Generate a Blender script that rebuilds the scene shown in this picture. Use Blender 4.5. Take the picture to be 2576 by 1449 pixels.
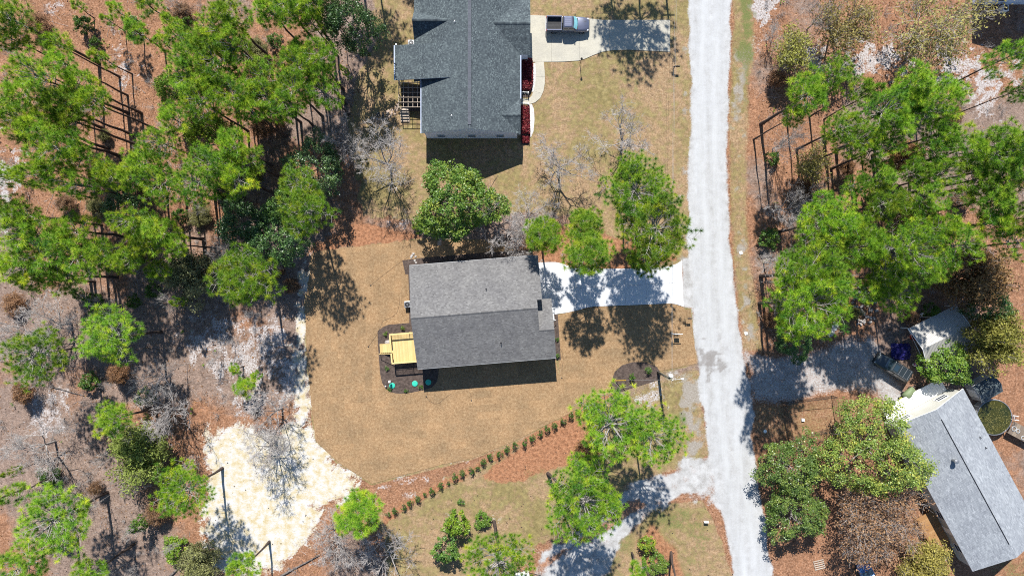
import bpy, bmesh, math, random
import numpy as np
from mathutils import Vector, Matrix, Euler

for _o in list(bpy.data.objects):
    bpy.data.objects.remove(_o)
SC = bpy.context.scene
COL = SC.collection
R = math.radians

# ------------------------------------------------------------------ camera, sky, sun, exposure
ALT = 93.3                      # drone height in metres, looking straight down
PXM = 2576 / 140.0              # image pixels per metre on the ground
CX, CY = 1288.0, 724.3
cam_d = bpy.data.cameras.new('camera')
cam_d.lens = 24.0
cam_d.sensor_width = 36.0
cam_d.sensor_fit = 'HORIZONTAL'
cam_d.clip_start = 1.0
cam_d.clip_end = 6000.0
cam = bpy.data.objects.new('camera', cam_d)
cam.location = (0, 0, ALT)
cam.rotation_euler = (0, 0, 0)
COL.objects.link(cam)
SC.camera = cam

SUN_EL, SUN_AZ = R(47.0), R(-5.5)
w = bpy.data.worlds.new('World')
SC.world = w
w.use_nodes = True
nt = w.node_tree
sky = nt.nodes.new('ShaderNodeTexSky')
sky.sky_type = 'NISHITA'
sky.sun_disc = False
sky.sun_elevation = SUN_EL
sky.sun_rotation = SUN_AZ
sky.air_density = 1.0
sky.dust_density = 0.0
sky.ozone_density = 4.0
bg = nt.nodes['Background']
bg.inputs['Strength'].default_value = 0.085
nt.links.new(sky.outputs[0], bg.inputs['Color'])

sun_d = bpy.data.lights.new('sun', 'SUN')
sun_d.energy = 5.0
sun_d.angle = R(0.53)
sun_d.color = (1.0, 0.965, 0.915)
sun = bpy.data.objects.new('sun', sun_d)
to_sun = Vector((math.sin(SUN_AZ) * math.cos(SUN_EL), math.cos(SUN_AZ) * math.cos(SUN_EL), math.sin(SUN_EL)))
sun.rotation_euler = (-to_sun).to_track_quat('-Z', 'Y').to_euler()
sun.location = to_sun * 200
COL.objects.link(sun)

SC.view_settings.view_transform = 'Standard'
SC.view_settings.look = 'None'
SC.view_settings.gamma = 1.0
SC.view_settings.exposure = 0.95
SC.view_settings.use_curve_mapping = False
SC.cycles.use_denoising = False
SC.cycles.filter_width = 1.05
SC.cycles.max_bounces = 5
SC.cycles.transparent_max_bounces = 8

# ------------------------------------------------------------------ helpers
def at(vx, vy, h=0.0):
    """image position (full-frame pixels) of a point at height h -> world metres"""
    k = (1 - h / ALT) / PXM
    return Vector(((vx - CX) * k, (CY - vy) * k, h))

def T(col, row, zx, zy):
    """zoomed tile pixels -> full-frame image pixels"""
    ox = (0, 644.0, 1288.0, 1932.0)[col]
    oy = (0, 482.6, 965.1)[row]
    return (ox + zx * 0.33298, oy + zy * 0.33298)

def SRC(x, y):
    return (x / 1.1646, y / 1.1646)

def tag(o, label=None, cat=None, group=None, kind=None):
    if label: o['label'] = label
    if cat: o['category'] = cat
    if group: o['group'] = group
    if kind: o['kind'] = kind
    return o

def link(o, parent=None):
    COL.objects.link(o)
    if parent is not None:
        o.parent = parent
    return o

def empty(name, loc=(0, 0, 0), rz=0.0):
    o = bpy.data.objects.new(name, None)
    o.empty_display_size = 0.2
    o.location = loc
    o.rotation_euler = (0, 0, rz)
    return link(o)

def thing(name, label, cat, loc=(0, 0, 0), rz=0.0, group=None):
    return tag(empty(name, loc, rz), label, cat, group)

def setmat(me, m):
    if m is not None:
        me.materials.append(m)

class MB:
    """collects geometry for one mesh"""
    def __init__(s):
        s.v, s.f, s.t = [], [], []
    def poly(s, pts, tint=0.5):
        i = len(s.v)
        s.v += [tuple(p) for p in pts]
        s.f.append(tuple(range(i, i + len(pts))))
        s.t += [tint] * len(pts)
    def box(s, x0, x1, y0, y1, z0, z1, tint=0.5, M=None):
        c = [(x0, y0, z0), (x1, y0, z0), (x1, y1, z0), (x0, y1, z0), (x0, y0, z1), (x1, y0, z1), (x1, y1, z1), (x0, y1, z1)]
        if M is not None:
            c = [tuple(M @ Vector(p)) for p in c]
        i = len(s.v)
        s.v += c
        s.t += [tint] * 8
        for q in ((0, 3, 2, 1), (4, 5, 6, 7), (0, 1, 5, 4), (1, 2, 6, 5), (2, 3, 7, 6), (3, 0, 4, 7)):
            s.f.append(tuple(i + k for k in q))
        return s
    def prism(s, pts, z0, z1, tint=0.5):
        n = len(pts)
        a = sum(pts[i][0] * pts[(i + 1) % n][1] - pts[(i + 1) % n][0] * pts[i][1] for i in range(n))
        if a < 0:
            pts = list(reversed(pts))
        i = len(s.v)
        s.v += [(p[0], p[1], z0) for p in pts] + [(p[0], p[1], z1) for p in pts]
        s.t += [tint] * (2 * n)
        s.f.append(tuple(i + k for k in range(n - 1, -1, -1)))
        s.f.append(tuple(i + n + k for k in range(n)))
        for k in range(n):
            k2 = (k + 1) % n
            s.f.append((i + k, i + k2, i + n + k2, i + n + k))
        return s
    def tube(s, p0, p1, r0, r1=None, n=8, cap=True, tint=0.5):
        if r1 is None: r1 = r0
        p0, p1 = Vector(p0), Vector(p1)
        d = (p1 - p0).normalized()
        a = d.orthogonal().normalized(); b = d.cross(a)
        i = len(s.v)
        for p, r in ((p0, r0), (p1, r1)):
            for k in range(n):
                t = 2 * math.pi * k / n
                s.v.append(tuple(p + (a * math.cos(t) + b * math.sin(t)) * r))
        s.t += [tint] * (2 * n)
        for k in range(n):
            k2 = (k + 1) % n
            s.f.append((i + k, i + k2, i + n + k2, i + n + k))
        if cap:
            s.f.append(tuple(i + k for k in range(n - 1, -1, -1)))
            s.f.append(tuple(i + n + k for k in range(n)))
        return s
    def path(s, pts, r, n=6, tint=0.5):
        for a, b in zip(pts[:-1], pts[1:]):
            s.tube(a, b, r, r, n, True, tint)
        return s
    def lathe(s, prof, n=16, c=(0, 0, 0), tint=0.5, sx=1, sy=1):
        i = len(s.v)
        for (r, z) in prof:
            for k in range(n):
                t = 2 * math.pi * k / n
                s.v.append((c[0] + r * sx * math.cos(t), c[1] + r * sy * math.sin(t), c[2] + z))
        s.t += [tint] * (n * len(prof))
        for j in range(len(prof) - 1):
            for k in range(n):
                k2 = (k + 1) % n
                s.f.append((i + j * n + k, i + j * n + k2, i + (j + 1) * n + k2, i + (j + 1) * n + k))
        s.f.append(tuple(i + (len(prof) - 1) * n + k for k in range(n)))
        s.f.append(tuple(i + k for k in range(n - 1, -1, -1)))
        return s
    def loft(s, loops, tint=0.5, cap=True):
        n = len(loops[0]); i = len(s.v)
        for L in loops:
            s.v += [tuple(p) for p in L]
        s.t += [tint] * (n * len(loops))
        for j in range(len(loops) - 1):
            for k in range(n):
                k2 = (k + 1) % n
                s.f.append((i + j * n + k, i + j * n + k2, i + (j + 1) * n + k2, i + (j + 1) * n + k))
        if cap:
            s.f.append(tuple(i + k for k in range(n - 1, -1, -1)))
            s.f.append(tuple(i + (len(loops) - 1) * n + k for k in range(n)))
        return s
    def mesh(s, name, m, smooth=False):
        me = bpy.data.meshes.new(name)
        me.from_pydata(s.v, [], s.f)
        at_ = me.attributes.new('tint', 'FLOAT', 'POINT')
        at_.data.foreach_set('value', s.t)
        setmat(me, m)
        if smooth:
            me.polygons.foreach_set('use_smooth', [True] * len(me.polygons))
        me.update()
        return me
    def build(s, name, m, parent=None, smooth=False, bevel=0.0):
        o = bpy.data.objects.new(name, s.mesh(name, m, smooth))
        link(o, parent)
        if bevel:
            bv = o.modifiers.new('bevel', 'BEVEL')
            bv.width = bevel; bv.segments = 2; bv.limit_method = 'ANGLE'
        return o

def np_mesh(name, V, F, m, tint=None, smooth=False):
    """V (n,3), F (m,3) or (m,4)"""
    me = bpy.data.meshes.new(name)
    V = np.asarray(V, dtype=np.float32); F = np.asarray(F, dtype=np.int32)
    me.vertices.add(len(V)); me.vertices.foreach_set('co', V.ravel())
    k = F.shape[1]
    me.loops.add(F.size); me.loops.foreach_set('vertex_index', F.ravel())
    me.polygons.add(len(F))
    me.polygons.foreach_set('loop_start', np.arange(0, F.size, k, dtype=np.int32))
    if tint is not None:
        a = me.attributes.new('tint', 'FLOAT', 'POINT')
        a.data.foreach_set('value', np.asarray(tint, dtype=np.float32))
    setmat(me, m)
    if smooth:
        me.polygons.foreach_set('use_smooth', np.ones(len(F), dtype=bool))
    me.update(calc_edges=True)
    return me

def copy_tree(o, parent=None, kids=None):
    c = o.copy()
    COL.objects.link(c)
    c.parent = parent
    for ch in o.children:
        copy_tree(ch, c)
    return c

# ------------------------------------------------------------------ materials
def ramp(nt, stops):
    n = nt.nodes.new('ShaderNodeValToRGB')
    e = n.color_ramp.elements
    while len(e) < len(stops): e.new(0.5)
    for k, (p, c) in enumerate(stops):
        e[k].position = p
        e[k].color = (*c, 1) if len(c) == 3 else c
    return n

def noise(nt, vec, scale, detail=4, rough=0.6, dist=0.0):
    n = nt.nodes.new('ShaderNodeTexNoise')
    n.inputs['Scale'].default_value = scale
    n.inputs['Detail'].default_value = detail
    n.inputs['Roughness'].default_value = rough
    n.inputs['Distortion'].default_value = dist
    nt.links.new(vec, n.inputs['Vector'])
    return n

def mixc(nt, fac, a, b, mode='MIX'):
    n = nt.nodes.new('ShaderNodeMix')
    n.data_type = 'RGBA'; n.blend_type = mode
    for sock, val in ((n.inputs[0], fac), (n.inputs[6], a), (n.inputs[7], b)):
        if hasattr(val, 'is_output'): nt.links.new(val, sock)
        elif isinstance(val, (int, float)): sock.default_value = val
        else: sock.default_value = (*val, 1)
    return n.outputs[2]

def math_(nt, op, a, b=None, c=None, clamp=False):
    n = nt.nodes.new('ShaderNodeMath'); n.operation = op; n.use_clamp = clamp
    for k, val in enumerate((a, b, c)):
        if val is None: continue
        if hasattr(val, 'is_output'): nt.links.new(val, n.inputs[k])
        else: n.inputs[k].default_value = val
    return n.outputs[0]

def base_mat(name):
    m = bpy.data.materials.new(name); m.use_nodes = True
    nt = m.node_tree
    return m, nt, nt.nodes['Principled BSDF']

KEEP = ('white', 'glass', 'lamp', 'paint', 'plastic', 'rim', 'screen', 'net', 'black')
def mat(name, a, b=None, scale=3.0, rough=0.8, metal=0.0, spec=0.3, bump=0.0, bscale=20.0, tint=False, fine=0.25, fscale=None, objcol=False, coat=0.0):
    """two-tone procedural material: large noise (or the mesh's tint) mixes a and b, finer noise adds grain"""
    m, nt, p = base_mat(name)
    b = b or tuple(c * 0.75 for c in a)
    if not any(k in name for k in KEEP):
        a, b = tuple(c * 0.66 for c in a), tuple(c * 0.66 for c in b)
    tc = nt.nodes.new('ShaderNodeTexCoord')
    vec = tc.outputs['Object']
    if tint:
        an = nt.nodes.new('ShaderNodeAttribute'); an.attribute_name = 'tint'
        f = an.outputs['Fac']
    else:
        r = ramp(nt, [(0.35, (0, 0, 0)), (0.65, (1, 1, 1))])
        nt.links.new(noise(nt, vec, scale).outputs[0], r.inputs[0])
        f = r.outputs[0]
    c = mixc(nt, f, a, b)
    if fine:
        fn = noise(nt, vec, fscale or scale * 9, 3, 0.7)
        g = ramp(nt, [(0.25, (1 - fine,) * 3), (0.75, (1 + fine * 0.6,) * 3)])
        nt.links.new(fn.outputs[0], g.inputs[0])
        c = mixc(nt, 1.0, c, g.outputs[0], 'MULTIPLY')
    if objcol:
        oi = nt.nodes.new('ShaderNodeObjectInfo')
        c = mixc(nt, 1.0, c, oi.outputs['Color'], 'MULTIPLY')
    nt.links.new(c, p.inputs['Base Color'])
    p.inputs['Roughness'].default_value = rough
    p.inputs['Metallic'].default_value = metal
    p.inputs['Specular IOR Level'].default_value = spec
    if coat: p.inputs['Coat Weight'].default_value = coat
    if bump:
        bn = nt.nodes.new('ShaderNodeBump'); bn.inputs['Strength'].default_value = bump; bn.inputs['Distance'].default_value = 0.05
        nt.links.new(noise(nt, vec, bscale, 4, 0.7).outputs[0], bn.inputs['Height'])
        nt.links.new(bn.outputs[0], p.inputs['Normal'])
    return m

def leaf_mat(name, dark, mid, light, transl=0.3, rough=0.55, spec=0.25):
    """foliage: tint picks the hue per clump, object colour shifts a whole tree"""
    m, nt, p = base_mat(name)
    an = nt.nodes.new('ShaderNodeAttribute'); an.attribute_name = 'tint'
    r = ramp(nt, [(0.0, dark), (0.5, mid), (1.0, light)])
    nt.links.new(an.outputs['Fac'], r.inputs[0])
    oi = nt.nodes.new('ShaderNodeObjectInfo')
    c = mixc(nt, 1.0, r.outputs[0], oi.outputs['Color'], 'MULTIPLY')
    nt.links.new(c, p.inputs['Base Color'])
    p.inputs['Roughness'].default_value = rough
    p.inputs['Specular IOR Level'].default_value = spec
    tr = nt.nodes.new('ShaderNodeBsdfTranslucent')
    nt.links.new(c, tr.inputs['Color'])
    mx = nt.nodes.new('ShaderNodeMixShader'); mx.inputs[0].default_value = transl
    nt.links.new(p.outputs[0], mx.inputs[1]); nt.links.new(tr.outputs[0], mx.inputs[2])
    nt.links.new(mx.outputs[0], nt.nodes['Material Output'].inputs['Surface'])
    return m

M = {}
ALB = 0.66                      # the photograph is exposed for the shade; surfaces keep modest real-world albedo
M['pine'] = leaf_mat('pine_needles', (0.05, 0.15, 0.016), (0.175, 0.33, 0.02), (0.42, 0.49, 0.035), 0.38)
M['oak'] = leaf_mat('oak_leaves', (0.03, 0.07, 0.022), (0.07, 0.13, 0.036), (0.17, 0.23, 0.06), 0.25, 0.4, 0.5)
M['magnolia'] = leaf_mat('broad_leaves', (0.06, 0.14, 0.018), (0.14, 0.25, 0.03), (0.32, 0.36, 0.04), 0.28, 0.42, 0.4)
M['olive'] = leaf_mat('olive_buds', (0.16, 0.14, 0.06), (0.27, 0.24, 0.085), (0.40, 0.37, 0.11), 0.35)
M['brownleaf'] = leaf_mat('brown_leaves', (0.14, 0.07, 0.035), (0.25, 0.13, 0.06), (0.36, 0.2, 0.08), 0.25)
M['redleaf'] = leaf_mat('red_leaves', (0.07, 0.006, 0.012), (0.16, 0.012, 0.022), (0.28, 0.07, 0.05), 0.2)
M['bark'] = mat('pine_bark', (0.12, 0.085, 0.07), (0.065, 0.048, 0.042), 2.5, 0.95, bump=0.6, bscale=14, fine=0.4)
M['greybark'] = mat('grey_bark', (0.48, 0.445, 0.42), (0.30, 0.27, 0.25), 2.0, 0.95, fine=0.3)
M['deadbark'] = mat('dead_bark', (0.26, 0.22, 0.20), (0.14, 0.115, 0.10), 2.0, 0.95, bump=0.5, bscale=16, fine=0.3)
M['twig'] = mat('twig_bark', (0.66, 0.62, 0.59), (0.44, 0.39, 0.355), 1.2, 0.95, fine=0.2)
# ------------------------------------------------------------------ the ground and its zones
def vnoise(x, y, scale, seed):
    rg = np.random.RandomState(seed)
    tab = rg.rand(256, 256)
    u, v = x / scale + 1000.3, y / scale + 1000.7
    i, j = np.floor(u).astype(int), np.floor(v).astype(int)
    a, b = u - i, v - j
    a = a * a * (3 - 2 * a); b = b * b * (3 - 2 * b)
    g = lambda p, q: tab[p % 256, q % 256]
    return (g(i, j) * (1 - a) * (1 - b) + g(i + 1, j) * a * (1 - b) + g(i, j + 1) * (1 - a) * b + g(i + 1, j + 1) * a * b)

def fbm(x, y, scale, seed, oct=3):
    s, amp, tot = 0, 1.0, 0
    for k in range(oct):
        s = s + amp * vnoise(x, y, scale / 2 ** k, seed + k); tot += amp; amp *= 0.55
    return s / tot - 0.5

def sdf(poly, X, Y):
    """signed distance, positive inside"""
    d = np.full(X.shape, 1e9); ins = np.zeros(X.shape, bool)
    n = len(poly)
    for k in range(n):
        ax, ay = poly[k]; bx, by = poly[(k + 1) % n]
        ex, ey = bx - ax, by - ay
        L = ex * ex + ey * ey + 1e-12
        t = np.clip(((X - ax) * ex + (Y - ay) * ey) / L, 0, 1)
        d = np.minimum(d, np.hypot(X - ax - t * ex, Y - ay - t * ey))
        c = ((ay > Y) != (by > Y)) & (X < (bx - ax) * (Y - ay) / (by - ay + 1e-12) + ax)
        ins ^= c
    return np.where(ins, d, -d)

def W2(poly):
    return [tuple(at(*p)[:2]) for p in poly]

def sm(d, w):
    t = np.clip(d / (2 * w) + 0.5, 0, 1)
    return t * t * (3 - 2 * t)

# zone outlines in full-frame image pixels
Z_ROAD = [(1733, -400), (1733, 0), (1738, 200), (1734, 400), (1728, 600), (1738, 700), (1745, 850), (1757, 950), (1770, 1050), (1782, 1130), (1800, 1250), (1822, 1330), (1846, 1449), (1930, 1900),
          (2040, 1900), (1945, 1449), (1921, 1300), (1905, 1200), (1890, 1100), (1898, 1040), (1880, 950), (1865, 880), (1850, 750), (1838, 620), (1830, 480), (1828, 300), (1836, 150), (1840, 0), (1840, -400)]
Z_SIDE = [(1810, 1140), (1745, 1150), (1690, 1178), (1610, 1200), (1545, 1248), (1470, 1320), (1400, 1352), (1350, 1372), (1335, 1500), (1505, 1500), (1560, 1365), (1640, 1285), (1700, 1262), (1762, 1258), (1800, 1295), (1830, 1340)]
Z_EASTDRIVE = [(1868, 885), (1950, 893), (2040, 880), (2110, 840), (2190, 850), (2260, 950), (2290, 1010), (2255, 1040), (2180, 985), (2090, 985), (2020, 1010), (1960, 1030), (1890, 1010)]
Z_NLAWN = [(890, -300), (1740, -300), (1745, 0), (1748, 200), (1744, 450), (1740, 640), (1690, 690), (1540, 600), (1420, 530), (1240, 540), (1080, 560), (910, 545), (895, 420), (875, 300), (900, 190), (950, 120), (940, 40)]
Z_SLAWN = [(962, 1295), (1100, 1220), (1290, 1110), (1480, 1020), (1600, 985), (1757, 930), (1775, 1060), (1790, 1140), (1690, 1180), (1580, 1220), (1440, 1330), (1340, 1380), (1250, 1500), (1000, 1500), (960, 1380)]
Z_SELAWN = [(1565, 1365), (1640, 1285), (1700, 1262), (1765, 1262), (1800, 1310), (1830, 1400), (1860, 1500), (1500, 1500)]
Z_EVERGE = [(1840, -300), (1842, 0), (1838, 150), (1832, 300), (1834, 480), (1840, 620), (1852, 750), (1870, 880), (1920, 885), (1905, 760), (1885, 620), (1876, 450), (1885, 250), (1900, 100), (1900, -300)]
Z_WVERGE = [(1700, -300), (1733, -300), (1738, 200), (1734, 400), (1728, 600), (1740, 720), (1752, 900), (1770, 1060), (1785, 1140), (1730, 1150), (1700, 1000), (1690, 940), (1752, 915), (1735, 770), (1715, 655), (1712, 500), (1705, 300), (1712, 150)]
Z_SAND = [(742, 640), (788, 640), (772, 770), (775, 900), (790, 1040), (796, 1108), (852, 1163), (937, 1219), (880, 1240), (820, 1290), (780, 1370), (700, 1430), (640, 1460), (560, 1420), (512, 1340), (500, 1285), (520, 1195), (500, 1150), (530, 1075), (600, 1062), (700, 1085), (738, 1010), (732, 900), (738, 790)]
Z_LOT = [(785, 634), (905, 620), (1060, 603), (1250, 607), (1345, 655), (1365, 760), (1440, 783), (1600, 768), (1690, 763), (1737, 780), (1752, 914), (1662, 933), (1540, 984), (1420, 1045), (1295, 1108), (1188, 1152), (936, 1216), (851, 1163), (794, 1108), (784, 1020), (772, 900), (768, 770)]
Z_APRON = [(1714, 655), (1745, 640), (1755, 900), (1752, 916), (1738, 775), (1716, 770)]
Z_STRAW1 = [(962, 1300), (1010, 1265), (1200, 1165), (1400, 1055), (1535, 978), (1560, 985), (1480, 1032), (1300, 1130), (1110, 1228), (1005, 1288), (970, 1318)]
Z_STRAW2 = [(1205, 1200), (1285, 1138), (1395, 1075), (1475, 1040), (1500, 1110), (1450, 1165), (1390, 1175), (1320, 1205), (1260, 1215)]
Z_STRAW3 = [(760, 655), (790, 615), (900, 560), (960, 570), (1050, 590), (1060, 600), (905, 615), (790, 640)]
Z_STRAW4 = [(1355, 655), (1340, 610), (1420, 570), (1560, 600), (1680, 610), (1700, 650), (1660, 665), (1580, 678), (1450, 676), (1420, 660)]
Z_STRAW6 = [(1350, 1412), (1420, 1375), (1500, 1330), (1570, 1275), (1600, 1262), (1612, 1272), (1560, 1305), (1490, 1352), (1420, 1398), (1355, 1440)]
Z_STRAW5 = [(1600, 1360), (1640, 1320), (1700, 1380), (1740, 1500), (1640, 1500), (1610, 1420)]
Z_DIRT3 = [(1890, 1010), (2100, 990), (2260, 1010), (2230, 1100), (2150, 1160), (1990, 1110), (1920, 1110), (1880, 1080)]
Z_CLEAR = [(1560, 940), (1620, 920), (1690, 930), (1750, 920), (1765, 990), (1700, 1010), (1640, 1060), (1590, 1030), (1560, 985)]
Z_FLOOR = [(950, -300), (960, 60), (905, 190), (880, 300), (905, 430), (915, 590), (760, 640), (735, 790), (725, 900), (730, 1010), (690, 1070), (600, 1050), (530, 1060), (490, 1150), (510, 1200), (490, 1290), (510, 1350), (560, 1440), (620, 1700), (-900, 1700), (-900, -300)]
SAND_BLOBS = [  # patches of pale sand showing through the litter: x, y, rx, ry, strength
    (540, 850, 95, 85, 0.62), (620, 905, 90, 110, 0.66), (690, 850, 55, 80, 0.7), (110, 1030, 55, 75, 0.6), (180, 1080, 45, 55, 0.4), (320, 165, 40, 62, 0.62), (285, 80, 20, 20, 0.5), (150, 25, 60, 30, 0.55),
    (15, 430, 50, 75, 0.8), (10, 260, 20, 40, 0.5), (20, 545, 40, 60, 0.6), (640, 1010, 60, 40, 0.6), (730, 960, 40, 80, 0.7), (560, 1000, 30, 30, 0.5), (440, 1110, 40, 50, 0.45), (480, 1150, 40, 30, 0.5),
    (1925, 22, 45, 45, 0.95), (1900, 110, 30, 50, 0.5), (2050, 150, 50, 40, 0.75), (2185, 150, 110, 45, 0.72), (2400, 165, 70, 50, 0.72), (2470, 225, 50, 65, 0.75), (2500, 290, 35, 40, 0.4), (2560, 180, 50, 45, 0.65), (2110, 60, 60, 40, 0.35),
    (1010, 560, 40, 20, 0.55), (1065, 578, 40, 18, 0.6), (985, 255, 60, 45, 0.25), (1300, 655, 60, 15, 0.6), (2440, 690, 70, 80, 0.35), (1040, 1205, 70, 14, 0.55), (1150, 1160, 60, 9, 0.5), (1245, 1293, 18, 20, 0.5), (1120, 1300, 20, 20, 0.45), (1030, 1245, 25, 12, 0.5), (980, 1225, 25, 10, 0.6), (200, 330, 30, 20, 0.2), (930, 330, 20, 20, 0.2),
    (250, 1000, 40, 30, 0.3), (60, 900, 40, 30, 0.2), (1640, 1010, 60, 45, 0.6), (1600, 950, 30, 15, 0.5), (1700, 960, 50, 35, 0.55), (1730, 1005, 30, 40, 0.4), (1890, 700, 16, 30, 0.45), (1875, 800, 20, 60, 0.45)]
GREEN_BLOBS = [(1876, 60, 22, 130, 0.75), (1880, 190, 12, 70, 0.5), (1430, 190, 60, 45, 0.35), (1610, 200, 70, 40, 0.35), (1460, 270, 50, 40, 0.3), (1690, 250, 20, 150, 0.35), (1360, 30, 60, 40, 0.25), (1715, 1055, 15, 25, 0.6), (1722, 1100, 14, 20, 0.5), (1700, 1310, 40, 30, 0.6), (1740, 1320, 30, 30, 0.5), (1765, 1350, 25, 30, 0.5), (1740, 1420, 30, 40, 0.4), (1560, 1360, 25, 60, 0.55), (1540, 1440, 30, 40, 0.5), (1930, 650, 30, 20, 0.35), (1290, 1270, 40, 60, 0.3), (1350, 1195, 40, 15, 0.4), (2600, 1440, 120, 60, 0.5), (1985, 1080, 40, 40, 0.3), (480, 300, 20, 20, 0.1), (1920, 600, 30, 30, 0.2), (1330, 1260, 25, 20, 0.3)]

def zone_values(X, Y):
    P = lambda poly: sdf(W2(poly), X, Y)
    n1 = fbm(X, Y, 3.0, 11, 4); n2 = fbm(X, Y, 1.2, 31, 3); n3 = fbm(X, Y, 9.0, 51, 3)
    z = {}
    road = P(Z_ROAD)
    z['gravel'] = np.maximum.reduce([sm(road + n1 * 0.9 + n2 * 0.5, 0.55), sm(P(Z_SIDE) + n1 * 2.6 + n2 * 1.2 - 0.5, 0.9) * np.clip(0.82 + n2 * 0.8, 0, 1), sm(P(Z_EASTDRIVE) + n1 * 2.6, 1.4) * 0.6, sm(P(Z_APRON) + n1 * 0.8, 0.5) * 0.85])
    z['road'] = sm(road - 0.2 + n1 * 0.4, 0.5)
    n4 = fbm(X, Y, 0.5, 71, 2)
    nl = np.maximum.reduce([sm(P(Z_NLAWN) + n1 * 1.6 + n4 * 1.0, 0.7), sm(P(Z_SLAWN) + n1 * 1.8 + n4, 0.7), sm(P(Z_SELAWN) + n1 * 1.2, 0.6), sm(P(Z_CLEAR) + n1 * 1.5, 0.8) * 0.5, 0.75 * sm(P(Z_EVERGE) + n1, 0.8), 0.6 * sm(P(Z_WVERGE) + n1, 0.8), sm(P(Z_LOT) + 0.2, 0.3), 0.45 * sm(P(Z_DIRT3) + n1 * 1.5, 1.2)])
    z['lawn'] = nl
    sand = sm(P(Z_SAND) + n1 * 4.0 + n4 * 3.0 - 0.5, 2.0)
    z['ysand'] = sand
    for bx, by, rx, ry, st in SAND_BLOBS:
        c = at(bx, by)
        d = 1 - np.hypot((X - c.x) / (rx / PXM), (Y - c.y) / (ry / PXM))
        sand = np.maximum(sand, sm(d * 0.9 + n2 * 1.6 + n4 * 1.5 + n1 * 1.0 - 0.1, 0.7) * min(0.8, st * 0.95))
    z['sand'] = sand
    z['track'] = np.maximum(sm(P(Z_EVERGE) - 0.4 + n1 * 2.4 + n2 * 1.0, 1.3) * np.clip(0.55 + n3 * 2.0 + n2 * 1.2, 0, 1), sm(P(Z_WVERGE) + n1 * 3.0 + n2 * 1.2 - 0.4, 1.6) * np.clip(0.35 + n3 * 2.2 + n2 * 1.5, 0, 1))
    z['straw'] = np.maximum.reduce([sm(P(q) + n1 * 0.9 + n4 * 0.9, 0.5) * 0.92 for q in (Z_STRAW1, Z_STRAW2, Z_STRAW3, Z_STRAW4)] + [0.7 * sm(P(Z_STRAW5) + n1 * 1.5, 0.8), 0.85 * sm(P(Z_STRAW6) + n1 * 2.0 + n4 * 1.0, 0.8)])
    g = np.zeros_like(X)
    for bx, by, rx, ry, st in GREEN_BLOBS:
        c = at(bx, by)
        d = 1 - np.hypot((X - c.x) / (rx / PXM), (Y - c.y) / (ry / PXM))
        g = np.maximum(g, sm(d + n2 * 1.6 + n1 * 0.8, 0.6) * st)
    z['green'] = g
    c = at(1782, 905); d = 1 - np.hypot((X - c.x) / 2.1, (Y - c.y) / 1.6)
    z['stain'] = sm(d * 0.8 + n2 * 1.8 + n4 * 2.2, 0.9)
    ctr = [at((a[0] + b[0]) / 2, a[1]) for a, b in zip([(1733, -400), (1733, 0), (1738, 200), (1731, 450), (1738, 700), (1757, 950), (1782, 1130), (1822, 1330), (1846, 1449)], [(1840, -400), (1840, 0), (1834, 200), (1829, 450), (1845, 700), (1880, 950), (1892, 1130), (1926, 1330), (1945, 1449)])]
    cd = np.interp(-Y, [-c.y for c in ctr], [c.x for c in ctr]) + fbm(X * 0, Y, 14, 201, 2) * 1.1
    off = np.abs(X - cd)
    z['rut'] = np.clip(np.exp(-((off - 0.95) / 0.34) ** 2) * (0.75 + fbm(X, Y, 6, 211, 2) * 1.6), 0, 1)
    z['crownline'] = np.clip(np.exp(-(off / 0.4) ** 2) * (0.6 + fbm(X, Y, 5, 221, 2) * 2.0) + np.exp(-((off - 2.2) / 0.5) ** 2) * (0.6 + fbm(X, Y, 4, 231, 2) * 2.0), 0, 1)
    z['duff'] = np.clip(0.5 + fbm(X, Y, 14.0, 91, 3) * 2.4, 0, 1)
    return z

def xs_axis(a, step, far):
    core = np.arange(-a, a + 1e-6, step)
    return np.concatenate([-np.array(far)[::-1], core, np.array(far)])
GX = xs_axis(80.1, 0.3, [90, 110, 160, 300, 800, 2600])
GY = xs_axis(48.0, 0.3, [56, 72, 110, 250, 800, 2600])
XX, YY = np.meshgrid(GX, GY)
ZONES = zone_values(XX, YY)
NXg, NYg = len(GX), len(GY)

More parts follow.
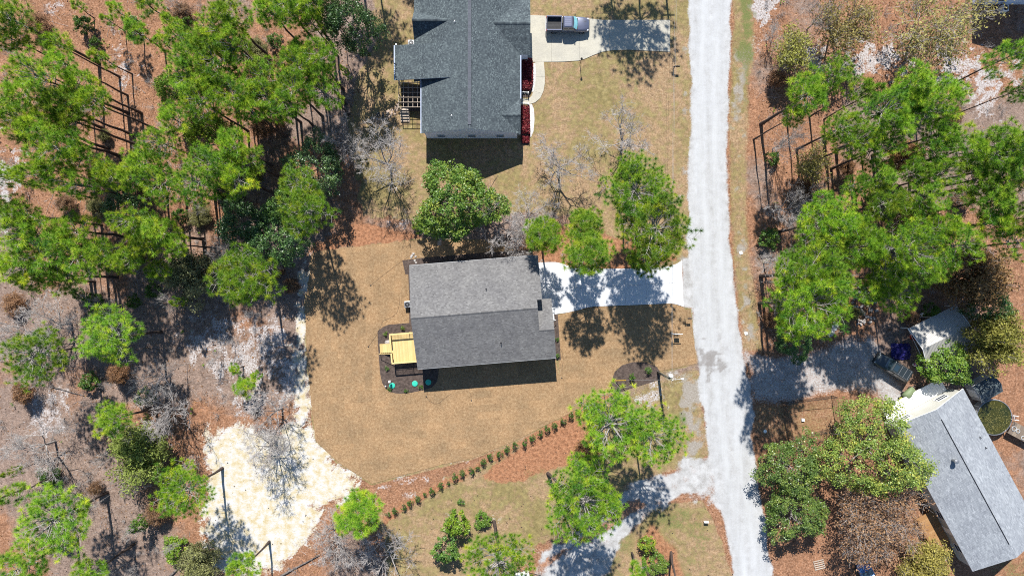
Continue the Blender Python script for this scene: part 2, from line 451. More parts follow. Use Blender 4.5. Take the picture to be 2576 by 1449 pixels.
def terrain_mat():
    m, nt, p = base_mat('terrain')
    geo = nt.nodes.new('ShaderNodeNewGeometry')
    pos = geo.outputs['Position']
    def A(n):
        a = nt.nodes.new('ShaderNodeAttribute'); a.attribute_name = n
        return a.outputs['Fac']
    N_big = noise(nt, pos, 0.12, 4, 0.6).outputs[0]
    N_mid = noise(nt, pos, 0.9, 5, 0.65).outputs[0]
    N_fin = noise(nt, pos, 4.5, 5, 0.7).outputs[0]
    N_vf = noise(nt, pos, 17.0, 3, 0.7).outputs[0]
    vor = nt.nodes.new('ShaderNodeTexVoronoi'); vor.inputs['Scale'].default_value = 7.0
    nt.links.new(pos, vor.inputs['Vector'])
    vcol = nt.nodes.new('ShaderNodeSeparateColor'); nt.links.new(vor.outputs['Color'], vcol.inputs[0])
    # streaky fibres: stretched noise, turned by a slow noise
    mp = nt.nodes.new('ShaderNodeMapping'); mp.inputs['Scale'].default_value = (3.0, 14.0, 1.0); mp.inputs['Rotation'].default_value = (0, 0, 0.6)
    nt.links.new(pos, mp.inputs['Vector'])
    fib = noise(nt, mp.outputs[0], 1.0, 3, 0.7, 1.6).outputs[0]
    # litter
    r1 = ramp(nt, [(0.36, (0.095, 0.05, 0.03)), (0.45, (0.26, 0.132, 0.075)), (0.54, (0.385, 0.21, 0.125)), (0.66, (0.57, 0.41, 0.31))])
    s = math_(nt, 'MULTIPLY_ADD', N_fin, 0.55, math_(nt, 'MULTIPLY', N_vf, 0.45))
    nt.links.new(s, r1.inputs[0])
    r2 = ramp(nt, [(0.36, (0.085, 0.062, 0.05)), (0.47, (0.235, 0.165, 0.13)), (0.56, (0.36, 0.28, 0.235)), (0.66, (0.52, 0.44, 0.395))])
    nt.links.new(math_(nt, 'MULTIPLY_ADD', fib, 0.5, math_(nt, 'MULTIPLY', N_vf, 0.5)), r2.inputs[0])
    dsel = ramp(nt, [(0.44, (0, 0, 0)), (0.60, (1, 1, 1))])
    nt.links.new(math_(nt, 'MULTIPLY_ADD', A('duff'), 0.6, math_(nt, 'MULTIPLY', N_mid, 0.4)), dsel.inputs[0])
    litter = mixc(nt, dsel.outputs[0], r1.outputs[0], r2.outputs[0])
    leafy = ramp(nt, [(0.0, (0.75, 0.72, 0.7)), (1.0, (1.28, 1.22, 1.15))])
    nt.links.new(vcol.outputs[0], leafy.inputs[0])
    litter = mixc(nt, 0.7, litter, leafy.outputs[0], 'MULTIPLY')
    lm2 = ramp(nt, [(0.34, (0.55, 0.53, 0.52)), (0.47, (0.95, 0.95, 0.95)), (0.56, (1.08, 1.08, 1.08)), (0.68, (1.5, 1.48, 1.46))]); nt.links.new(noise(nt, pos, 1.1, 7, 0.78, 0.6).outputs[0], lm2.inputs[0])  # mottled tone: small shadows and needle clumps painted into the litter colour
    litter = mixc(nt, 1.0, litter, lm2.outputs[0], 'MULTIPLY')
    def mask(a, lo, hi, nz, amt):
        v = math_(nt, 'ADD', a, math_(nt, 'MULTIPLY', math_(nt, 'SUBTRACT', nz, 0.5), amt))
        mr = nt.nodes.new('ShaderNodeMapRange'); mr.interpolation_type = 'SMOOTHSTEP'
        nt.links.new(v, mr.inputs[0]); mr.inputs[1].default_value = lo; mr.inputs[2].default_value = hi
        return mr.outputs[0]
    # lawn: dormant grass, tan with olive
    rl = ramp(nt, [(0.37, (0.18, 0.11, 0.06)), (0.47, (0.335, 0.22, 0.125)), (0.55, (0.43, 0.30, 0.18)), (0.66, (0.60, 0.47, 0.32))])
    nt.links.new(math_(nt, 'MULTIPLY_ADD', N_vf, 0.5, math_(nt, 'MULTIPLY', N_fin, 0.5)), rl.inputs[0])
    ro = ramp(nt, [(0.37, (0.12, 0.105, 0.04)), (0.5, (0.25, 0.205, 0.08)), (0.64, (0.42, 0.345, 0.17))])
    nt.links.new(math_(nt, 'MULTIPLY_ADD', N_vf, 0.55, math_(nt, 'MULTIPLY', N_mid, 0.45)), ro.inputs[0])
    osel = ramp(nt, [(0.44, (0, 0, 0)), (0.55, (0.9, 0.9, 0.9))])
    nt.links.new(math_(nt, 'MULTIPLY_ADD', N_big, 0.5, math_(nt, 'MULTIPLY', N_mid, 0.5)), osel.inputs[0])
    lawn = mixc(nt, osel.outputs[0], rl.outputs[0], ro.outputs[0])
    lm = ramp(nt, [(0.36, (0.76, 0.77, 0.78)), (0.5, (1.0, 1.0, 1.0)), (0.64, (1.22, 1.2, 1.18))]); nt.links.new(noise(nt, pos, 1.7, 5, 0.7).outputs[0], lm.inputs[0])
    lawn = mixc(nt, 1.0, lawn, lm.outputs[0], 'MULTIPLY')
    col = mixc(nt, mask(A('lawn'), 0.3, 0.7, N_fin, 0.9), litter, lawn)
    # straw bed: red-brown pine straw
    rs = ramp(nt, [(0.34, (0.12, 0.05, 0.026)), (0.48, (0.34, 0.155, 0.08)), (0.66, (0.52, 0.31, 0.19))])
    nt.links.new(math_(nt, 'MULTIPLY_ADD', fib, 0.55, math_(nt, 'MULTIPLY', N_vf, 0.45)), rs.inputs[0])
    sl = ramp(nt, [(0.36, (0.6, 0.55, 0.52)), (0.48, (1.0, 1.0, 1.0)), (0.62, (1.4, 1.38, 1.35))]); nt.links.new(noise(nt, pos, 2.6, 5, 0.75).outputs[0], sl.inputs[0])
    strawc = mixc(nt, 1.0, rs.outputs[0], sl.outputs[0], 'MULTIPLY')
    smask = mask(A('straw'), 0.25, 0.75, N_fin, 1.0)
    col = mixc(nt, smask, col, strawc)
    # sand, with straw lying on it
    rw = ramp(nt, [(0.36, (0.26, 0.20, 0.165)), (0.48, (0.46, 0.41, 0.385)), (0.64, (0.66, 0.63, 0.62))])
    nt.links.new(N_fin, rw.inputs[0])
    col = mixc(nt, mask(A('sand'), 0.42, 0.68, math_(nt, 'MULTIPLY_ADD', N_fin, 0.5, math_(nt, 'MULTIPLY', N_mid, 0.5)), 1.5), col, rw.outputs[0])
    ry = ramp(nt, [(0.46, (0.66, 0.65, 0.625)), (0.54, (0.64, 0.565, 0.40)), (0.62, (0.55, 0.44, 0.235))])
    nt.links.new(math_(nt, 'ADD', math_(nt, 'MULTIPLY', N_mid, 0.62), math_(nt, 'MULTIPLY', fib, 0.40)), ry.inputs[0])
    col = mixc(nt, mask(A('ysand'), 0.3, 0.7, N_fin, 1.5), col, ry.outputs[0])
    # wheel tracks and gravelly verge
    rt = ramp(nt, [(0.34, (0.22, 0.185, 0.14)), (0.5, (0.35, 0.31, 0.26)), (0.64, (0.50, 0.47, 0.43))])
    nt.links.new(math_(nt, 'MULTIPLY_ADD', N_vf, 0.5, math_(nt, 'MULTIPLY', N_fin, 0.5)), rt.inputs[0])
    col = mixc(nt, mask(A('track'), 0.35, 0.7, N_mid, 1.2), col, rt.outputs[0])
    # green weeds
    rg = ramp(nt, [(0.36, (0.08, 0.10, 0.03)), (0.5, (0.16, 0.19, 0.06)), (0.64, (0.30, 0.29, 0.12))])
    nt.links.new(N_vf, rg.inputs[0])
    col = mixc(nt, mask(A('green'), 0.35, 0.85, math_(nt, 'MULTIPLY_ADD', N_fin, 0.6, math_(nt, 'MULTIPLY', N_mid, 0.4)), 2.2), col, rg.outputs[0])
    # crushed white stone road, streaked along its length
    mp2 = nt.nodes.new('ShaderNodeMapping'); mp2.inputs['Scale'].default_value = (0.9, 0.07, 1.0); mp2.inputs['Rotation'].default_value = (0, 0, R(-3))
    nt.links.new(pos, mp2.inputs['Vector'])
    stre = noise(nt, mp2.outputs[0], 1.0, 4, 0.6).outputs[0]
    rr = ramp(nt, [(0.38, (0.40, 0.395, 0.385)), (0.48, (0.50, 0.505, 0.505)), (0.60, (0.60, 0.612, 0.62))])
    nt.links.new(math_(nt, 'ADD', math_(nt, 'ADD', math_(nt, 'MULTIPLY', stre, 0.34), math_(nt, 'MULTIPLY', N_mid, 0.22)), math_(nt, 'ADD', math_(nt, 'MULTIPLY', N_fin, 0.22), math_(nt, 'MULTIPLY', N_vf, 0.22))), rr.inputs[0])
    rs2 = ramp(nt, [(0.37, (0.30, 0.285, 0.265)), (0.5, (0.50, 0.495, 0.485)), (0.62, (0.64, 0.64, 0.635))])
    nt.links.new(math_(nt, 'ADD', math_(nt, 'MULTIPLY', N_mid, 0.5), math_(nt, 'MULTIPLY', N_vf, 0.5)), rs2.inputs[0])
    rdc = mixc(nt, math_(nt, 'MULTIPLY', A('crownline'), 0.55), rr.outputs[0], rs2.outputs[0])
    rdc = mixc(nt, math_(nt, 'MULTIPLY', A('rut'), 0.45), rdc, (0.62, 0.63, 0.63))
    grav = mixc(nt, A('road'), rs2.outputs[0], rdc)
    gmask = mask(A('gravel'), 0.3, 0.75, N_fin, 0.9)
    gmask = math_(nt, 'MULTIPLY', gmask, math_(nt, 'SUBTRACT', 1.0, math_(nt, 'MULTIPLY', smask, 0.9)))
    col = mixc(nt, gmask, col, grav)
    col = mixc(nt, math_(nt, 'MULTIPLY', mask(A('stain'), 0.2, 1.0, N_fin, 1.4), 0.6), col, (0.17, 0.14, 0.12))
    col = mixc(nt, 1.0, col, (ALB,) * 3, 'MULTIPLY')
    nt.links.new(col, p.inputs['Base Color'])
    p.inputs['Roughness'].default_value = 0.95
    p.inputs['Specular IOR Level'].default_value = 0.1
    bn = nt.nodes.new('ShaderNodeBump'); bn.inputs['Strength'].default_value = 0.55; bn.inputs['Distance'].default_value = 0.09
    hgt = math_(nt, 'ADD', math_(nt, 'MULTIPLY', N_fin, 0.6), math_(nt, 'MULTIPLY', N_vf, 0.4))
    flat = math_(nt, 'SUBTRACT', 1.0, math_(nt, 'MULTIPLY', A('gravel'), 0.75))
    nt.links.new(math_(nt, 'MULTIPLY', hgt, flat), bn.inputs['Height'])
    nt.links.new(bn.outputs[0], p.inputs['Normal'])
    return m
M['terrain'] = terrain_mat()

def grid_sheet(name, keep, z):
    """keep: bool per grid cell, or None for all"""
    idx = np.arange(NXg * NYg).reshape(NYg, NXg)
    q = np.stack([idx[:-1, :-1], idx[:-1, 1:], idx[1:, 1:], idx[1:, :-1]], -1)
    F = q.reshape(-1, 4) if keep is None else q[keep]
    used, inv = np.unique(F.ravel(), return_inverse=True)
    V = np.stack([XX.ravel()[used], YY.ravel()[used], np.full(len(used), z)], -1)
    me = np_mesh(name, V, inv.reshape(-1, 4), M['terrain'])
    for k, val in ZONES.items():
        a = me.attributes.new(k, 'FLOAT', 'POINT')
        a.data.foreach_set('value', val.ravel()[used].astype(np.float32))
    o = bpy.data.objects.new(name, me)
    link(o)
    o['kind'] = 'structure'
    return o

def cells(poly, grow):
    cx = (XX[:-1, :-1] + XX[1:, 1:]) / 2; cy = (YY[:-1, :-1] + YY[1:, 1:]) / 2
    return sdf(W2(poly), cx, cy) > -grow

k_nl, k_sl = cells(Z_NLAWN, 0.6), cells(Z_SLAWN, 0.6) | cells(Z_SELAWN, 0.4)
k_sand = cells(Z_SAND, 0.9); k_road = cells(Z_ROAD, 0.9); k_side = cells(Z_SIDE, 0.6); k_east = cells(Z_EASTDRIVE, 0.8)
k_floor = cells(Z_FLOOR, 0.0)
tag(grid_sheet('ground', None, 0.0), 'ground of brown pine litter, dry grass and pale sand')
tag(grid_sheet('forest_floor', k_floor & ~k_sand, 0.004), 'brown needle litter floor under the left woods')
tag(grid_sheet('neighbour_lawn', k_nl & ~k_floor, 0.004), 'patchy tan and olive lawn around the green-roofed house')
tag(grid_sheet('roadside_lawn', k_sl & ~k_nl & ~k_floor, 0.004), 'dry tan grass below the row of young shrubs')
tag(grid_sheet('sand_clearing', k_sand, 0.008), 'white sand clearing strewn with yellow straw')
tag(grid_sheet('side_track', k_side, 0.008), 'pale gravel track branching left off the road')
tag(grid_sheet('east_driveway', k_east, 0.008), 'shaded grey gravel driveway running to the metal carport')
tag(grid_sheet('road', k_road, 0.012), 'white crushed stone road running top to bottom')

# ------------------------------------------------------------------ pieces laid on the ground
def cut_pieces(poly, ang, width, lens, rnd):
    """cut a polygon (world xy) into strips along ang and the strips into lengths; returns lists of xy loops"""
    out = []
    d = Vector((math.cos(ang), math.sin(ang))); n = Vector((-d.y, d.x))
    ts = [n.dot(Vector(p)) for p in poly]
    ss = [d.dot(Vector(p)) for p in poly]
    t = min(ts)
    while t < max(ts):
        s = min(ss) - rnd.random() * lens
        while s < max(ss):
            L = lens * rnd.uniform(0.8, 1.2)
            out += clip_all(poly, d, n, s, s + L, t, t + width)
            s += L
        t += width
    return out

def clip_all(poly, d, n, s0, s1, t0, t1):
    bm = bmesh.new()
    bm.faces.new([bm.verts.new((p[0], p[1], 0)) for p in poly])
    for nv, c in ((d, s1), (-d, -s0), (n, t1), (-n, -t0)):
        if not bm.faces: break
        v3 = Vector((nv.x, nv.y, 0))
        bmesh.ops.bisect_plane(bm, geom=list(bm.verts) + list(bm.edges) + list(bm.faces), plane_co=v3 * c, plane_no=v3, clear_outer=True)
    out = []
    for f in bm.faces:
        if f.calc_area() > 0.12:
            out.append([(v.co.x, v.co.y) for v in f.verts])
    bm.free()
    return out

def inset(loop, g):
    c = Vector((sum(p[0] for p in loop) / len(loop), sum(p[1] for p in loop) / len(loop)))
    return [tuple(Vector(p) + (c - Vector(p)).normalized() * g) for p in loop]

def sod_mat():
    m, nt, p = base_mat('sod')
    geo = nt.nodes.new('ShaderNodeNewGeometry'); pos = geo.outputs['Position']
    oi = nt.nodes.new('ShaderNodeObjectInfo')
    nf = noise(nt, pos, 3.0, 5, 0.75).outputs[0]; nv = noise(nt, pos, 9.0, 4, 0.8).outputs[0]; nb = noise(nt, pos, 0.3, 5, 0.65).outputs[0]
    r = ramp(nt, [(0.35, (0.20, 0.12, 0.06)), (0.46, (0.335, 0.215, 0.115)), (0.54, (0.415, 0.28, 0.155)), (0.66, (0.60, 0.445, 0.27))])
    nt.links.new(math_(nt, 'MULTIPLY_ADD', nv, 0.55, math_(nt, 'MULTIPLY', nf, 0.45)), r.inputs[0])
    rb = ramp(nt, [(0.35, (0.84, 0.85, 0.86)), (0.65, (1.12, 1.08, 1.05))]); nt.links.new(nb, rb.inputs[0])
    rr = ramp(nt, [(0.0, (0.92, 0.93, 0.935)), (1.0, (1.075, 1.06, 1.045))]); nt.links.new(oi.outputs['Random'], rr.inputs[0])
    c = mixc(nt, 1.0, mixc(nt, 1.0, r.outputs[0], rb.outputs[0], 'MULTIPLY'), rr.outputs[0], 'MULTIPLY')
    c = mixc(nt, 1.0, c, (ALB,) * 3, 'MULTIPLY')
    nt.links.new(c, p.inputs['Base Color']); p.inputs['Roughness'].default_value = 0.95; p.inputs['Specular IOR Level'].default_value = 0.1
    bn = nt.nodes.new('ShaderNodeBump'); bn.inputs['Strength'].default_value = 0.7; bn.inputs['Distance'].default_value = 0.06
    nt.links.new(nv, bn.inputs['Height']); nt.links.new(bn.outputs[0], p.inputs['Normal'])
    return m
M['sod'] = sod_mat()

SOD = {
    'back_lawn': ([(787, 634), (905, 620), (1060, 603), (1250, 607), (1338, 652), (1345, 700), (1380, 800), (1408, 961), (1062, 1001), (784, 1019), (772, 900), (768, 770)], R(89.0), 'tan sod lawn of long strips behind the new house'),
    'side_lawn': ([(784, 1019), (1062, 1001), (1408, 961), (1537, 964), (1540, 984), (1420, 1045), (1295, 1108), (1188, 1152), (1110, 1168), (936, 1216), (851, 1163), (794, 1108)], R(4.7), 'tan sod lawn between the new house and young shrub row'),
    'front_lawn': ([(1398, 793), (1440, 783), (1500, 772), (1600, 768), (1690, 763), (1716, 771), (1737, 780), (1752, 914), (1662, 933), (1640, 918), (1590, 912), (1550, 928), (1537, 964), (1408, 961)], R(3.0), 'tan sod lawn between the new house and the road'),
}
rnd = random.Random(5)
for nm, (poly, ang, lab) in SOD.items():
    W = W2(poly)
    lawn = MB().prism(W, 0.005, 0.014).build(nm, M['terrain'])
    for zk in ('lawn',):
        a = lawn.data.attributes.new(zk, 'FLOAT', 'POINT'); a.data.foreach_set('value', [1.0] * len(lawn.data.vertices))
    tag(lawn, lab, None, None, 'structure')
    for lp in cut_pieces(W, ang, 0.95, 3.4, rnd):
        z = 0.04 + rnd.uniform(-0.003, 0.003)
        MB().prism(inset(lp, 0.004), 0.018, z).build('sod_strip', M['sod'], lawn)

M['concrete_new'] = mat('new_concrete', (0.80, 0.81, 0.82), (0.75, 0.76, 0.775), 0.5, 0.85, fine=0.07, fscale=6, bump=0.1, bscale=40)
M['concrete_old'] = mat('old_concrete', (0.60, 0.565, 0.46), (0.50, 0.475, 0.40), 0.35, 0.88, fine=0.16, fscale=5, bump=0.15, bscale=30)

def slab_pieces(name, poly, cuts, m, label, z0, z1, gap=0.018):
    """a slab cut into panels by lines (point, normal)"""
    W = W2(poly)
    pieces = [W]
    for (p, nrm) in cuts:
        new = []
        for pc in pieces:
            for sgn in (1, -1):
                bm = bmesh.new()
                bm.faces.new([bm.verts.new((q[0], q[1], 0)) for q in pc])
                v3 = Vector((nrm[0], nrm[1], 0)).normalized() * sgn
                bmesh.ops.bisect_plane(bm, geom=list(bm.verts) + list(bm.edges) + list(bm.faces), plane_co=Vector((p[0], p[1], 0)) - v3 * gap / 2, plane_no=v3, clear_outer=True)
                for f in bm.faces:
                    if f.calc_area() > 0.05: new.append([(v.co.x, v.co.y) for v in f.verts])
                bm.free()
        pieces = new
    base = MB().prism(inset(W, 0.03), 0.003, z0 + 0.002).build(name, M['joint'])
    tag(base, label, None, None, 'structure')
    for pc in pieces:
        MB().prism(pc, z0 - 0.03, z1).build('concrete_panel', m, base)
    return base
M['joint'] = mat('joint_dirt', (0.12, 0.10, 0.08), (0.07, 0.06, 0.05), 2.0, 0.95)

def TT(c, r, pts): return [T(c, r, *p) for p in pts]
DRIVE1 = TT(2, 1, [(190, 535), (270, 531), (330, 531), (380, 542), (430, 562), (475, 578), (760, 581), (1000, 578), (1110, 570), (1190, 560), (1240, 545), (1280, 520), (1288, 700), (1295, 868), (1265, 856), (1230, 846), (1190, 842), (900, 855), (700, 862), (620, 865), (560, 875), (500, 892), (420, 910), (310, 926), (290, 830), (205, 815)])
a5 = R(3.0)
def vcut(zx): return (at(*T(2, 1, zx, 700))[:2], (math.cos(a5), math.sin(a5)))
slab_pieces('driveway', DRIVE1, [(at(*T(2, 1, 700, 715))[:2], (-math.sin(a5), math.cos(a5)))] + [vcut(x) for x in (345, 480, 690, 850, 1010, 1190)], M['concrete_new'], 'new white concrete driveway from the new house to the road', 0.03, 0.07)
DRIVE2 = [SRC(*p) for p in [(1540, 45), (1600, 48), (1680, 50), (1730, 56), (1765, 60), (1963, 60), (1963, 153), (1900, 150), (1840, 147), (1790, 149), (1765, 153), (1740, 162), (1715, 173), (1695, 179), (1650, 182), (1540, 183)]]
def vcut2(sx): return (at(*SRC(sx, 100))[:2], (1, 0))
slab_pieces('neighbour_driveway', DRIVE2, [vcut2(x) for x in (1616, 1697, 1786, 1869)], M['concrete_old'], 'cream concrete driveway where the pickup is parked', 0.03, 0.075)
WALK = [SRC(*p) for p in [(1568, 183), (1593, 183), (1596, 215), (1596, 245), (1592, 268), (1583, 288), (1568, 301), (1550, 307), (1527, 306), (1527, 290), (1548, 291), (1557, 283), (1563, 268), (1568, 245), (1570, 215)]]
slab_pieces('front_walk', WALK, [(at(*SRC(1580, y))[:2], n) for y, n in ((226, (0, 1)), (273, (0.35, 1)))], M['concrete_old'], 'curved cream concrete front walk beside red shrubs', 0.03, 0.07)

M['mulch'] = mat('dark_mulch', (0.16, 0.118, 0.098), (0.075, 0.054, 0.045), 3.0, 0.95, bump=0.9, bscale=18, fine=0.6, fscale=14)
M['whitestone'] = mat('white_stone', (0.62, 0.60, 0.57), (0.42, 0.40, 0.38), 6.0, 0.9, bump=0.9, bscale=12, fine=0.35, fscale=9)
def bed(name, poly, m, label, z=0.055):
    o = MB().prism(W2(poly), 0.004, z).build(name, M[m])
    return tag(o, label, None, None, 'structure')
def Z5(pts): return [SRC(1080 + x * 0.16566, 930 + y * 0.16566) for x, y in pts]
bed('mulch_bed', Z5([(160, 240), (250, 170), (350, 125), (540, 110), (720, 95), (720, -400), (690, -960), (800, -1030), (860, -980), (860, 400), (1240, 880), (1235, 1000), (1210, 1130), (1130, 1225), (980, 1278), (750, 1325), (560, 1342), (470, 1335), (400, 1312), (300, 1250), (240, 1150), (207, 1000), (190, 800), (165, 460)]), 'mulch', 'dark mulch bed around the wooden deck')
bed('mulch_bed', [(1012, 655), (1060, 649), (1200, 637), (1340, 628), (1342, 660), (1100, 690), (1020, 690)], 'mulch', 'narrow dark mulch strip along the top wall of the new house', 0.058)
bed('mulch_bed', [(1385, 790), (1403, 790), (1411, 905), (1392, 905)], 'mulch', 'narrow dark mulch strip along the front wall below the driveway')
bed('mulch_bed', [(1536, 965), (1546, 935), (1565, 918), (1592, 910), (1625, 911), (1652, 922), (1664, 940), (1655, 955), (1620, 966), (1580, 978), (1560, 985), (1545, 995), (1538, 990)], 'mulch', 'oval dark mulch bed at the foot of the utility pole')
bed('stone_edging', [SRC(*p) for p in [(1549, 308), (1558, 306), (1564, 320), (1566, 350), (1563, 385), (1556, 402), (1549, 400)]], 'whitestone', 'white stone edging beside the lower red hedge')
bed('stone_edging', [SRC(*p) for p in [(1563, 186), (1569, 186), (1571, 215), (1569, 245), (1563, 268), (1558, 272), (1560, 250), (1562, 220)]], 'whitestone', 'thin white stone edging beside the upper red hedge')
bed('shrub_bed', [SRC(*p) for p in [(1524, 168), (1558, 172), (1563, 200), (1560, 260), (1552, 285), (1524, 287)]], 'mulch', 'shaded planting bed of the upper red hedge')
bed('shrub_bed', [SRC(*p) for p in [(1524, 312), (1552, 310), (1553, 400), (1550, 424), (1526, 424)]], 'mulch', 'planting bed of the lower red hedge')
# ------------------------------------------------------------------ buildings
def shingle_mat(name, dark, mid, light, rough=0.9):
    m, nt, p = base_mat(name)
    an = nt.nodes.new('ShaderNodeAttribute'); an.attribute_name = 'tint'
    r = ramp(nt, [(q, tuple(v * ALB for v in c_)) for q, c_ in ((0.0, dark), (0.5, mid), (1.0, light))])
    nt.links.new(an.outputs['Fac'], r.inputs[0])
    tc = nt.nodes.new('ShaderNodeTexCoord')
    wx = ramp(nt, [(0.3, (0.84, 0.84, 0.86)), (0.7, (1.1, 1.1, 1.09))])
    nt.links.new(noise(nt, tc.outputs['Object'], 0.45, 5, 0.65).outputs[0], wx.inputs[0])
    gr = ramp(nt, [(0.3, (0.85,) * 3), (0.7, (1.13,) * 3)])
    nt.links.new(noise(nt, tc.outputs['Object'], 30, 2, 0.7).outputs[0], gr.inputs[0])
    c = mixc(nt, 1.0, mixc(nt, 1.0, r.outputs[0], wx.outputs[0], 'MULTIPLY'), gr.outputs[0], 'MULTIPLY')
    nt.links.new(c, p.inputs['Base Color'])
    p.inputs['Roughness'].default_value = rough; p.inputs['Specular IOR Level'].default_value = 0.15
    return m
M['sh_grey'] = shingle_mat('grey_shingles', (0.145, 0.141, 0.138), (0.208, 0.203, 0.198), (0.285, 0.28, 0.27))
M['sh_green'] = shingle_mat('green_shingles', (0.062, 0.077, 0.086), (0.102, 0.125, 0.134), (0.185, 0.225, 0.228))
M['sh_pale'] = shingle_mat('pale_grey_shingles', (0.27, 0.29, 0.315), (0.35, 0.375, 0.40), (0.45, 0.475, 0.50))
M['white'] = mat('white_trim', (0.78, 0.78, 0.76), (0.70, 0.70, 0.68), 1.0, 0.55, fine=0.05)
M['fascia_blue'] = mat('pale_blue_trim', (0.45, 0.51, 0.64), (0.4, 0.46, 0.58), 1.0, 0.6, fine=0.08)
M['siding_blue'] = mat('blue_white_siding', (0.70, 0.77, 0.9), (0.66, 0.73, 0.86), 0.7, 0.7, fine=0.08)
M['siding_cream'] = mat('cream_siding', (0.68, 0.67, 0.60), (0.60, 0.59, 0.52), 0.7, 0.7, fine=0.08)
M['siding_grey'] = mat('light_grey_siding', (0.55, 0.56, 0.56), (0.50, 0.51, 0.51), 0.7, 0.7, fine=0.06)
M['brick'] = mat('foundation_block', (0.33, 0.29, 0.26), (0.25, 0.2, 0.18), 3.0, 0.9, fine=0.3)
M['darkmetal'] = mat('dark_metal', (0.04, 0.04, 0.045), (0.025, 0.025, 0.03), 2.0, 0.5, 0.5)
M['galv'] = mat('galvanised_metal', (0.5, 0.51, 0.52), (0.42, 0.43, 0.44), 2.0, 0.45, 0.7)
M['glass'] = mat('window_glass', (0.03, 0.04, 0.05), (0.02, 0.025, 0.03), 1.0, 0.06, 0.0, 0.8, fine=0)
M['newwood'] = mat('new_pine_boards', (0.84, 0.64, 0.29), (0.72, 0.52, 0.21), 2.2, 0.75, tint=True, fine=0.14, fscale=12)
M['oldwood'] = mat('weathered_boards', (0.34, 0.27, 0.20), (0.22, 0.17, 0.13), 2.0, 0.9, tint=True, fine=0.3, fscale=10)
M['orangewood'] = mat('stained_boards', (0.50, 0.29, 0.13), (0.38, 0.20, 0.08), 2.0, 0.8, tint=True, fine=0.2, fscale=10)
M['palewood'] = mat('pale_pergola_boards', (0.62, 0.52, 0.42), (0.52, 0.42, 0.33), 2.0, 0.8, tint=True, fine=0.15, fscale=10)
M['black'] = mat('black_plastic', (0.015, 0.015, 0.016), (0.01, 0.01, 0.011), 2.0, 0.45, fine=0.1)
M['greenlid'] = mat('green_plastic_lid', (0.03, 0.42, 0.30), (0.025, 0.36, 0.25), 3.0, 0.5, fine=0.08)

def clip_half(poly, a, b, c):
    """keep a*x+b*y<=c"""
    out = []
    for i in range(len(poly)):
        p, q = poly[i], poly[(i + 1) % len(poly)]
        dp, dq = a * p[0] + b * p[1] - c, a * q[0] + b * q[1] - c
        if dp <= 0: out.append(p)
        if (dp < 0) != (dq < 0) and dp != dq:
            t = dp / (dp - dq)
            out.append((p[0] + (q[0] - p[0]) * t, p[1] + (q[1] - p[1]) * t))
    return out

def slope(mbS, mbD, pts, rnd, expo=0.143, tab=0.32, thick=0.008, deck=0.14, tn=(0.5, 0.25)):
    """shingle one planar roof face. pts: 3-D loop whose first edge is the eave, convex; mbS gets shingle tabs, mbD the decking"""
    P = [Vector(p) for p in pts]
    u = (P[1] - P[0]).normalized()
    n = None
    for k in range(2, len(P)):
        n = (P[1] - P[0]).cross(P[k] - P[0])
        if n.length > 1e-4: break
    n.normalize()
    if n.z < 0: n = -n
    wv = n.cross(u)
    if wv.z < 0: wv = -wv
    o = P[0]
    uv = [((p - o).dot(u), (p - o).dot(wv)) for p in P]
    ar = sum(uv[i][0] * uv[(i + 1) % len(uv)][1] - uv[(i + 1) % len(uv)][0] * uv[i][1] for i in range(len(uv)))
    hp = []
    for i in range(len(uv)):
        (x0, y0), (x1, y1) = uv[i], uv[(i + 1) % len(uv)]
        a, b = (y1 - y0), -(x1 - x0)
        if ar < 0: a, b = -a, -b
        hp.append((a, b, a * x0 + b * y0))
    umin, umax = min(p[0] for p in uv), max(p[0] for p in uv)
    wmin, wmax = min(p[1] for p in uv), max(p[1] for p in uv)
    y = wmin - 0.0
    while y < wmax:
        x = umin - rnd.random() * tab
        while x < umax:
            L = tab * rnd.choice((0.5, 0.75, 1.0, 1.0, 1.3, 1.7))
            q = [(x, y), (x + L, y), (x + L, y + expo + 0.002), (x, y + expo + 0.002)]
            x += L
            if q[1][0] < umin: continue
            for h in hp:
                q = clip_half(q, *h)
                if len(q) < 3: break
            if len(q) < 3: continue
            lift = rnd.choice((0.0, 0.0, 0.003))
            tint = min(1, max(0, rnd.gauss(tn[0], tn[1])))
            top = []
            for (a, b) in q:
                hgt = 0.006 + (thick + lift) * max(0.0, 1 - (b - y) / expo)
                top.append(o + u * a + wv * b + n * hgt)
            mbS.poly(top if ((top[1] - top[0]).cross(top[2] - top[0])).dot(n) > 0 else top[::-1], tint)
            lo = [p for p in q if abs(p[1] - y) < 1e-5]
            if len(lo) == 2:
                lo.sort()
                a3, b3 = o + u * lo[0][0] + wv * y, o + u * lo[1][0] + wv * y
                mbS.poly([a3, b3, b3 + n * (thick + lift + 0.006), a3 + n * (thick + lift + 0.006)], tint * 0.6)
        y += expo
    # decking slab under the shingles
    lower = [p - n * 0.0 - Vector((0, 0, deck)) for p in P]
    m_ = len(P)
    i = len(mbD.v)
    mbD.v += [tuple(p) for p in P] + [tuple(p) for p in lower]
    mbD.t += [0.5] * (2 * m_)
    mbD.f.append(tuple(i + k for k in range(m_))); mbD.f.append(tuple(i + m_ + k for k in range(m_ - 1, -1, -1)))
    for k in range(m_):
        k2 = (k + 1) % m_
        mbD.f.append((i + k, i + m_ + k, i + m_ + k2, i + k2))

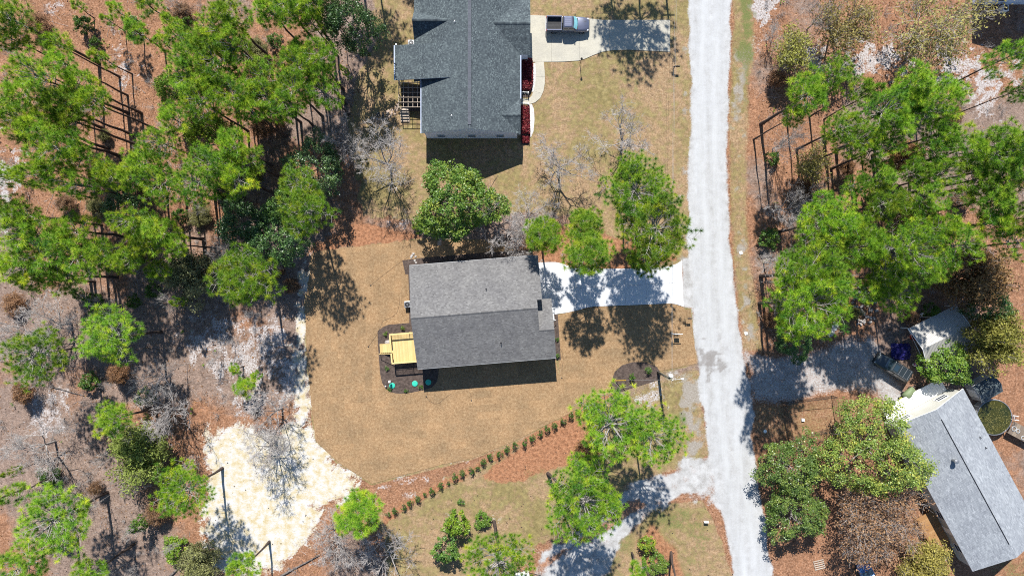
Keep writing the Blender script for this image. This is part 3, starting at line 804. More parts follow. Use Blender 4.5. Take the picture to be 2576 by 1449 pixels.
def roof_parts(parent, faces, m_sh, m_deck, seed, caps=(), tn=(0.5, 0.25), tab=0.32, capm=None, expo=0.143):
    rnd = random.Random(seed)
    S, D = MB(), MB()
    for f in faces:
        slope(S, D, f, rnd, tn=tn, tab=tab, expo=expo)
    roof = D.build('roof', m_deck, parent)
    sh = S.build('shingles', m_sh, roof)
    sh['kind'] = 'stuff'
    for (a, b, wd, ht) in caps:
        a, b = Vector(a), Vector(b)
        d = (b - a); L = d.length; d.normalize(); side = d.cross(Vector((0, 0, 1))).normalized()
        C = MB(); s = 0.0
        while s < L:
            e = min(L, s + 0.3)
            t = min(1, max(0, rnd.gauss(tn[0] - 0.1, tn[1])))
            p, q = a + d * s, a + d * e
            up = Vector((0, 0, ht)); dn = Vector((0, 0, -wd * 0.42))
            up2 = Vector((0, 0, ht + 0.012))
            C.poly([p + side * wd + dn + up, q + side * wd + dn + up2, q + up2 + Vector((0, 0, .02)), p + up + Vector((0, 0, .02))], t)
            C.poly([p + up + Vector((0, 0, .02)), q + up2 + Vector((0, 0, .02)), q - side * wd + dn + up2, p - side * wd + dn + up], t)
            s += 0.3
        C.build('ridge_cap', capm or m_sh, roof)
    return roof

def walls(parent, loop, z0, z1, m, name='wall', th=0.15):
    """one wall object per edge of a ccw loop"""
    n = len(loop)
    for k in range(n):
        a, b = Vector(loop[k]), Vector(loop[(k + 1) % n])
        d = (b - a).normalized(); nn = Vector((d.y, -d.x))
        q = [a + d * 0.0, b - d * th, b - nn * th - d * th, a - nn * th]
        MB().prism([tuple(p) for p in q], z0, z1).build(name, m, parent)

def window(parent, p, out, w_, h, z, wallm='white', up=1):
    """window on a wall: p centre xy, out outward dir"""
    o = Vector((out[0], out[1], 0)).normalized(); s = Vector((-o.y, o.x, 0))
    Mx = Matrix(((s.x, o.x, 0, p[0]), (s.y, o.y, 0, p[1]), (0, 0, 1, z), (0, 0, 0, 1)))
    fr = MB()
    t = 0.07
    for (x0, x1, z0, z1) in ((-w_ / 2 - t, w_ / 2 + t, -t, 0), (-w_ / 2 - t, w_ / 2 + t, h, h + t), (-w_ / 2 - t, -w_ / 2, 0, h), (w_ / 2, w_ / 2 + t, 0, h), (-w_ / 2, w_ / 2, h / 2 - 0.02, h / 2 + 0.02)):
        fr.box(x0, x1, 0.003, 0.06, z0, z1, M=Mx)
    f = fr.build('window', M['white'], parent)
    MB().box(-w_ / 2, w_ / 2, 0.004, 0.025, 0, h, M=Mx).build('pane', M['glass'], f)
    return f

def door(parent, p, out, w_, h, z, m='white', name='door', panels=0):
    o = Vector((out[0], out[1], 0)).normalized(); s = Vector((-o.y, o.x, 0))
    Mx = Matrix(((s.x, o.x, 0, p[0]), (s.y, o.y, 0, p[1]), (0, 0, 1, z), (0, 0, 0, 1)))
    d = MB().box(-w_ / 2, w_ / 2, 0.003, 0.05, 0, h, M=Mx).build(name, M[m], parent)
    if panels:
        for k in range(panels):
            MB().box(-w_ / 2 + 0.08, w_ / 2 - 0.08, 0.051, 0.065, k * h / panels + 0.05, (k + 1) * h / panels - 0.05, M=Mx).build('door_panel', M[m], d)
    else:
        MB().tube(Mx @ Vector((w_ / 2 - 0.1, 0.05, h * 0.45)), Mx @ Vector((w_ / 2 - 0.1, 0.11, h * 0.45)), 0.03, n=8).build('handle', M['galv'], d)
    return d

def vent_pipe(parent, x, y, z0, h=0.35, r=0.05, m='galv'):
    b = MB().lathe([(r * 2.4, -0.02), (r * 2.2, 0.04), (r, 0.1), (r, h), (r * 0.7, h)], 10, (x, y, z0)).build('vent_pipe', M[m], parent)
    return b

# ---- the new house (grey gable roof with a lower front gable)
EAVE, PITCH, HW = 3.9, 0.36, 6.79
hA = thing('new_house', 'new house with plain grey shingle gable roof and white concrete driveway', 'house', (-12.915, -3.84, 0), R(4.65))
zA = lambda y: EAVE + PITCH * (HW - abs(y))
RZ = zA(0)
x1, x2, x3 = 16.25, 16.9, 18.2
yr = -2.96; zr = zA(yr); ye = 1.0; ze = zr - PITCH * (ye - yr)
facesA = [
    [(x1, HW, EAVE), (0, HW, EAVE), (0, 0, RZ), (x1, 0, RZ)],
    [(x2, HW, EAVE), (x1, HW, EAVE), (x1, ye, zA(ye)), (x2, ye, zA(ye))],
    [(0, -HW, EAVE), (x1, -HW, EAVE), (x1, 0, RZ), (0, 0, RZ)],
    [(x1, -HW, EAVE), (x3, -HW, EAVE), (x3, yr, zr), (x1, yr, zr)],
    [(x3, ye, ze), (x1 - 0.0, ye, ze), (x1 - 0.0, yr, zr), (x3, yr, zr)],
]
roofA = roof_parts(hA, facesA, M['sh_grey'], M['white'], 3, caps=[((0, 0, RZ), (x1, 0, RZ), 0.16, 0.03), ((x1, yr, zr), (x3, yr, zr), 0.14, 0.03)], tn=(0.5, 0.2), tab=0.2)
for (vx, vy) in (T(1, 1, 1738, 735), T(1, 1, 1850, 1142)):
    p = at(vx, vy, 5.6); q = Matrix.Rotation(-R(4.65), 3, 'Z') @ (p - Vector((-12.915, -3.84, 0)))
    vent_pipe(roofA, q.x, q.y, zA(q.y) - 0.05, 0.45, 0.055, 'darkmetal')
wl = [(0.35, -6.4), (16.0, -6.4), (17.6, -6.4), (17.6, 0.7), (16.5, 0.7), (16.5, 6.4), (0.35, 6.4)]
walls(hA, [wl[0], wl[2], wl[3], wl[4], wl[5], wl[6]], 0.75, EAVE - 0.02, M['siding_grey'])
walls(hA, [(0.4, -6.35), (17.5, -6.35), (17.5, 0.65), (16.4, 0.65), (16.4, 6.35), (0.4, 6.35)], 0, 0.75, M['brick'], 'foundation')
for xx in (0.35, x1 - 0.3):
    g = MB()
    for xa in (xx, xx + 0.12):
        g.poly([(xa, -6.3, EAVE - 0.02), (xa, 6.3, EAVE - 0.02), (xa, 0, RZ - 0.2)] if xa != xx else [(xa, 6.3, EAVE - 0.02), (xa, -6.3, EAVE - 0.02), (xa, 0, RZ - 0.2)])
    g.build('gable_wall', M['siding_grey'], hA)
for y in (-1.2, 2.2, 4.8): window(hA, (0.35, y), (-1, 0), 0.9, 1.4, 1.7)
door(hA, (0.35, -4.0), (-1, 0), 1.6, 2.05, 1.2)
for x in (3, 7.5, 12): window(hA, (x, -6.4), (0, -1), 0.9, 1.4, 1.7); window(hA, (x, 6.4), (0, 1), 0.9, 1.4, 1.7)
door(hA, (16.5, 3.6), (1, 0), 4.8, 2.2, 0.4, 'white', 'garage_door', 4)
door(hA, (17.6, -1.2), (1, 0), 0.95, 2.05, 0.85)
window(hA, (17.6, -4.3), (1, 0), 1.6, 1.4, 1.6)
MB().box(0.0, x1, HW, HW + 0.05, EAVE - 0.12, EAVE - 0.01).build('gutter', M['siding_grey'], hA)
MB().box(0.0, x3, -HW - 0.06, -HW, EAVE - 0.12, EAVE - 0.01).build('gutter', M['siding_grey'], hA)
# small porch steps with a white rail at the front door
st = thing('front_steps', 'small white railed porch steps at the front of the new house', 'steps', (0, 0, 0), 0)
st.matrix_world = hA.matrix_basis.copy()
for k in range(3):
    MB().box(17.7 + 0.3 * k, 18.0 + 0.3 * k, -2.0, -0.4, 0.08, 0.75 - 0.22 * k).build('step', M['concrete_new'], st)
for y in (-2.05, -0.35):
    for x in (17.75, 18.05, 18.35, 18.65):
        MB().box(x - 0.025, x + 0.025, y - 0.025, y + 0.025, 0.08, 1.65 - (x - 17.7) * 0.75).build('baluster', M['white'], st)
    b = MB(); b.tube((17.7, y, 1.68), (18.75, y, 0.9), 0.04, n=6); b.build('hand_rail', M['white'], st)

# ---- timber deck with stairs behind the new house
dk = thing('wooden_deck', 'new yellow timber deck with railings and stairs behind the house', 'deck')
dk.matrix_world = hA.matrix_basis.copy()
DX0, DX1, DY0, DY1, DZ = -3.6, 0.33, -5.95, -2.1, 1.2
rnd = random.Random(9)
nb = 27; bw = (DX1 - DX0) / nb
for k in range(nb):
    MB().box(DX0 + k * bw + 0.004, DX0 + (k + 1) * bw - 0.004, DY0, DY1, DZ - 0.04, DZ, rnd.random()).build('deck_board', M['newwood'], dk)
MB().box(DX0, DX1, DY0 - 0.04, DY0 - 0.002, DZ - 0.25, DZ - 0.05, 0.6).build('rim_joist', M['newwood'], dk)
MB().box(DX0, DX1, DY1 + 0.002, DY1 + 0.04, DZ - 0.25, DZ - 0.05, 0.6).build('rim_joist', M['newwood'], dk)
MB().box(DX0 - 0.04, DX0 - 0.002, DY0, DY1, DZ - 0.25, DZ - 0.05, 0.6).build('rim_joist', M['newwood'], dk)
SY0, SY1 = -4.62, -3.38
posts = [(DX0, DY0), (DX0, DY1), (DX0 + 2.5, DY0), (DX0 + 2.5, DY1), (DX0, SY0 - 0.06), (DX0, SY1 + 0.06)]
for (x, y) in posts:
    MB().box(x - 0.05, x + 0.05, y - 0.05, y + 0.05, 0, DZ + 0.93, 0.4).build('post', M['newwood'], dk)
def rail_run(a, b):
    a, b = Vector(a), Vector(b); d = (b - a); L = d.length; d.normalize(); s = Vector((-d.y, d.x))
    q = [a + s * 0.1, a - s * 0.1, b - s * 0.1, b + s * 0.1]
    MB().prism([tuple(p) for p in q], DZ + 0.95, DZ + 0.99, rnd.random() * 0.3).build('top_rail', M['newwood'], dk)
    q = [a + s * 0.03, a - s * 0.03, b - s * 0.03, b + s * 0.03]
    MB().prism([tuple(p) for p in q], DZ + 0.08, DZ + 0.12, rnd.random()).build('bottom_rail', M['newwood'], dk)
    n = int(L / 0.125)
    for k in range(1, n):
        c = a + d * (k * L / n)
        MB().box(c.x - 0.019, c.x + 0.019, c.y - 0.019, c.y + 0.019, DZ + 0.12, DZ + 0.95, rnd.random()).build('baluster', M['newwood'], dk)
rail_run((DX0 - 0.05, DY1), (DX1, DY1)); rail_run((DX0 - 0.05, DY0), (DX1, DY0))
rail_run((DX0, SY1), (DX0, DY1 - 0.11)); rail_run((DX0, DY0 + 0.11), (DX0, SY0))
for k in range(6):
    zt = DZ - (k + 1) * DZ / 7
    x = DX0 - 0.05 - 0.3 * k
    for j in range(2):
        MB().box(x - 0.3 + j * 0.15 + 0.004, x - 0.155 + j * 0.15, SY0, SY1, zt - 0.04, zt, rnd.random()).build('stair_tread', M['newwood'], dk)
for y in (SY0 + 0.02, SY1 - 0.06):
    q = [(DX0 - 0.05, DZ - 0.1), (DX0 - 1.85, 0.1), (DX0 - 1.85, 0.0), (DX0 - 1.5, 0.0), (DX0 - 0.05, DZ - 0.55)]
    s = MB(); s.loft([[(p[0], y, p[1]) for p in q], [(p[0], y + 0.04, p[1]) for p in q]]); s.build('stringer', M['newwood'], dk)
MB().box(DX0 - 1.86, DX0 - 1.77, SY0 - 0.12, SY0 - 0.03, 0, 1.0, 0.3).build('post', M['newwood'], dk)
b = MB(); b.tube((DX0 - 1.82, SY0 - 0.075, 1.0), (DX0, SY0 - 0.075, DZ + 0.9), 0.04, n=6); b.build('hand_rail', M['newwood'], dk)

# ---- the green-roofed neighbour house
hB = thing('green_roof_house', 'large house with weathered green shingle roof and crossing gables', 'house')
E, PB = 3.6, 0.41
xr, yS, yN = -5.41, 20.3, 46.0
xw, xe = -11.91, 1.10
zB = lambda x: E + PB * (6.5 - abs(x - xr))
zr_ = zB(xr)
xw2 = -12.93; zw2 = E - PB * 1.02
# west and east main slopes, cut around the crossing gables
fB = []
yW1, yW0 = 36.55, 32.70       # west gable at its eave
xWg, yWg = -8.33, 34.62
zWg = zB(xWg)
fB += [[(xw, 27.2, E), (xw, yS, E), (xr, yS, zr_), (xr, 27.2, zr_)]]
fB += [[(xw2, yW0, zw2), (xw2, 27.2, zw2), (xr, 27.2, zr_), (xr, yWg, zr_), (xWg, yWg, zWg)]]
fB += [[(xw2, yN, zw2), (xw2, yW1, zw2), (xWg, yWg, zWg), (xr, yWg, zr_), (xr, yN, zr_)]]
# west gable (ridge runs east-west)
fB += [[(xw2, yW0, zw2), (xWg, yWg, zWg), (xw2 - 0.02, yWg, zWg)]]
fB[-1] = [(xw2, yW0, zw2), (xw2 + 0.01, yW0 + 0.003, zw2 + 0.002), (xWg, yWg, zWg), (xw2, yWg, zWg)]
# east slopes
yE0, yE1 = 30.6, 37.9; xEg, yEg = -2.38, 34.25; zEg = zB(xEg)
yP0, yP1 = 20.16, 24.8; xPg, yPg = -1.37, 22.46; zPg = zB(xPg)
fB += [[(xe, yP1, E), (xe, yE0, E), (xEg, yEg, zEg), (xr, yEg, zr_), (xr, yPg, zr_), (xPg, yPg, zPg)]]
fB += [[(xe, yE1, E), (xe, yN, E), (xr, yN, zr_), (xr, yEg, zr_), (xEg, yEg, zEg)]]
fB += [[(xr, yS, zr_), (xr, yPg, zr_), (xPg, yPg, zPg), (xe - 0.12, yP0 + 0.12, E + 0.04), (xe - 0.12, yS, E + 0.04)]]
fB[-1] = [(xr, yPg, zr_), (xr, yS, zr_), (xe - 0.05, yS, E + 0.015), (xPg, yPg, zPg)]
roofB_plain = fB
def gable(xa, xb, ya, yb, yrid, zrid, za, valley):
    """crossing gable: ridge at yrid from xa (meets the main roof) to xb (gable end)"""
    return [[(xb, ya, za), (valley[0], ya, za), (xa, yrid, zrid), (xb, yrid, zrid)],
            [(valley[0], yb, za), (xb, yb, za), (xb, yrid, zrid), (xa, yrid, zrid)]]
xE = 2.39
gE = [[(xe, yE0, E), (xE, yE0, E), (xE, yEg, zEg), (xEg, yEg, zEg)], [(xE, yE1, E), (xe, yE1, E), (xEg, yEg, zEg), (xE, yEg, zEg)]]
gP = [[(xe - 0.3, yP0, E), (xe + 0.02, yP0, E), (xe + 0.02, yPg, zPg), (xPg, yPg, zPg)], [(xe + 0.02, yP1, E), (xe - 0.02, yP1, E), (xPg, yPg, zPg), (xe + 0.02, yPg, zPg)]]
gW = [[(xw2, yW1, zw2), (xw2 - 0.01, yW1 - 0.003, zw2), (xw2, yWg, zWg), (xWg, yWg, zWg)]]
def gable_face(xend, xmeet, zlow, yr2, zr2, ylow):
    return [(xend, ylow, zlow), (xmeet, yr2, zr2), (xend, yr2, zr2)]
fW = []
for ylow in (yW0, yW1):
    # eave edge is the short bit at the corner; shingle rows run along the ridge direction
    fW.append([(xw2, yWg, zWg), (xWg, yWg, zWg), (xw2, ylow, zw2)])
fB = [f for i, f in enumerate(roofB_plain) if i != 3]
# rear patio cover, shallower, rising out of the west slope
xX, zX = -15.35, 4.0
xM = -7.9; zM = zB(xM) + 0.02
fB += [[(xX, 31.7, zX), (xX, 27.15, zX), (xM, 27.15, zM), (xM, 31.7, zM)]]
roofB = roof_parts(hB, fB + fW + gE + gP, M['sh_green'], M['fascia_blue'], 7,
                   caps=[((xw2, yWg, zWg), (xWg, yWg, zWg), 0.17, 0.05), ((xEg, yEg, zEg), (xE, yEg, zEg), 0.17, 0.05), ((xPg, yPg, zPg), (xe, yPg, zPg), 0.15, 0.04)],
                   tn=(0.42, 0.24), tab=0.13)
M['ridgevent'] = mat('ridge_vent', (0.135, 0.145, 0.17), (0.10, 0.11, 0.13), 2.0, 0.8, fine=0.3, fscale=4)
for k in range(80):
    y = yS + 0.5 + k * 0.3
    MB().box(xr - 0.21, xr + 0.21, y, y + 0.292, zr_ - 0.06, zr_ + 0.075, M=Matrix.Translation((0, 0, 0.004 * (k % 2)))).build('ridge_cap', M['ridgevent'], roofB)
for (sx, sy) in ((1334, 71), (1325, 343), (1316, 2)):
    p = at(*SRC(sx, sy), 4.7); vent_pipe(roofB, p.x, p.y, zB(p.x) - 0.05, 0.4, 0.06, 'white')
wB = [(xw + 0.35, yS + 0.12), (xe - 0.4, yS + 0.12), (xe - 0.4, yE0 + 0.3), (xE - 0.3, yE0 + 0.3), (xE - 0.3, yE1 - 0.3), (xe - 0.4, yE1 - 0.3), (xe - 0.4, yN - 0.3), (xw + 0.35, yN - 0.3)]
walls(hB, wB, 0.0, E - 0.03, M['siding_blue'])
g = MB(); g.poly([(xw + 0.4, yS + 0.12, E - 0.03), (xe - 0.45, yS + 0.12, E - 0.03), (xr, yS + 0.12, zr_ - 0.15)]); g.poly([(xe - 0.45, yS + 0.22, E - 0.03), (xw + 0.4, yS + 0.22, E - 0.03), (xr, yS + 0.22, zr_ - 0.15)])
g.build('gable_wall', M['siding_blue'], hB)
for (xx, ya, yb, yy, zz, zl) in ((xE - 0.25, yE0 + 0.2, yE1 - 0.2, yEg, zEg, E), (xw2 + 0.3, yW0 + 0.1, yW1 - 0.1, yWg, zWg, zw2)):
    g = MB(); g.poly([(xx, ya, zl), (xx, yb, zl), (xx, yy, zz - 0.12)]); g.build('gable_wall', M['siding_blue'], hB)
MB().box(-7.3, -6.6, yS + 0.06, yS + 0.12, 4.35, 4.75).build('gable_vent', M['white'], hB)
for x in (-9.5, -5.4, -1.6): window(hB, (x, yS + 0.12), (0, -1), 1.0, 1.4, 1.0)
door(hB, (xE - 0.3, 34.25), (1, 0), 4.9, 2.2, 0.08, 'white', 'garage_door', 4)
door(hB, (xe - 0.4, 25.9), (1, 0), 1.0, 2.1, 0.5)
for y in (23, 28.5): window(hB, (xe - 0.4, y), (1, 0), 1.2, 1.5, 0.9)
for y in (22.5, 25): window(hB, (xw + 0.35, y), (-1, 0), 1.2, 1.5, 0.9)
for (x, y) in ((xX + 0.15, 27.8), (xX + 0.15, 31.9), (xX + 0.15, 29.85)): MB().box(x - 0.08, x + 0.08, y - 0.08, y + 0.08, 0, zX - 0.14).build('porch_post', M['white'], hB)
for (xa, ya, yb) in ((xw - 0.11, yS, 27.55), (xX - 0.11, 27.15, 31.7), (xe + 0.0, 24.85, 30.55)):
    MB().box(xa, xa + 0.11, ya, yb, (zX if xa < -15 else E) - 0.13, (zX if xa < -15 else E) - 0.01).build('gutter', M['fascia_blue'], hB)
# white porch steps railings in front of that house
pr = thing('porch_railing', 'white porch step railing above the curved walk, upper of two', 'railing', at(*SRC(1527, 273), 0.6))
pr2 = thing('porch_railing', 'white porch step railing above the curved walk, lower of two', 'railing', at(*SRC(1527, 305.5), 0.6))
for e in (pr, pr2):
    e.location.z = 0.05
    for k in range(5):
        MB().box(0.22 * k - 0.02, 0.22 * k + 0.02, -0.02, 0.02, 0, 1.0 - 0.06 * k).build('baluster', M['white'], e)
    MB().box(0.88, 1.02, -0.07, 0.07, 0, 0.95).build('newel_post', M['white'], e)
    b = MB(); b.tube((-0.1, 0, 1.03), (0.95, 0, 0.8), 0.045, n=6); b.build('hand_rail', M['white'], e)

# ---- pergola behind it
pg = thing('pergola', 'open timber pergola grid behind the green-roofed house', 'pergola')
def Z3(x, y): return SRC(1080 + x * 0.138, 220 + y * 0.138)
PH = 2.5
pa = at(*Z3(625, 130), PH); pb = at(*Z3(1125, 685), PH)
X0, X1, Y1, Y0 = pa.x, pb.x + 0.1, pa.y, pb.y
rnd = random.Random(4)
for k in range(6):
    y = Y0 + (Y1 - Y0) * k / 5.35
    MB().box(X0, X1, y - 0.026, y + 0.026, PH - 0.03, PH + 0.06, rnd.random()).build('rafter', M['palewood'], pg)
for k in range(6):
    x = X0 + 0.08 + (X1 - X0) * k / 5.15
    MB().box(x - 0.028, x + 0.028, Y0, Y1, PH - 0.13, PH - 0.032, rnd.random()).build('beam', M['palewood'], pg)
for (x, y) in ((X0 + 0.08, Y0), (X0 + 0.08, Y1 - 0.3), (X1 - 0.1, Y0), (X0 + 0.08, (Y0 + Y1) / 2)):
    MB().box(x - 0.07, x + 0.07, y - 0.07, y + 0.07, 0, PH - 0.14, 0.5).build('post', M['palewood'], pg)
MB().box(X0 + 0.1, X1 - 0.2, Y0 + 0.1, Y1, 0.03, 0.3, 0.7).build('floor', M['mulch'], pg)
st = thing('patio_stairs', 'wooden stairs coming down below the pergola', 'stairs', at(*Z3(780, 740)))
for k in range(5):
    MB().box(-0.6, 0.55, -0.34 * (k + 1) + 0.03, -0.34 * k, 0.95 - 0.19 * k - 0.04, 0.95 - 0.19 * k, rnd.random()).build('stair_tread', M['palewood'], st)
for x in (-0.62, 0.56):
    s = MB(); q = [(0, 0.9), (-1.8, 0.05), (-1.8, 0.0), (-1.4, 0), (0, 0.6)]
    s.loft([[(x, p[0], p[1]) for p in q], [(x + 0.05, p[0], p[1]) for p in q]]); s.build('stringer', M['palewood'], st)

# ---- pale house at the lower right
ang3 = math.atan2(-19.07, 10.36)
hC = thing('pale_roof_house', 'long slanted house with pale grey roof beside the round pool', 'house', (54.98, -15.74, 0), ang3)
# local x runs along the ridge, local +y is the right-hand (sunny) side
LC, HC, EC, RC = 21.8, 5.2, 3.2, 4.85
ovl = 0.0
facesC = [[(LC, HC, EC), (0, HC, EC), (0, 0, RC), (LC, 0, RC)], [(0, -HC, EC), (LC, -HC, EC), (LC, 0, RC), (0, 0, RC)]]
roofC = roof_parts(hC, facesC, M['sh_pale'], M['white'], 13, caps=[], tn=(0.5, 0.22), tab=0.3)
MB().box(1.4, LC - 2.0, -0.09, 0.0, RC - 0.03, RC + 0.05).build('ridge_vent', M['darkmetal'], roofC)
def c_local(sx, sy, h):
    p = at(*SRC(sx, sy), h) - Vector((54.98, -15.74, 0)); return Matrix.Rotation(-ang3, 3, 'Z') @ p
q = c_local(2799, 1350, 5.1)
chim = MB().lathe([(0.17, -0.3), (0.17, 0.75), (0.3, 0.78), (0.3, 0.98), (0.1, 1.05)], 12, (q.x, q.y, 4.4)).build('flue', M['galv'], roofC)
for (sx, sy) in ((2874, 1282), (2891, 1312)):
    q = c_local(sx, sy, 3.9); vent_pipe(roofC, q.x, q.y, EC + (HC - abs(q.y)) * 0.317 - 0.05, 0.35, 0.06, 'darkmetal')
walls(hC, [(0.25, -HC + 0.3), (LC - 0.25, -HC + 0.3), (LC - 0.25, HC - 0.3), (0.25, HC - 0.3)], 0, EC - 0.02, M['siding_cream'])
for xa in (0.25, LC - 0.3):
    g = MB(); g.poly([(xa, -HC + 0.3, EC - 0.02), (xa, HC - 0.3, EC - 0.02), (xa, 0, RC - 0.15)]); g.build('gable_wall', M['siding_cream'], hC)
window(hC, (0.25, 2.6), (-1, 0), 1.5, 1.0, 1.5); window(hC, (0.25, -2.8), (-1, 0), 1.2, 1.0, 1.5)
for x in (4, 9, 14, 19): window(hC, (x, -HC + 0.3), (0, -1), 1.1, 1.2, 1.3); window(hC, (x, HC - 0.3), (0, 1), 1.1, 1.2, 1.3)
door(hC, (16.5, -HC + 0.3), (0, -1), 0.95, 2.0, 0.6)
# white awning roof over the end of that house
aw = thing('white_porch', 'low white plank porch at the upper end of the pale house', 'porch', (54.98, -15.74, 0), ang3)
for k in range(16):
    y = -4.6 + k * 0.56
    MB().box(-1.6, 0.2, y, y + 0.545, 0.78, 0.82).build('porch_plank', M['white'], aw)
MB().box(-1.65, -1.6, -4.6, 4.36, 0.6, 0.83).build('porch_edge', M['white'], aw)
for y in (-4.4, -1.5, 1.4, 4.2): MB().tube((-1.5, y, 0), (-1.5, y, 0.77), 0.045, n=8).build('post', M['white'], aw)
# timber deck along its lower-left wall
dC = thing('side_deck', 'brown timber side deck with orange rail along the pale house', 'deck', (54.98, -15.74, 0), ang3)
for k in range(17):
    x = 13.6 + k * 0.3
    MB().box(x, x + 0.285, -7.6, -5.0, 0.66, 0.7, rnd.random()).build('deck_board', M['orangewood'], dC)
def railC(a, b):
    a, b = Vector(a), Vector(b); d = (b - a); L = d.length; d.normalize(); s = Vector((-d.y, d.x))
    MB().prism([tuple(p) for p in (a + s * 0.12, a - s * 0.12, b - s * 0.12, b + s * 0.12)], 1.62, 1.66, rnd.random()).build('top_rail', M['orangewood'], dC)
    n = int(L / 0.16)
    for k in range(n + 1):
        c = a + d * (k * L / n); MB().box(c.x - 0.02, c.x + 0.02, c.y - 0.02, c.y + 0.02, 0.7, 1.62, rnd.random()).build('baluster', M['orangewood'], dC)
railC((13.6, -7.6), (18.7, -7.6)); railC((18.7, -7.6), (18.7, -6.0))
for (x, y) in ((13.7, -7.5), (16.2, -7.5), (18.6, -7.5)): MB().box(x - 0.06, x + 0.06, y - 0.06, y + 0.06, 0, 0.66).build('post', M['orangewood'], dC)

# ---- house past the top right corner: only its shaded wall foot and shadow show
hD = thing('dark_corner_house', 'house at the top right corner seen by its shaded wall', 'house')
xa, xb, ya, yb = 62.4, 84.0, 38.4, 56.0
walls(hD, [(xa + 0.4, ya + 0.3), (xb, ya + 0.3), (xb, yb), (xa + 0.4, yb)], 0, 5.4, M['siding_blue'])
xm = (xa + xb) / 2
roof_parts(hD, [[(xa, yb, 5.4), (xa, ya, 5.4), (xm, ya, 8.8), (xm, yb, 8.8)], [(xb, ya, 5.4), (xb, yb, 5.4), (xm, yb, 8.8), (xm, ya, 8.8)]], M['sh_grey'], M['white'], 21, tab=0.8, expo=0.3)
g = MB(); g.poly([(xa + 0.4, ya + 0.3, 5.38), (xb - 0.4, ya + 0.3, 5.38), (xm, ya + 0.3, 8.6)]); g.build('gable_wall', M['siding_blue'], hD)
window(hD, (66, ya + 0.3), (0, -1), 1.0, 1.4, 1.2)

# ---- metal carport
M['carport'] = mat('carport_sheet', (0.62, 0.60, 0.55), (0.56, 0.54, 0.49), 0.8, 0.5, 0.15, 0.4, fine=0.1)
cpA = Vector((52.9, -5.4, 0)); cpB = Vector((55.8, -10.6, 0)); cpC = Vector((59.2, -2.3, 0))
dl = (cpC - cpA); LCp = dl.length; ang = math.atan2(dl.y, dl.x)
WCp = (cpB - cpA).length
cp = thing('metal_carport', 'open carport with ribbed beige metal roof near the parked SUV', 'carport', tuple(cpA), ang)
npan = 9
for side in (0, 1):
    for k in range(npan):
        xa_, xb_ = k * LCp / npan, (k + 1) * LCp / npan - 0.006
        y0, z0, y1, z1 = (0, 2.15, -WCp / 2, 3.2) if side == 0 else (-WCp, 2.15, -WCp / 2, 3.2)
        mb = MB(); nr = 4
        prof = []
        for j in range(nr):
            u0 = xa_ + (xb_ - xa_) * j / nr; du = (xb_ - xa_) / nr
            prof += [(u0, 0), (u0 + du * 0.55, 0), (u0 + du * 0.65, 0.035), (u0 + du * 0.9, 0.035)]
        prof.append((xb_, 0))
        for (p, q_) in zip(prof[:-1], prof[1:]):
            f = [(p[0], y0, z0 + p[1]), (q_[0], y0, z0 + q_[1]), (q_[0], y1, z1 + q_[1]), (p[0], y1, z1 + p[1])]
            mb.poly(f if side == 1 else f[::-1])
        mb.build('roof_panel', M['carport'], cp)
MB().box(-0.03, 0.0, -WCp, 0, 2.05, 2.12).build('end_beam', M['white'], cp)
for x in (0.15, LCp / 2, LCp - 0.15):
    for y in (-0.08, -WCp + 0.08):
        MB().box(x - 0.04, x + 0.04, y - 0.04, y + 0.04, 0, 2.13).build('post', M['white'], cp)
for y, s in ((0, 1), (-WCp, -1)):
    pass
tr = MB()
for (a, b) in (((-0.02, 0.02, 2.12), (-0.02, -WCp / 2, 3.23)), ((-0.02, -WCp / 2, 3.23), (-0.02, -WCp - 0.02, 2.12)), ((LCp, 0.02, 2.12), (LCp, -WCp / 2, 3.23)), ((LCp, -WCp / 2, 3.23), (LCp, -WCp - 0.02, 2.12))):
    tr.tube(a, b, 0.045, n=6)
tr.build('edge_trim', M['white'], cp)

# ---- small shed behind the pale house
sh = thing('garden_shed', 'small dark shed with grey roof beside the round pool', 'shed', at(*SRC(2862, 1132)), R(30))
roof_parts(sh, [[(-1.6, -1.3, 2.1), (1.6, -1.3, 2.1), (1.6, 0, 2.7), (-1.6, 0, 2.7)], [(1.6, 1.3, 2.1), (-1.6, 1.3, 2.1), (-1.6, 0, 2.7), (1.6, 0, 2.7)]], M['sh_green'], M['white'], 31)
walls(sh, [(-1.45, -1.15), (1.45, -1.15), (1.45, 1.15), (-1.45, 1.15)], 0, 2.1, M['siding_grey'])
door(sh, (-1.45, 0), (-1, 0), 1.2, 1.8, 0.05)
# ------------------------------------------------------------------ vegetation prototypes (mesh data shared by copies)
def unit(v):
    return v / (np.linalg.norm(v, axis=-1, keepdims=True) + 1e-9)

def segs_mesh(name, segs, m, n=3):
    """segs: array (k,8) p0 p1 r0 r1 -> tapered prisms"""
    S = np.array(segs, dtype=float)
    p0, p1, r0, r1 = S[:, 0:3], S[:, 3:6], S[:, 6], S[:, 7]
    d = unit(p1 - p0)
    ref = np.where(np.abs(d[:, 2:3]) > 0.9, np.array([[1.0, 0, 0]]), np.array([[0, 0, 1.0]]))
    a = unit(np.cross(d, ref)); b = np.cross(d, a)
    ks = np.arange(n) * 2 * np.pi / n
    ring = a[:, None, :] * np.cos(ks)[None, :, None] + b[:, None, :] * np.sin(ks)[None, :, None]
    V = np.concatenate([p0[:, None, :] + ring * r0[:, None, None], p1[:, None, :] + ring * r1[:, None, None]], 1)
    base = (np.arange(len(S)) * 2 * n)[:, None]
    F = []
    for k in range(n):
        k2 = (k + 1) % n
        F.append(np.concatenate([base + k, base + k2, base + n + k2, base + n + k], 1))
    return np_mesh(name, V.reshape(-1, 3), np.concatenate(F, 0), m)

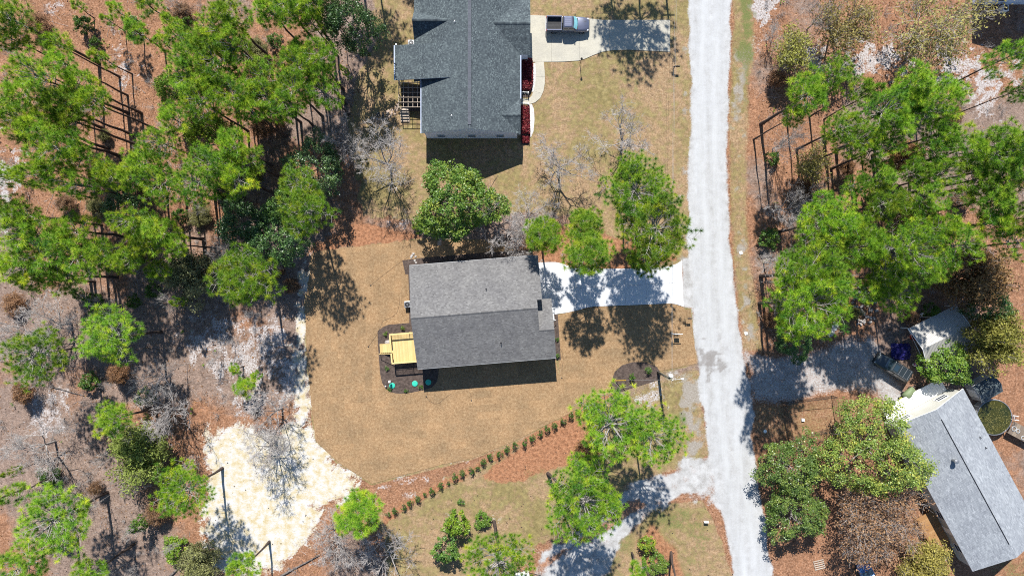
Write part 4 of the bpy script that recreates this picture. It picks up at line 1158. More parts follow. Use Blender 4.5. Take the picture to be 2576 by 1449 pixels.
def tuft_mesh(name, C, D, rad, rg, m, n=56, wid=0.03, base_t=None):
    """needle tufts: thin triangles bursting from centres C around axes D"""
    k = len(C)
    d = rg.normal(size=(k, n, 3)) * 0.75 + D[:, None, :] * 0.75
    d = unit(d)
    L = rad[:, None, None] * rg.uniform(0.7, 1.15, (k, n, 1))
    ref = rg.normal(size=(k, n, 3)) * 0.45 + np.array([0, 0.35, 1.0]) + D[:, None, :] * 0.4
    s = unit(np.cross(d, ref)) * wid * 0.5
    mid = C[:, None, :] + d * L * 0.25
    a = C[:, None, :] + d * L * 0.08 + s; b = C[:, None, :] + d * L * 0.08 - s
    tip = C[:, None, :] + d * L
    tip[..., 2] -= 0.05 * L[..., 0]
    V = np.stack([a, b, tip], 2).reshape(-1, 3)
    F = np.arange(k * n * 3).reshape(-1, 3)
    t = rg.normal(0.45, 0.16, (k, 1, 1)) if base_t is None else base_t[:, None, None]
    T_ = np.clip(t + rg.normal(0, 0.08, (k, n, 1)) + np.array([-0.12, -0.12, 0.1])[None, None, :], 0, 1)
    return np_mesh(name, V, F, m, T_.reshape(-1))

def leaf_mesh(name, C, size, rg, m, tint, upright=0.6, long=1.7):
    """leaf quads (kites) at centres C"""
    k = len(C)
    nrm = unit(rg.normal(size=(k, 3)) + np.array([0, 0, upright * 2]))
    d = unit(np.cross(nrm, rg.normal(size=(k, 3))))
    s = np.cross(nrm, d)
    sz = size[:, None]
    V = np.stack([C - d * sz * long * 0.5, C + s * sz * 0.5 + nrm * sz * 0.08, C + d * sz * long * 0.5, C - s * sz * 0.5 + nrm * sz * 0.08], 1)
    return np_mesh(name, V.reshape(-1, 3), np.arange(k * 4).reshape(-1, 4), m, np.repeat(np.clip(tint, 0, 1), 4))

def crooked_trunk(rg, H, r0, r1, n=6, wob=0.065):
    pts = [np.zeros(3)]
    for k in range(1, n + 1):
        pts.append(np.array([rg.normal(0, wob), rg.normal(0, wob), H * k / n]))
    pts[-1][:2] *= 0.5
    segs = []
    for k in range(n):
        ra = r0 + (r1 - r0) * k / n; rb = r0 + (r1 - r0) * (k + 1) / n
        if k == 0: ra *= 1.25
        segs.append(np.concatenate([pts[k], pts[k + 1], [ra, rb]]))
    return segs, pts

def on_trunk(pts, z):
    H = pts[-1][2]; n = len(pts) - 1
    f = min(max(z / H * n, 0), n - 1e-6); k = int(f); t = f - k
    return pts[k] * (1 - t) + pts[k + 1] * t

def pine_proto(seed, Rr, H, nbr, dense=1.0, low=0.58, flat=False):
    rg = np.random.RandomState(seed)
    tseg, pts = crooked_trunk(rg, H * 0.97, 0.155 * (H / 15) + 0.03, 0.055)
    limbs, C, D, RD, BT = [], [], [], [], []
    for k in range(nbr):
        t = (k + rg.rand()) / nbr
        z = H * (low + (0.965 - low) * t ** 0.85)
        az = k * 2.399 + rg.normal(0, 0.35)
        if flat: prof = 0.75 + 0.35 * math.sin(math.pi * min(1, t * 0.95))
        else: prof = (1 - t ** 2.2) ** 0.55 * (0.75 + 0.25 * t / 0.3 if t < 0.3 else 1.0)
        L = Rr * max(0.22, prof) * rg.uniform(0.6, 1.12)
        el = rg.uniform(0.05, 0.3) + 0.75 * t ** 2
        d0 = np.array([math.cos(az) * math.cos(el), math.sin(az) * math.cos(el), math.sin(el)])
        p = on_trunk(pts, z); path = [p]
        for j in range(4):
            dj = d0 + np.array([0, 0, 0.12 * j]) + rg.normal(0, 0.12, 3)
            dj /= np.linalg.norm(dj)
            path.append(path[-1] + dj * L / 4)
        r = 0.045 * (L / 2.5) ** 0.7 + 0.012
        for j in range(4):
            limbs.append(np.concatenate([path[j], path[j + 1], [r * (1 - j * 0.22), r * (1 - (j + 1) * 0.22)]]))
        bt = rg.normal(0.45, 0.13)
        side = np.array([-d0[1], d0[0], 0])
        ns = max(2, int(round(L * 1.5 * dense)))
        for j in range(ns):
            sfrac = 0.38 + 0.62 * (j + rg.rand() * 0.8) / ns
            q = path[min(3, int(sfrac * 4))] * 1.0
            fr = sfrac * 4 - int(min(3.999, sfrac * 4))
            q = q + (path[min(3, int(sfrac * 4)) + 1] - q) * fr
            sg = 1 if (j % 2) else -1
            sl = L * rg.uniform(0.16, 0.36) * (1.15 - 0.5 * sfrac)
            e = q + side * sg * sl + d0 * sl * 0.6 + np.array([0, 0, sl * rg.uniform(0.1, 0.5)])
            limbs.append(np.concatenate([q, e, [0.022, 0.01]]))
            dd = unit((e - q)[None])[0] + np.array([0, 0, 0.7])
            C.append(e); D.append(dd); RD.append(rg.uniform(0.42, 0.64)); BT.append(bt + rg.normal(0, 0.2))
            if rg.rand() < 0.45:
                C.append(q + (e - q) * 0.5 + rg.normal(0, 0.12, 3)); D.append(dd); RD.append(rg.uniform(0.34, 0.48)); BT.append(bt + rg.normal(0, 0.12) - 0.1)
        C.append(path[-1]); D.append(d0 + np.array([0, 0, 0.6])); RD.append(0.5); BT.append(bt + 0.1)
    C.append(np.array([*pts[-1][:2], H])); D.append(np.array([0, 0, 1.0])); RD.append(0.5); BT.append(0.6)
    C = np.array(C); D = unit(np.array(D)); RD = np.array(RD)
    return (segs_mesh('trunk', tseg, M['bark'], 8), segs_mesh('limbs', limbs, M['greybark'], 4), tuft_mesh('crown', C, D, RD, rg, M['pine'], base_t=np.array(BT)), Rr, H)

def branch_rec(rg, out, p, d, L, r, depth, maxd, spread, nch, up=0.12, ends=None):
    n = 3 if depth < 2 else 2
    q = p
    for j in range(n):
        d = unit((d + rg.normal(0, 0.11, 3) + np.array([0, 0, up * 0.3]))[None])[0]
        e = q + d * L / n
        out.append(np.concatenate([q, e, [r * (1 - 0.3 * j / n), r * (1 - 0.3 * (j + 1) / n)]]))
        if depth < maxd and depth > 0 and j < n - 1 and rg.rand() < 0.75:
            nd = unit((d + rg.normal(0, spread, 3))[None])[0]
            branch_rec(rg, out, e, nd, L * rg.uniform(0.5, 0.75), max(0.012, r * 0.5), depth + 1, maxd, spread, nch, up, ends)
        q = e
    if depth >= maxd:
        if ends is not None: ends.append((p, q))
        return
    for c in range(nch):
        nd = d + rg.normal(0, spread, 3) + np.array([0, 0, up])
        nd = unit(nd[None])[0]
        branch_rec(rg, out, q, nd, L * rg.uniform(0.55, 0.85), max(0.012, r * 0.6), depth + 1, maxd, spread, nch, up, ends)

def bare_segs(seed, Rr, H, depth=4, nch=3, r0=0.13, trunks=1, spread=0.5):
    rg = np.random.RandomState(seed)
    out, ends = [], []
    for t in range(trunks):
        az = rg.rand() * 6.28
        p = np.array([math.cos(az), math.sin(az), 0]) * (0.15 if trunks > 1 else 0)
        tilt = 0.35 if trunks > 1 else 0.06
        d = unit(np.array([[math.cos(az) * tilt, math.sin(az) * tilt, 1.0]]))[0]
        h0 = H * 0.28
        out.append(np.concatenate([p, p + d * h0, [r0, r0 * 0.8]]))
        top = p + d * h0
        for k in range(5):
            a = az + k * 1.257 + rg.normal(0, 0.3)
            el = rg.uniform(0.5, 1.1)
            dd = np.array([math.cos(a) * math.cos(el), math.sin(a) * math.cos(el), math.sin(el)])
            branch_rec(rg, out, top + d * rg.uniform(-0.15, 0.25) * h0, dd, H * 0.3, r0 * 0.5, 1, depth, spread, nch, 0.12, ends)
    S = np.array(out)
    # fit to the wanted spread and height
    ext = np.percentile(np.hypot(S[:, 3], S[:, 4]), 96); zt = np.percentile(S[:, 5], 99)
    for c in (0, 3):
        S[:, c:c + 2] *= Rr / ext; S[:, c + 2] *= H / zt
    E = np.array([np.concatenate(e) for e in ends]); 
    for c in (0, 3):
        E[:, c:c + 2] *= Rr / ext; E[:, c + 2] *= H / zt
    return S, E, rg

def bare_proto(seed, Rr, H, depth=4, nch=3, r0=0.13, trunks=1, m='twig'):
    S, E, rg = bare_segs(seed, Rr, H, depth, nch, r0, trunks)
    thick = S[:, 6] > 0.035
    # extra fine twigs at the ends
    k = 5
    P = np.repeat(E[:, 3:6], k, 0); d = np.repeat(unit(E[:, 3:6] - E[:, 0:3]), k, 0) + rg.normal(0, 0.55, (len(E) * k, 3))
    Q = P + unit(d) * rg.uniform(0.25, 0.6, (len(P), 1))
    tw = np.concatenate([P, Q, np.full((len(P), 1), 0.012), np.full((len(P), 1), 0.007)], 1)
    return (segs_mesh('trunk', S[thick], M['greybark'], 6), segs_mesh('branches', np.concatenate([S[~thick], tw]), M[m], 3), None, Rr, H)

def bud_proto(seed, Rr, H, nleaf=3, m='olive', size=0.11, trunks=3):
    S, E, rg = bare_segs(seed, Rr, H, 4, 3, 0.09, trunks)
    thick = S[:, 6] > 0.03
    k = nleaf
    P = np.repeat(E[:, 3:6], k, 0) + rg.normal(0, 0.28, (len(E) * k, 3))
    P2 = np.repeat(E[:, 0:3], 1, 0) + rg.normal(0, 0.3, (len(E), 3))
    P = np.concatenate([P, P2])
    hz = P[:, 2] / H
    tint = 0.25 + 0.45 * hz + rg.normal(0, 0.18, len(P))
    cr = leaf_mesh('crown', P, rg.uniform(0.6, 1.3, len(P)) * size, rg, M[m], tint, 0.4, 2.6)
    return (segs_mesh('trunk', S[thick], M['deadbark'], 5), segs_mesh('branches', S[~thick], M['twig'], 3), cr, Rr, H)

def oak_proto(seed, Rr, H, m='oak', ncl=210, nl=48, size=0.125, base=0.25, tn=0.45):
    rg = np.random.RandomState(seed)
    S, E, _ = bare_segs(seed + 900, Rr * 0.85, H * 0.85, 3, 3, 0.14 * (H / 9), 1)
    # clumps over a lumpy dome
    az = rg.rand(ncl) * 6.283; u = rg.uniform(-0.35, 1.0, ncl)
    lob = 1 + 0.2 * np.sin(az * 3 + seed) + 0.13 * np.sin(az * 5 + 2 * seed)
    rr = np.sqrt(np.clip(1 - u * u, 0, 1)) * rg.uniform(0.55, 1.0, ncl) ** 0.6
    cz = H * (base + (1 - base) * (0.42 + 0.55 * u) * rg.uniform(0.85, 1.05, ncl))
    cc = np.stack([np.cos(az) * rr * Rr * lob * 0.9, np.sin(az) * rr * Rr * lob * 0.9, cz], 1)
    cr_ = rg.uniform(0.3, 0.62, ncl) * (Rr / 3.5) ** 0.4
    off = rg.normal(size=(ncl, nl, 3)); off = unit(off) * rg.rand(ncl, nl, 1) ** 0.4
    off[..., 2] *= 0.75
    P = (cc[:, None, :] + off * cr_[:, None, None]).reshape(-1, 3)
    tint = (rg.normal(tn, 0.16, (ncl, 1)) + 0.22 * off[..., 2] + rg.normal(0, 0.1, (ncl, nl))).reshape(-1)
    sz = rg.uniform(0.6, 1.3, len(P)) * size
    cr = leaf_mesh('crown', P, sz, rg, M[m], tint, 0.55, 1.7)
    return (segs_mesh('trunk', S[S[:, 6] > 0.03], M['greybark'], 6), segs_mesh('branches', S[S[:, 6] <= 0.03], M['deadbark'], 3), cr, Rr, H)

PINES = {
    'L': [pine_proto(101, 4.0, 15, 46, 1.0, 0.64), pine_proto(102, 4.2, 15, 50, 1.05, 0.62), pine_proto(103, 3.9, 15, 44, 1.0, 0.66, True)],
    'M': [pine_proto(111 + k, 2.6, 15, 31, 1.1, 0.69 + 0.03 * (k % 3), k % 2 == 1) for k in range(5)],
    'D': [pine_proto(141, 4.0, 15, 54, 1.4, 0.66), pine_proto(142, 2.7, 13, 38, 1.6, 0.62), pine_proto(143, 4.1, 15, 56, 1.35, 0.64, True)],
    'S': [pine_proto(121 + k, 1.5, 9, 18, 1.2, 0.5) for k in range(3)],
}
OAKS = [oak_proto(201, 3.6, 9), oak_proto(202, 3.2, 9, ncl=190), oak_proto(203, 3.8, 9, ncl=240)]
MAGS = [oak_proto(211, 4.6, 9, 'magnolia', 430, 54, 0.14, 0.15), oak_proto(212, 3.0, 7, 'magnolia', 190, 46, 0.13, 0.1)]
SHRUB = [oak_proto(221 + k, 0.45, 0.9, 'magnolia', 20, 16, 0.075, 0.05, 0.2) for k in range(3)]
BUSH = [oak_proto(231 + k, 1.7, 3.2, 'magnolia', 60, 40, 0.13, 0.05, 0.4) for k in range(2)]
BARES = [bare_proto(301 + k, 3.2, 8.5, 5, 2, 0.13) for k in range(4)]
SAPS = [bare_proto(321 + k, 1.1, 4.5, 3, 2, 0.045) for k in range(4)]
BUDS = [bud_proto(331, 3.6, 8, 3), bud_proto(332, 3.0, 6, 3), bud_proto(333, 2.4, 5, 3)]
BROWN = [bud_proto(341, 5.2, 7.5, 3, 'brownleaf', 0.12, 6), bud_proto(342, 2.8, 6.5, 8, 'brownleaf', 0.13, 3)]
CEDAR = [oak_proto(351, 6.0, 10, 'magnolia', 480, 44, 0.13, 0.1, 0.42)]
OLIVE = [bud_proto(361, 3.2, 5, 10, 'olive', 0.13, 4)]

TREES = []
def plant(name, proto, cx, cy, r, h, kind, words, base=None, top=0.84, color=(1, 1, 1), seed=0):
    """cx, cy: where the crown centre is seen; r: crown radius seen; h: tree height in metres"""
    rg = random.Random(int(cx * 7 + cy * 13 + seed))
    tr, br, cr, Rr, H = proto
    hc = h * top
    c = at(cx, cy, hc)
    b = at(*base) if base else Vector((c.x + rg.gauss(0, 0.15), c.y + rg.gauss(0, 0.15), 0))
    rad = r / (PXM / (1 - hc / ALT))
    e = empty(name, b)
    axis = (c - b).normalized()
    q = axis.to_track_quat('Z', 'Y') @ Euler((0, 0, rg.random() * 6.283)).to_quaternion()
    e.rotation_mode = 'QUATERNION'; e.rotation_quaternion = q
    s = rad / Rr
    e.scale = (s, s * rg.uniform(0.93, 1.07), h / H * (c - b).length / hc)
    for nm, me in (('trunk', tr), ('branches', br), ('crown', cr)):
        if me is None: continue
        o = bpy.data.objects.new(nm, me); link(o, e)
        if nm == 'crown':
            o.color = (color[0], color[1], color[2], 1)
    TREES.append(dict(o=e, kind=kind, words=words, x=cx, y=cy, r=r))
    return e

def pine_tone(rg, warm=0.0):
    k = rg.gauss(0.06, 0.12)
    t = rg.gauss(warm, 0.14)
    return ((1 + k) * (1 + 0.28 * t), (1 + k), (1 + k) * (1 - 0.45 * t))

def pines(lst, warm=0.0, tall=1.0):
    for it in lst:
        cx, cy, r, h = it[:4]
        h = h * tall
        base = it[4] if len(it) > 4 else None
        rg = random.Random(int(cx * 31 + cy * 17))
        radm = r / 22.0
        key = 'L' if radm > 3.0 else ('M' if radm > 1.45 else 'S')
        if (cx, cy) in DENSE: pick = PINES['D'][1] if radm < 3.0 else PINES['D'][int(cx) % 2 * 2]
        else: pick = rg.choice(PINES[key])
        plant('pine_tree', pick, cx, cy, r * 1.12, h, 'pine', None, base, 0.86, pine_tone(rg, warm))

DENSE = {(1597, 482), (1647, 576), (1370, 588), (1474, 572), (1481, 642), (612, 700), (2038, 685), (2082, 556), (2275, 628), (2025, 765), (902, 1298), (2172, 620), (1461, 1255)}
LEFT_PINES = [(25, 45, 62, 17), (30, 98, 42, 15), (150, 118, 38, 13), (160, 157, 38, 14), (200, 213, 48, 14), (117, 200, 55, 17), (235, 255, 45, 15), (60, 240, 52, 16), (150, 265, 52, 16), (40, 295, 55, 18), (95, 325, 60, 17), (180, 300, 50, 15), (150, 376, 55, 17), (200, 393, 45, 15), (85, 440, 48, 17), (137, 430, 45, 16), (10, 447, 36, 17), (200, 465, 42, 15), (277, 440, 46, 14), (360, 412, 50, 15), (330, 447, 42, 14), (415, 466, 50, 14), (500, 460, 50, 14),
    (286, 20, 22, 7), (335, 72, 30, 8), (365, 5, 30, 9), (423, 50, 22, 8), (440, 88, 34, 10), (405, 103, 22, 8), (573, 40, 55, 15), (565, 88, 50, 14), (515, 112, 50, 14), (483, 150, 50, 14), (550, 160, 55, 14), (596, 122, 42, 14), (485, 203, 46, 13), (533, 213, 46, 14), (510, 258, 46, 14), (593, 247, 50, 14), (628, 275, 42, 14), (440, 300, 46, 14), (416, 363, 42, 14), (583, 366, 50, 14), (622, 402, 46, 13), (533, 418, 46, 14), (593, 450, 50, 14), (190, 12, 16, 4), (262, 45, 14, 5), (50, 160, 24, 9), (245, 140, 24, 8)]
MID_PINES = [(677, 27, 46, 16), (722, 22, 50, 16), (767, 13, 50, 15), (784, 58, 36, 14), (750, 130, 40, 13), (800, 147, 46, 14), (754, 175, 46, 14), (804, 188, 38, 14), (664, 200, 46, 14), (744, 228, 50, 14), (820, 234, 40, 13), (677, 248, 46, 14), (722, 264, 42, 13), (864, 176, 10, 11), (750, 462, 42, 12), (770, 522, 74, 14, (814, 560))]
LEFT2_PINES = [(67, 540, 46, 17), (27, 532, 42, 16), (83, 590, 56, 16), (183, 580, 56, 15), (123, 642, 62, 15), (43, 667, 52, 16), (206, 650, 54, 14), (252, 642, 46, 14), (336, 560, 42, 14), (400, 582, 56, 14), (360, 615, 50, 13), (316, 655, 44, 13), (443, 615, 36, 13), (160, 692, 50, 13), (83, 702, 46, 14), (400, 684, 32, 10), (612, 700, 85, 14), (277, 850, 86, 14), (100, 890, 68, 13), (283, 1055, 50, 12), (460, 1241, 78, 13), (146, 1301, 82, 12), (13, 1248, 30, 12), (57, 1424, 62, 12), (233, 1440, 52, 11), (613, 975, 30, 4), (590, 930, 16, 3), (640, 945, 14, 3), (616, 1427, 42, 10), (20, 1190, 14, 9), (440, 760, 14, 8)]
FRONT_PINES = [(902, 1298, 62, 10), (1255, 1408, 82, 13.5, (1243, 1311)), (1535, 1062, 88, 13), (1636, 1092, 74, 13), (1461, 1255, 84, 14.5, (1378, 1190)), (1474, 1182, 44, 10), (1608, 1440, 26, 8), (1597, 482, 78, 13), (1647, 576, 86, 13.5), (1621, 645, 46, 10), (1370, 588, 50, 9), (1474, 572, 50, 10), (1481, 642, 62, 12.5), (1560, 1012, 26, 6)]
RIGHT_PINES = [(2531, 147, 42, 17), (2092, 193, 40, 13), (2032, 240, 60, 14), (1992, 293, 32, 12), (2162, 222, 32, 13), (2198, 228, 24, 13), (2298, 215, 58, 15), (2375, 245, 56, 15), (2282, 255, 50, 14), (2215, 285, 52, 14), (2248, 320, 56, 14), (2325, 285, 42, 14), (2118, 322, 42, 13), (2145, 365, 40, 12), (2208, 375, 46, 12), (2358, 338, 50, 14), (2348, 378, 40, 13), (2431, 375, 56, 15), (2531, 362, 60, 16), (2481, 395, 50, 15), (2565, 228, 32, 16), (2565, 405, 50, 16), (2298, 435, 42, 13), (2348, 445, 44, 13), (2215, 445, 46, 12), (2148, 465, 38, 12), (2448, 452, 56, 14), (2531, 452, 60, 15),
    (2082, 556, 78, 14), (2145, 572, 52, 13), (2172, 620, 58, 13.5), (2275, 628, 68, 14), (2038, 685, 100, 15), (2025, 765, 84, 14.5), (2095, 718, 60, 14), (2232, 512, 56, 13), (2378, 572, 46, 13), (2408, 618, 46, 13), (2498, 505, 60, 15), (2498, 562, 50, 14), (2550, 552, 46, 15), (2560, 612, 46, 14), (2232, 700, 56, 12), (2252, 744, 44, 10), (2190, 730, 40, 11), (2330, 690, 46, 12), (2320, 500, 45, 13)]
OUT_PINES = [(1640, -250, 90, 14), (1560, -260, 80, 14), (1018, -315, 60, 13), (905, -215, 70, 13), (1715, 1545, 70, 15, (1688, 1388)), (1662, 1560, 75, 15, (1618, 1398)), (860, -190, 60, 13)]
pines(LEFT_PINES, 0.2, 1.12); pines(MID_PINES, 0.0); pines(LEFT2_PINES, 0.2); pines(FRONT_PINES, 0.2); pines(RIGHT_PINES, 0.05, 1.2); pines(OUT_PINES, 0.0)

# evergreen oaks and other leafy trees
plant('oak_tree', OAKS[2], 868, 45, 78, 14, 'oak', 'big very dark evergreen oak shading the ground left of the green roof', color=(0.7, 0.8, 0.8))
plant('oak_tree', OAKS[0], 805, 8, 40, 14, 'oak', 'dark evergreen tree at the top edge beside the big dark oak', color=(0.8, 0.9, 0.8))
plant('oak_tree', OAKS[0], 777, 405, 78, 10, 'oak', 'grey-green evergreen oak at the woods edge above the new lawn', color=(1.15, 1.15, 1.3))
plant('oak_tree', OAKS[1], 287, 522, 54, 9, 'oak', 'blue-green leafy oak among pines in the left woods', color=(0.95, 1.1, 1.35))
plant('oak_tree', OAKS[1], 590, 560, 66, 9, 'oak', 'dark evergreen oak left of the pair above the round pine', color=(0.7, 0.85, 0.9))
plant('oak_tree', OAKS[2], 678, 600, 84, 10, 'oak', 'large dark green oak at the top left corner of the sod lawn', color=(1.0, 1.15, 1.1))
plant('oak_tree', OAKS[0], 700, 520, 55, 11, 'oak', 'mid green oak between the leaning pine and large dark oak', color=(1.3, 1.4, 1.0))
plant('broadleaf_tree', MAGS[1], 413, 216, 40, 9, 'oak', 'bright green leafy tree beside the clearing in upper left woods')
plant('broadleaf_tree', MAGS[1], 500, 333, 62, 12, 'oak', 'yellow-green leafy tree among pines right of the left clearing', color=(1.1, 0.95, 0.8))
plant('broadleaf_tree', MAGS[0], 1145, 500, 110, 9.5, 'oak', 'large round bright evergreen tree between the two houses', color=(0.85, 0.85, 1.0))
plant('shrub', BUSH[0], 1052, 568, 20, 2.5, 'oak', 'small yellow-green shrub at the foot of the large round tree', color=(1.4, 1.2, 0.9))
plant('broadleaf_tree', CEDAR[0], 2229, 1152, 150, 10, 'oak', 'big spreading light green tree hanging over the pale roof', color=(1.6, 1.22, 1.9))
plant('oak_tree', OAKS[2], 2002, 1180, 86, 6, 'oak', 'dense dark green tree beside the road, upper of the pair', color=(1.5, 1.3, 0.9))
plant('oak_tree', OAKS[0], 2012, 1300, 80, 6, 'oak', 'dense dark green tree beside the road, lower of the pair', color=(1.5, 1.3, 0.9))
plant('brown_tree', BROWN[0], 2228, 1328, 118, 8, 'oak', 'big brown-leaved tree beside the pale house deck', color=(1.0, 1.1, 1.35))
plant('olive_tree', OLIVE[0], 2335, 1425, 58, 4, 'oak', 'yellow-olive bush at the bottom edge by the timber side deck', color=(1.1, 1.05, 0.8))
plant('oak_tree', OAKS[1], 2512, 768, 56, 8, 'oak', 'dark green tree standing behind the metal carport', color=(0.75, 0.85, 0.7))
plant('brown_tree', BROWN[1], 2488, 700, 74, 9, 'oak', 'olive-brown half-leafed tree above the metal carport', color=(0.75, 0.85, 0.8))
plant('olive_tree', OLIVE[0], 2522, 858, 64, 8, 'oak', 'yellow-olive feathery tree at the right edge by the carport', color=(0.95, 1.0, 0.7))
plant('broadleaf_tree', MAGS[1], 2398, 912, 66, 4.5, 'oak', 'bright green broad bush between the carport and pale house')
plant('oak_tree', OAKS[0], 2008, 866, 46, 4, 'oak', 'low dark green bush at the head of the east driveway', color=(0.9, 1.1, 0.8))
plant('brown_tree', BROWN[1], 2315, 555, 52, 9, 'oak', 'bronze-leaved tree among the pines in the right woods', color=(0.85, 0.9, 0.9))
plant('brown_tree', BROWN[1], 2290, 385, 40, 8, 'oak', 'rust-leaved small tree among pines in the upper right woods')
plant('budding_tree', BUDS[2], 2008, 123, 54, 6, 'oak', 'yellow-green budding tree at the upper left of the right woods', color=(0.95, 1.05, 0.7))
plant('budding_tree', BUDS[1], 2148, 62, 76, 8, 'oak', 'brown-olive budding tree above the pale sand patch', color=(0.9, 0.82, 0.8))
plant('budding_tree', BUDS[0], 2381, 62, 122, 10, 'oak', 'widest olive budding tree near the top right corner')
plant('budding_tree', BUDS[2], 2055, 413, 48, 6, 'oak', 'olive budding tree above the pines by the road, right woods', color=(1.05, 1.0, 0.9))
plant('olive_tree', OLIVE[0], 466, 700, 60, 6, 'oak', 'grey-olive shrub beside the round pine in the left woods', color=(0.72, 0.82, 1.2))
plant('olive_tree', OLIVE[0], 333, 1148, 72, 6, 'oak', 'round olive-green bush in the lower left woods', color=(0.75, 1.0, 0.7))
plant('shrub', BUSH[0], 430, 1385, 36, 2.5, 'oak', 'low yellow-green bush below the tall pine at bottom left', color=(1.35, 1.2, 0.8))
plant('olive_tree', OLIVE[0], 495, 1423, 48, 4, 'oak', 'grey-olive bush at the bottom edge left of the sand clearing', color=(0.75, 0.85, 1.0))
plant('shrub', BUSH[1], 333, 1328, 22, 4.5, 'oak', 'small dark green bush in the bottom left woods', color=(0.6, 0.75, 0.7))
plant('shrub', BUSH[0], 1147, 1328, 36, 3.5, 'oak', 'bright yellow-green bush on the grass below the shrub row', color=(1.35, 1.2, 0.9))
plant('shrub', BUSH[1], 1117, 1391, 38, 3.5, 'oak', 'grey-green round bush below the bright yellow-green bush', color=(0.7, 0.8, 1.2))
plant('shrub', BUSH[0], 1212, 1311, 24, 1.4, 'oak', 'low green bush at the foot of the leaning bottom pine')
plant('shrub', BUSH[1], 1631, 1375, 23, 2.2, 'oak', 'round yellow-green clipped bush in the bottom straw bed', color=(1.35, 1.15, 0.9))
plant('shrub', BUSH[0], 1655, 1420, 30, 1.2, 'oak', 'sprawling green-brown bush below the round clipped bush', color=(0.9, 0.8, 0.9))
plant('shrub', BUSH[0], 1505, 1040, 34, 1.6, 'oak', 'orange-green weedy bush at the end of the shrub row', color=(1.6, 0.95, 0.6))
plant('brown_tree', BROWN[1], 1490, 1130, 34, 4, 'oak', 'rust-brown small tree under the pines by the straw bed')
plant('shrub', BUSH[1], 2110, 740, 30, 3, 'oak', 'dark green bush under the pines above the block pile', color=(0.6, 0.75, 0.7))

def bares(lst):
    for k, (cx, cy, r, h, words) in enumerate(lst):
        plant('bare_tree', BARES[k % 4], cx, cy, r * 1.12, h, 'bare', words, None, 0.7)
bares([(860, 343, 52, 9, 'pale leafless tree at the woods edge beside the grey-green oak'), (962, 398, 80, 9, 'wide pale leafless tree below the pergola'), (1414, 405, 74, 9, 'leafless grey tree on the lawn left of the front pines'), (1578, 345, 74, 8, 'wide leafless grey tree in the middle of the neighbour lawn'), (1253, 566, 58, 7, 'pale leafless tree right of the large round evergreen'), (1335, 545, 60, 5, 'low tangled leafless tree between the houses'),
       (400, 1040, 74, 9, 'spreading grey leafless tree in the lower left woods'), (70, 1131, 72, 8, 'leafless grey tree near the left edge, lower woods'), (680, 1045, 62, 7, 'grey leafless tree beside the sand clearing neck'), (668, 1135, 70, 8, 'dark leafless tree standing in the sand clearing'), (830, 1345, 52, 5, 'pale leafless bush left of the lone bottom pine'), (842, 1395, 50, 5, 'tangled pale leafless bush below the lone bottom pine'), (975, 1408, 72, 5, 'dark tangled leafless bush at the bottom edge'), (2075, 35, 42, 8, 'dark leafless tree left of the budding trees'), (1950, 85, 30, 4, 'small grey leafless tree by the verge'), (1992, 350, 38, 9, 'grey leafless tree at the left edge of the right woods'), (1985, 520, 46, 8, 'grey leafless tree left of the big right pines'), (560, 640, 34, 8, 'small pale leafless tree left of the round pine'), (110, 820, 70, 8, 'leafless grey tree above the lower left pines'), (20, 840, 60, 8, 'leafless tree cut by the left edge'), (380, 960, 45, 7, 'small leafless tree in the shade of lower left woods'), (1960, 660, 40, 7, 'leafless tree left of the broadest right pine'), (440, 690, 30, 6, 'leafless sapling by the grey-olive shrub'), (290, 800, 36, 5, 'pale leafless sapling above the broad lower left pine'), (420, 760, 22, 4, 'tiny pale leafless sapling at the edge of sandy ground'), (1975, 760, 36, 5, 'leafless bush beside the road under the right pines'), (330, 1220, 30, 4, 'small leafless tree above the bottom left pine'), (1300, 600, 45, 4, 'low leafless scrub above the new roof')])

# thin leafless saplings in the woods
def inside(poly, x, y):
    return sdf(poly, np.array([x]), np.array([y]))[0] > 0
rnd = random.Random(77)
SAP_AREA = [(0, 0), (640, 0), (700, 480), (740, 780), (700, 1040), (520, 1060), (480, 1300), (520, 1449), (0, 1449)]
SAP_R = [(1920, 60), (2560, 60), (2560, 480), (2300, 760), (1960, 850), (1910, 500)]
n = 0
while n < 70:
    x, y = rnd.uniform(0, 2570), rnd.uniform(0, 1449)
    pa_ = [(p[0], p[1]) for p in SAP_AREA]
    if inside(pa_, x, y) or (inside(SAP_R, x, y) and rnd.random() < 0.5):
        plant('sapling', rnd.choice(SAPS), x, y, rnd.uniform(10, 22), rnd.uniform(3, 6.5), 'sapling', None, None, 0.7, seed=n)
        n += 1

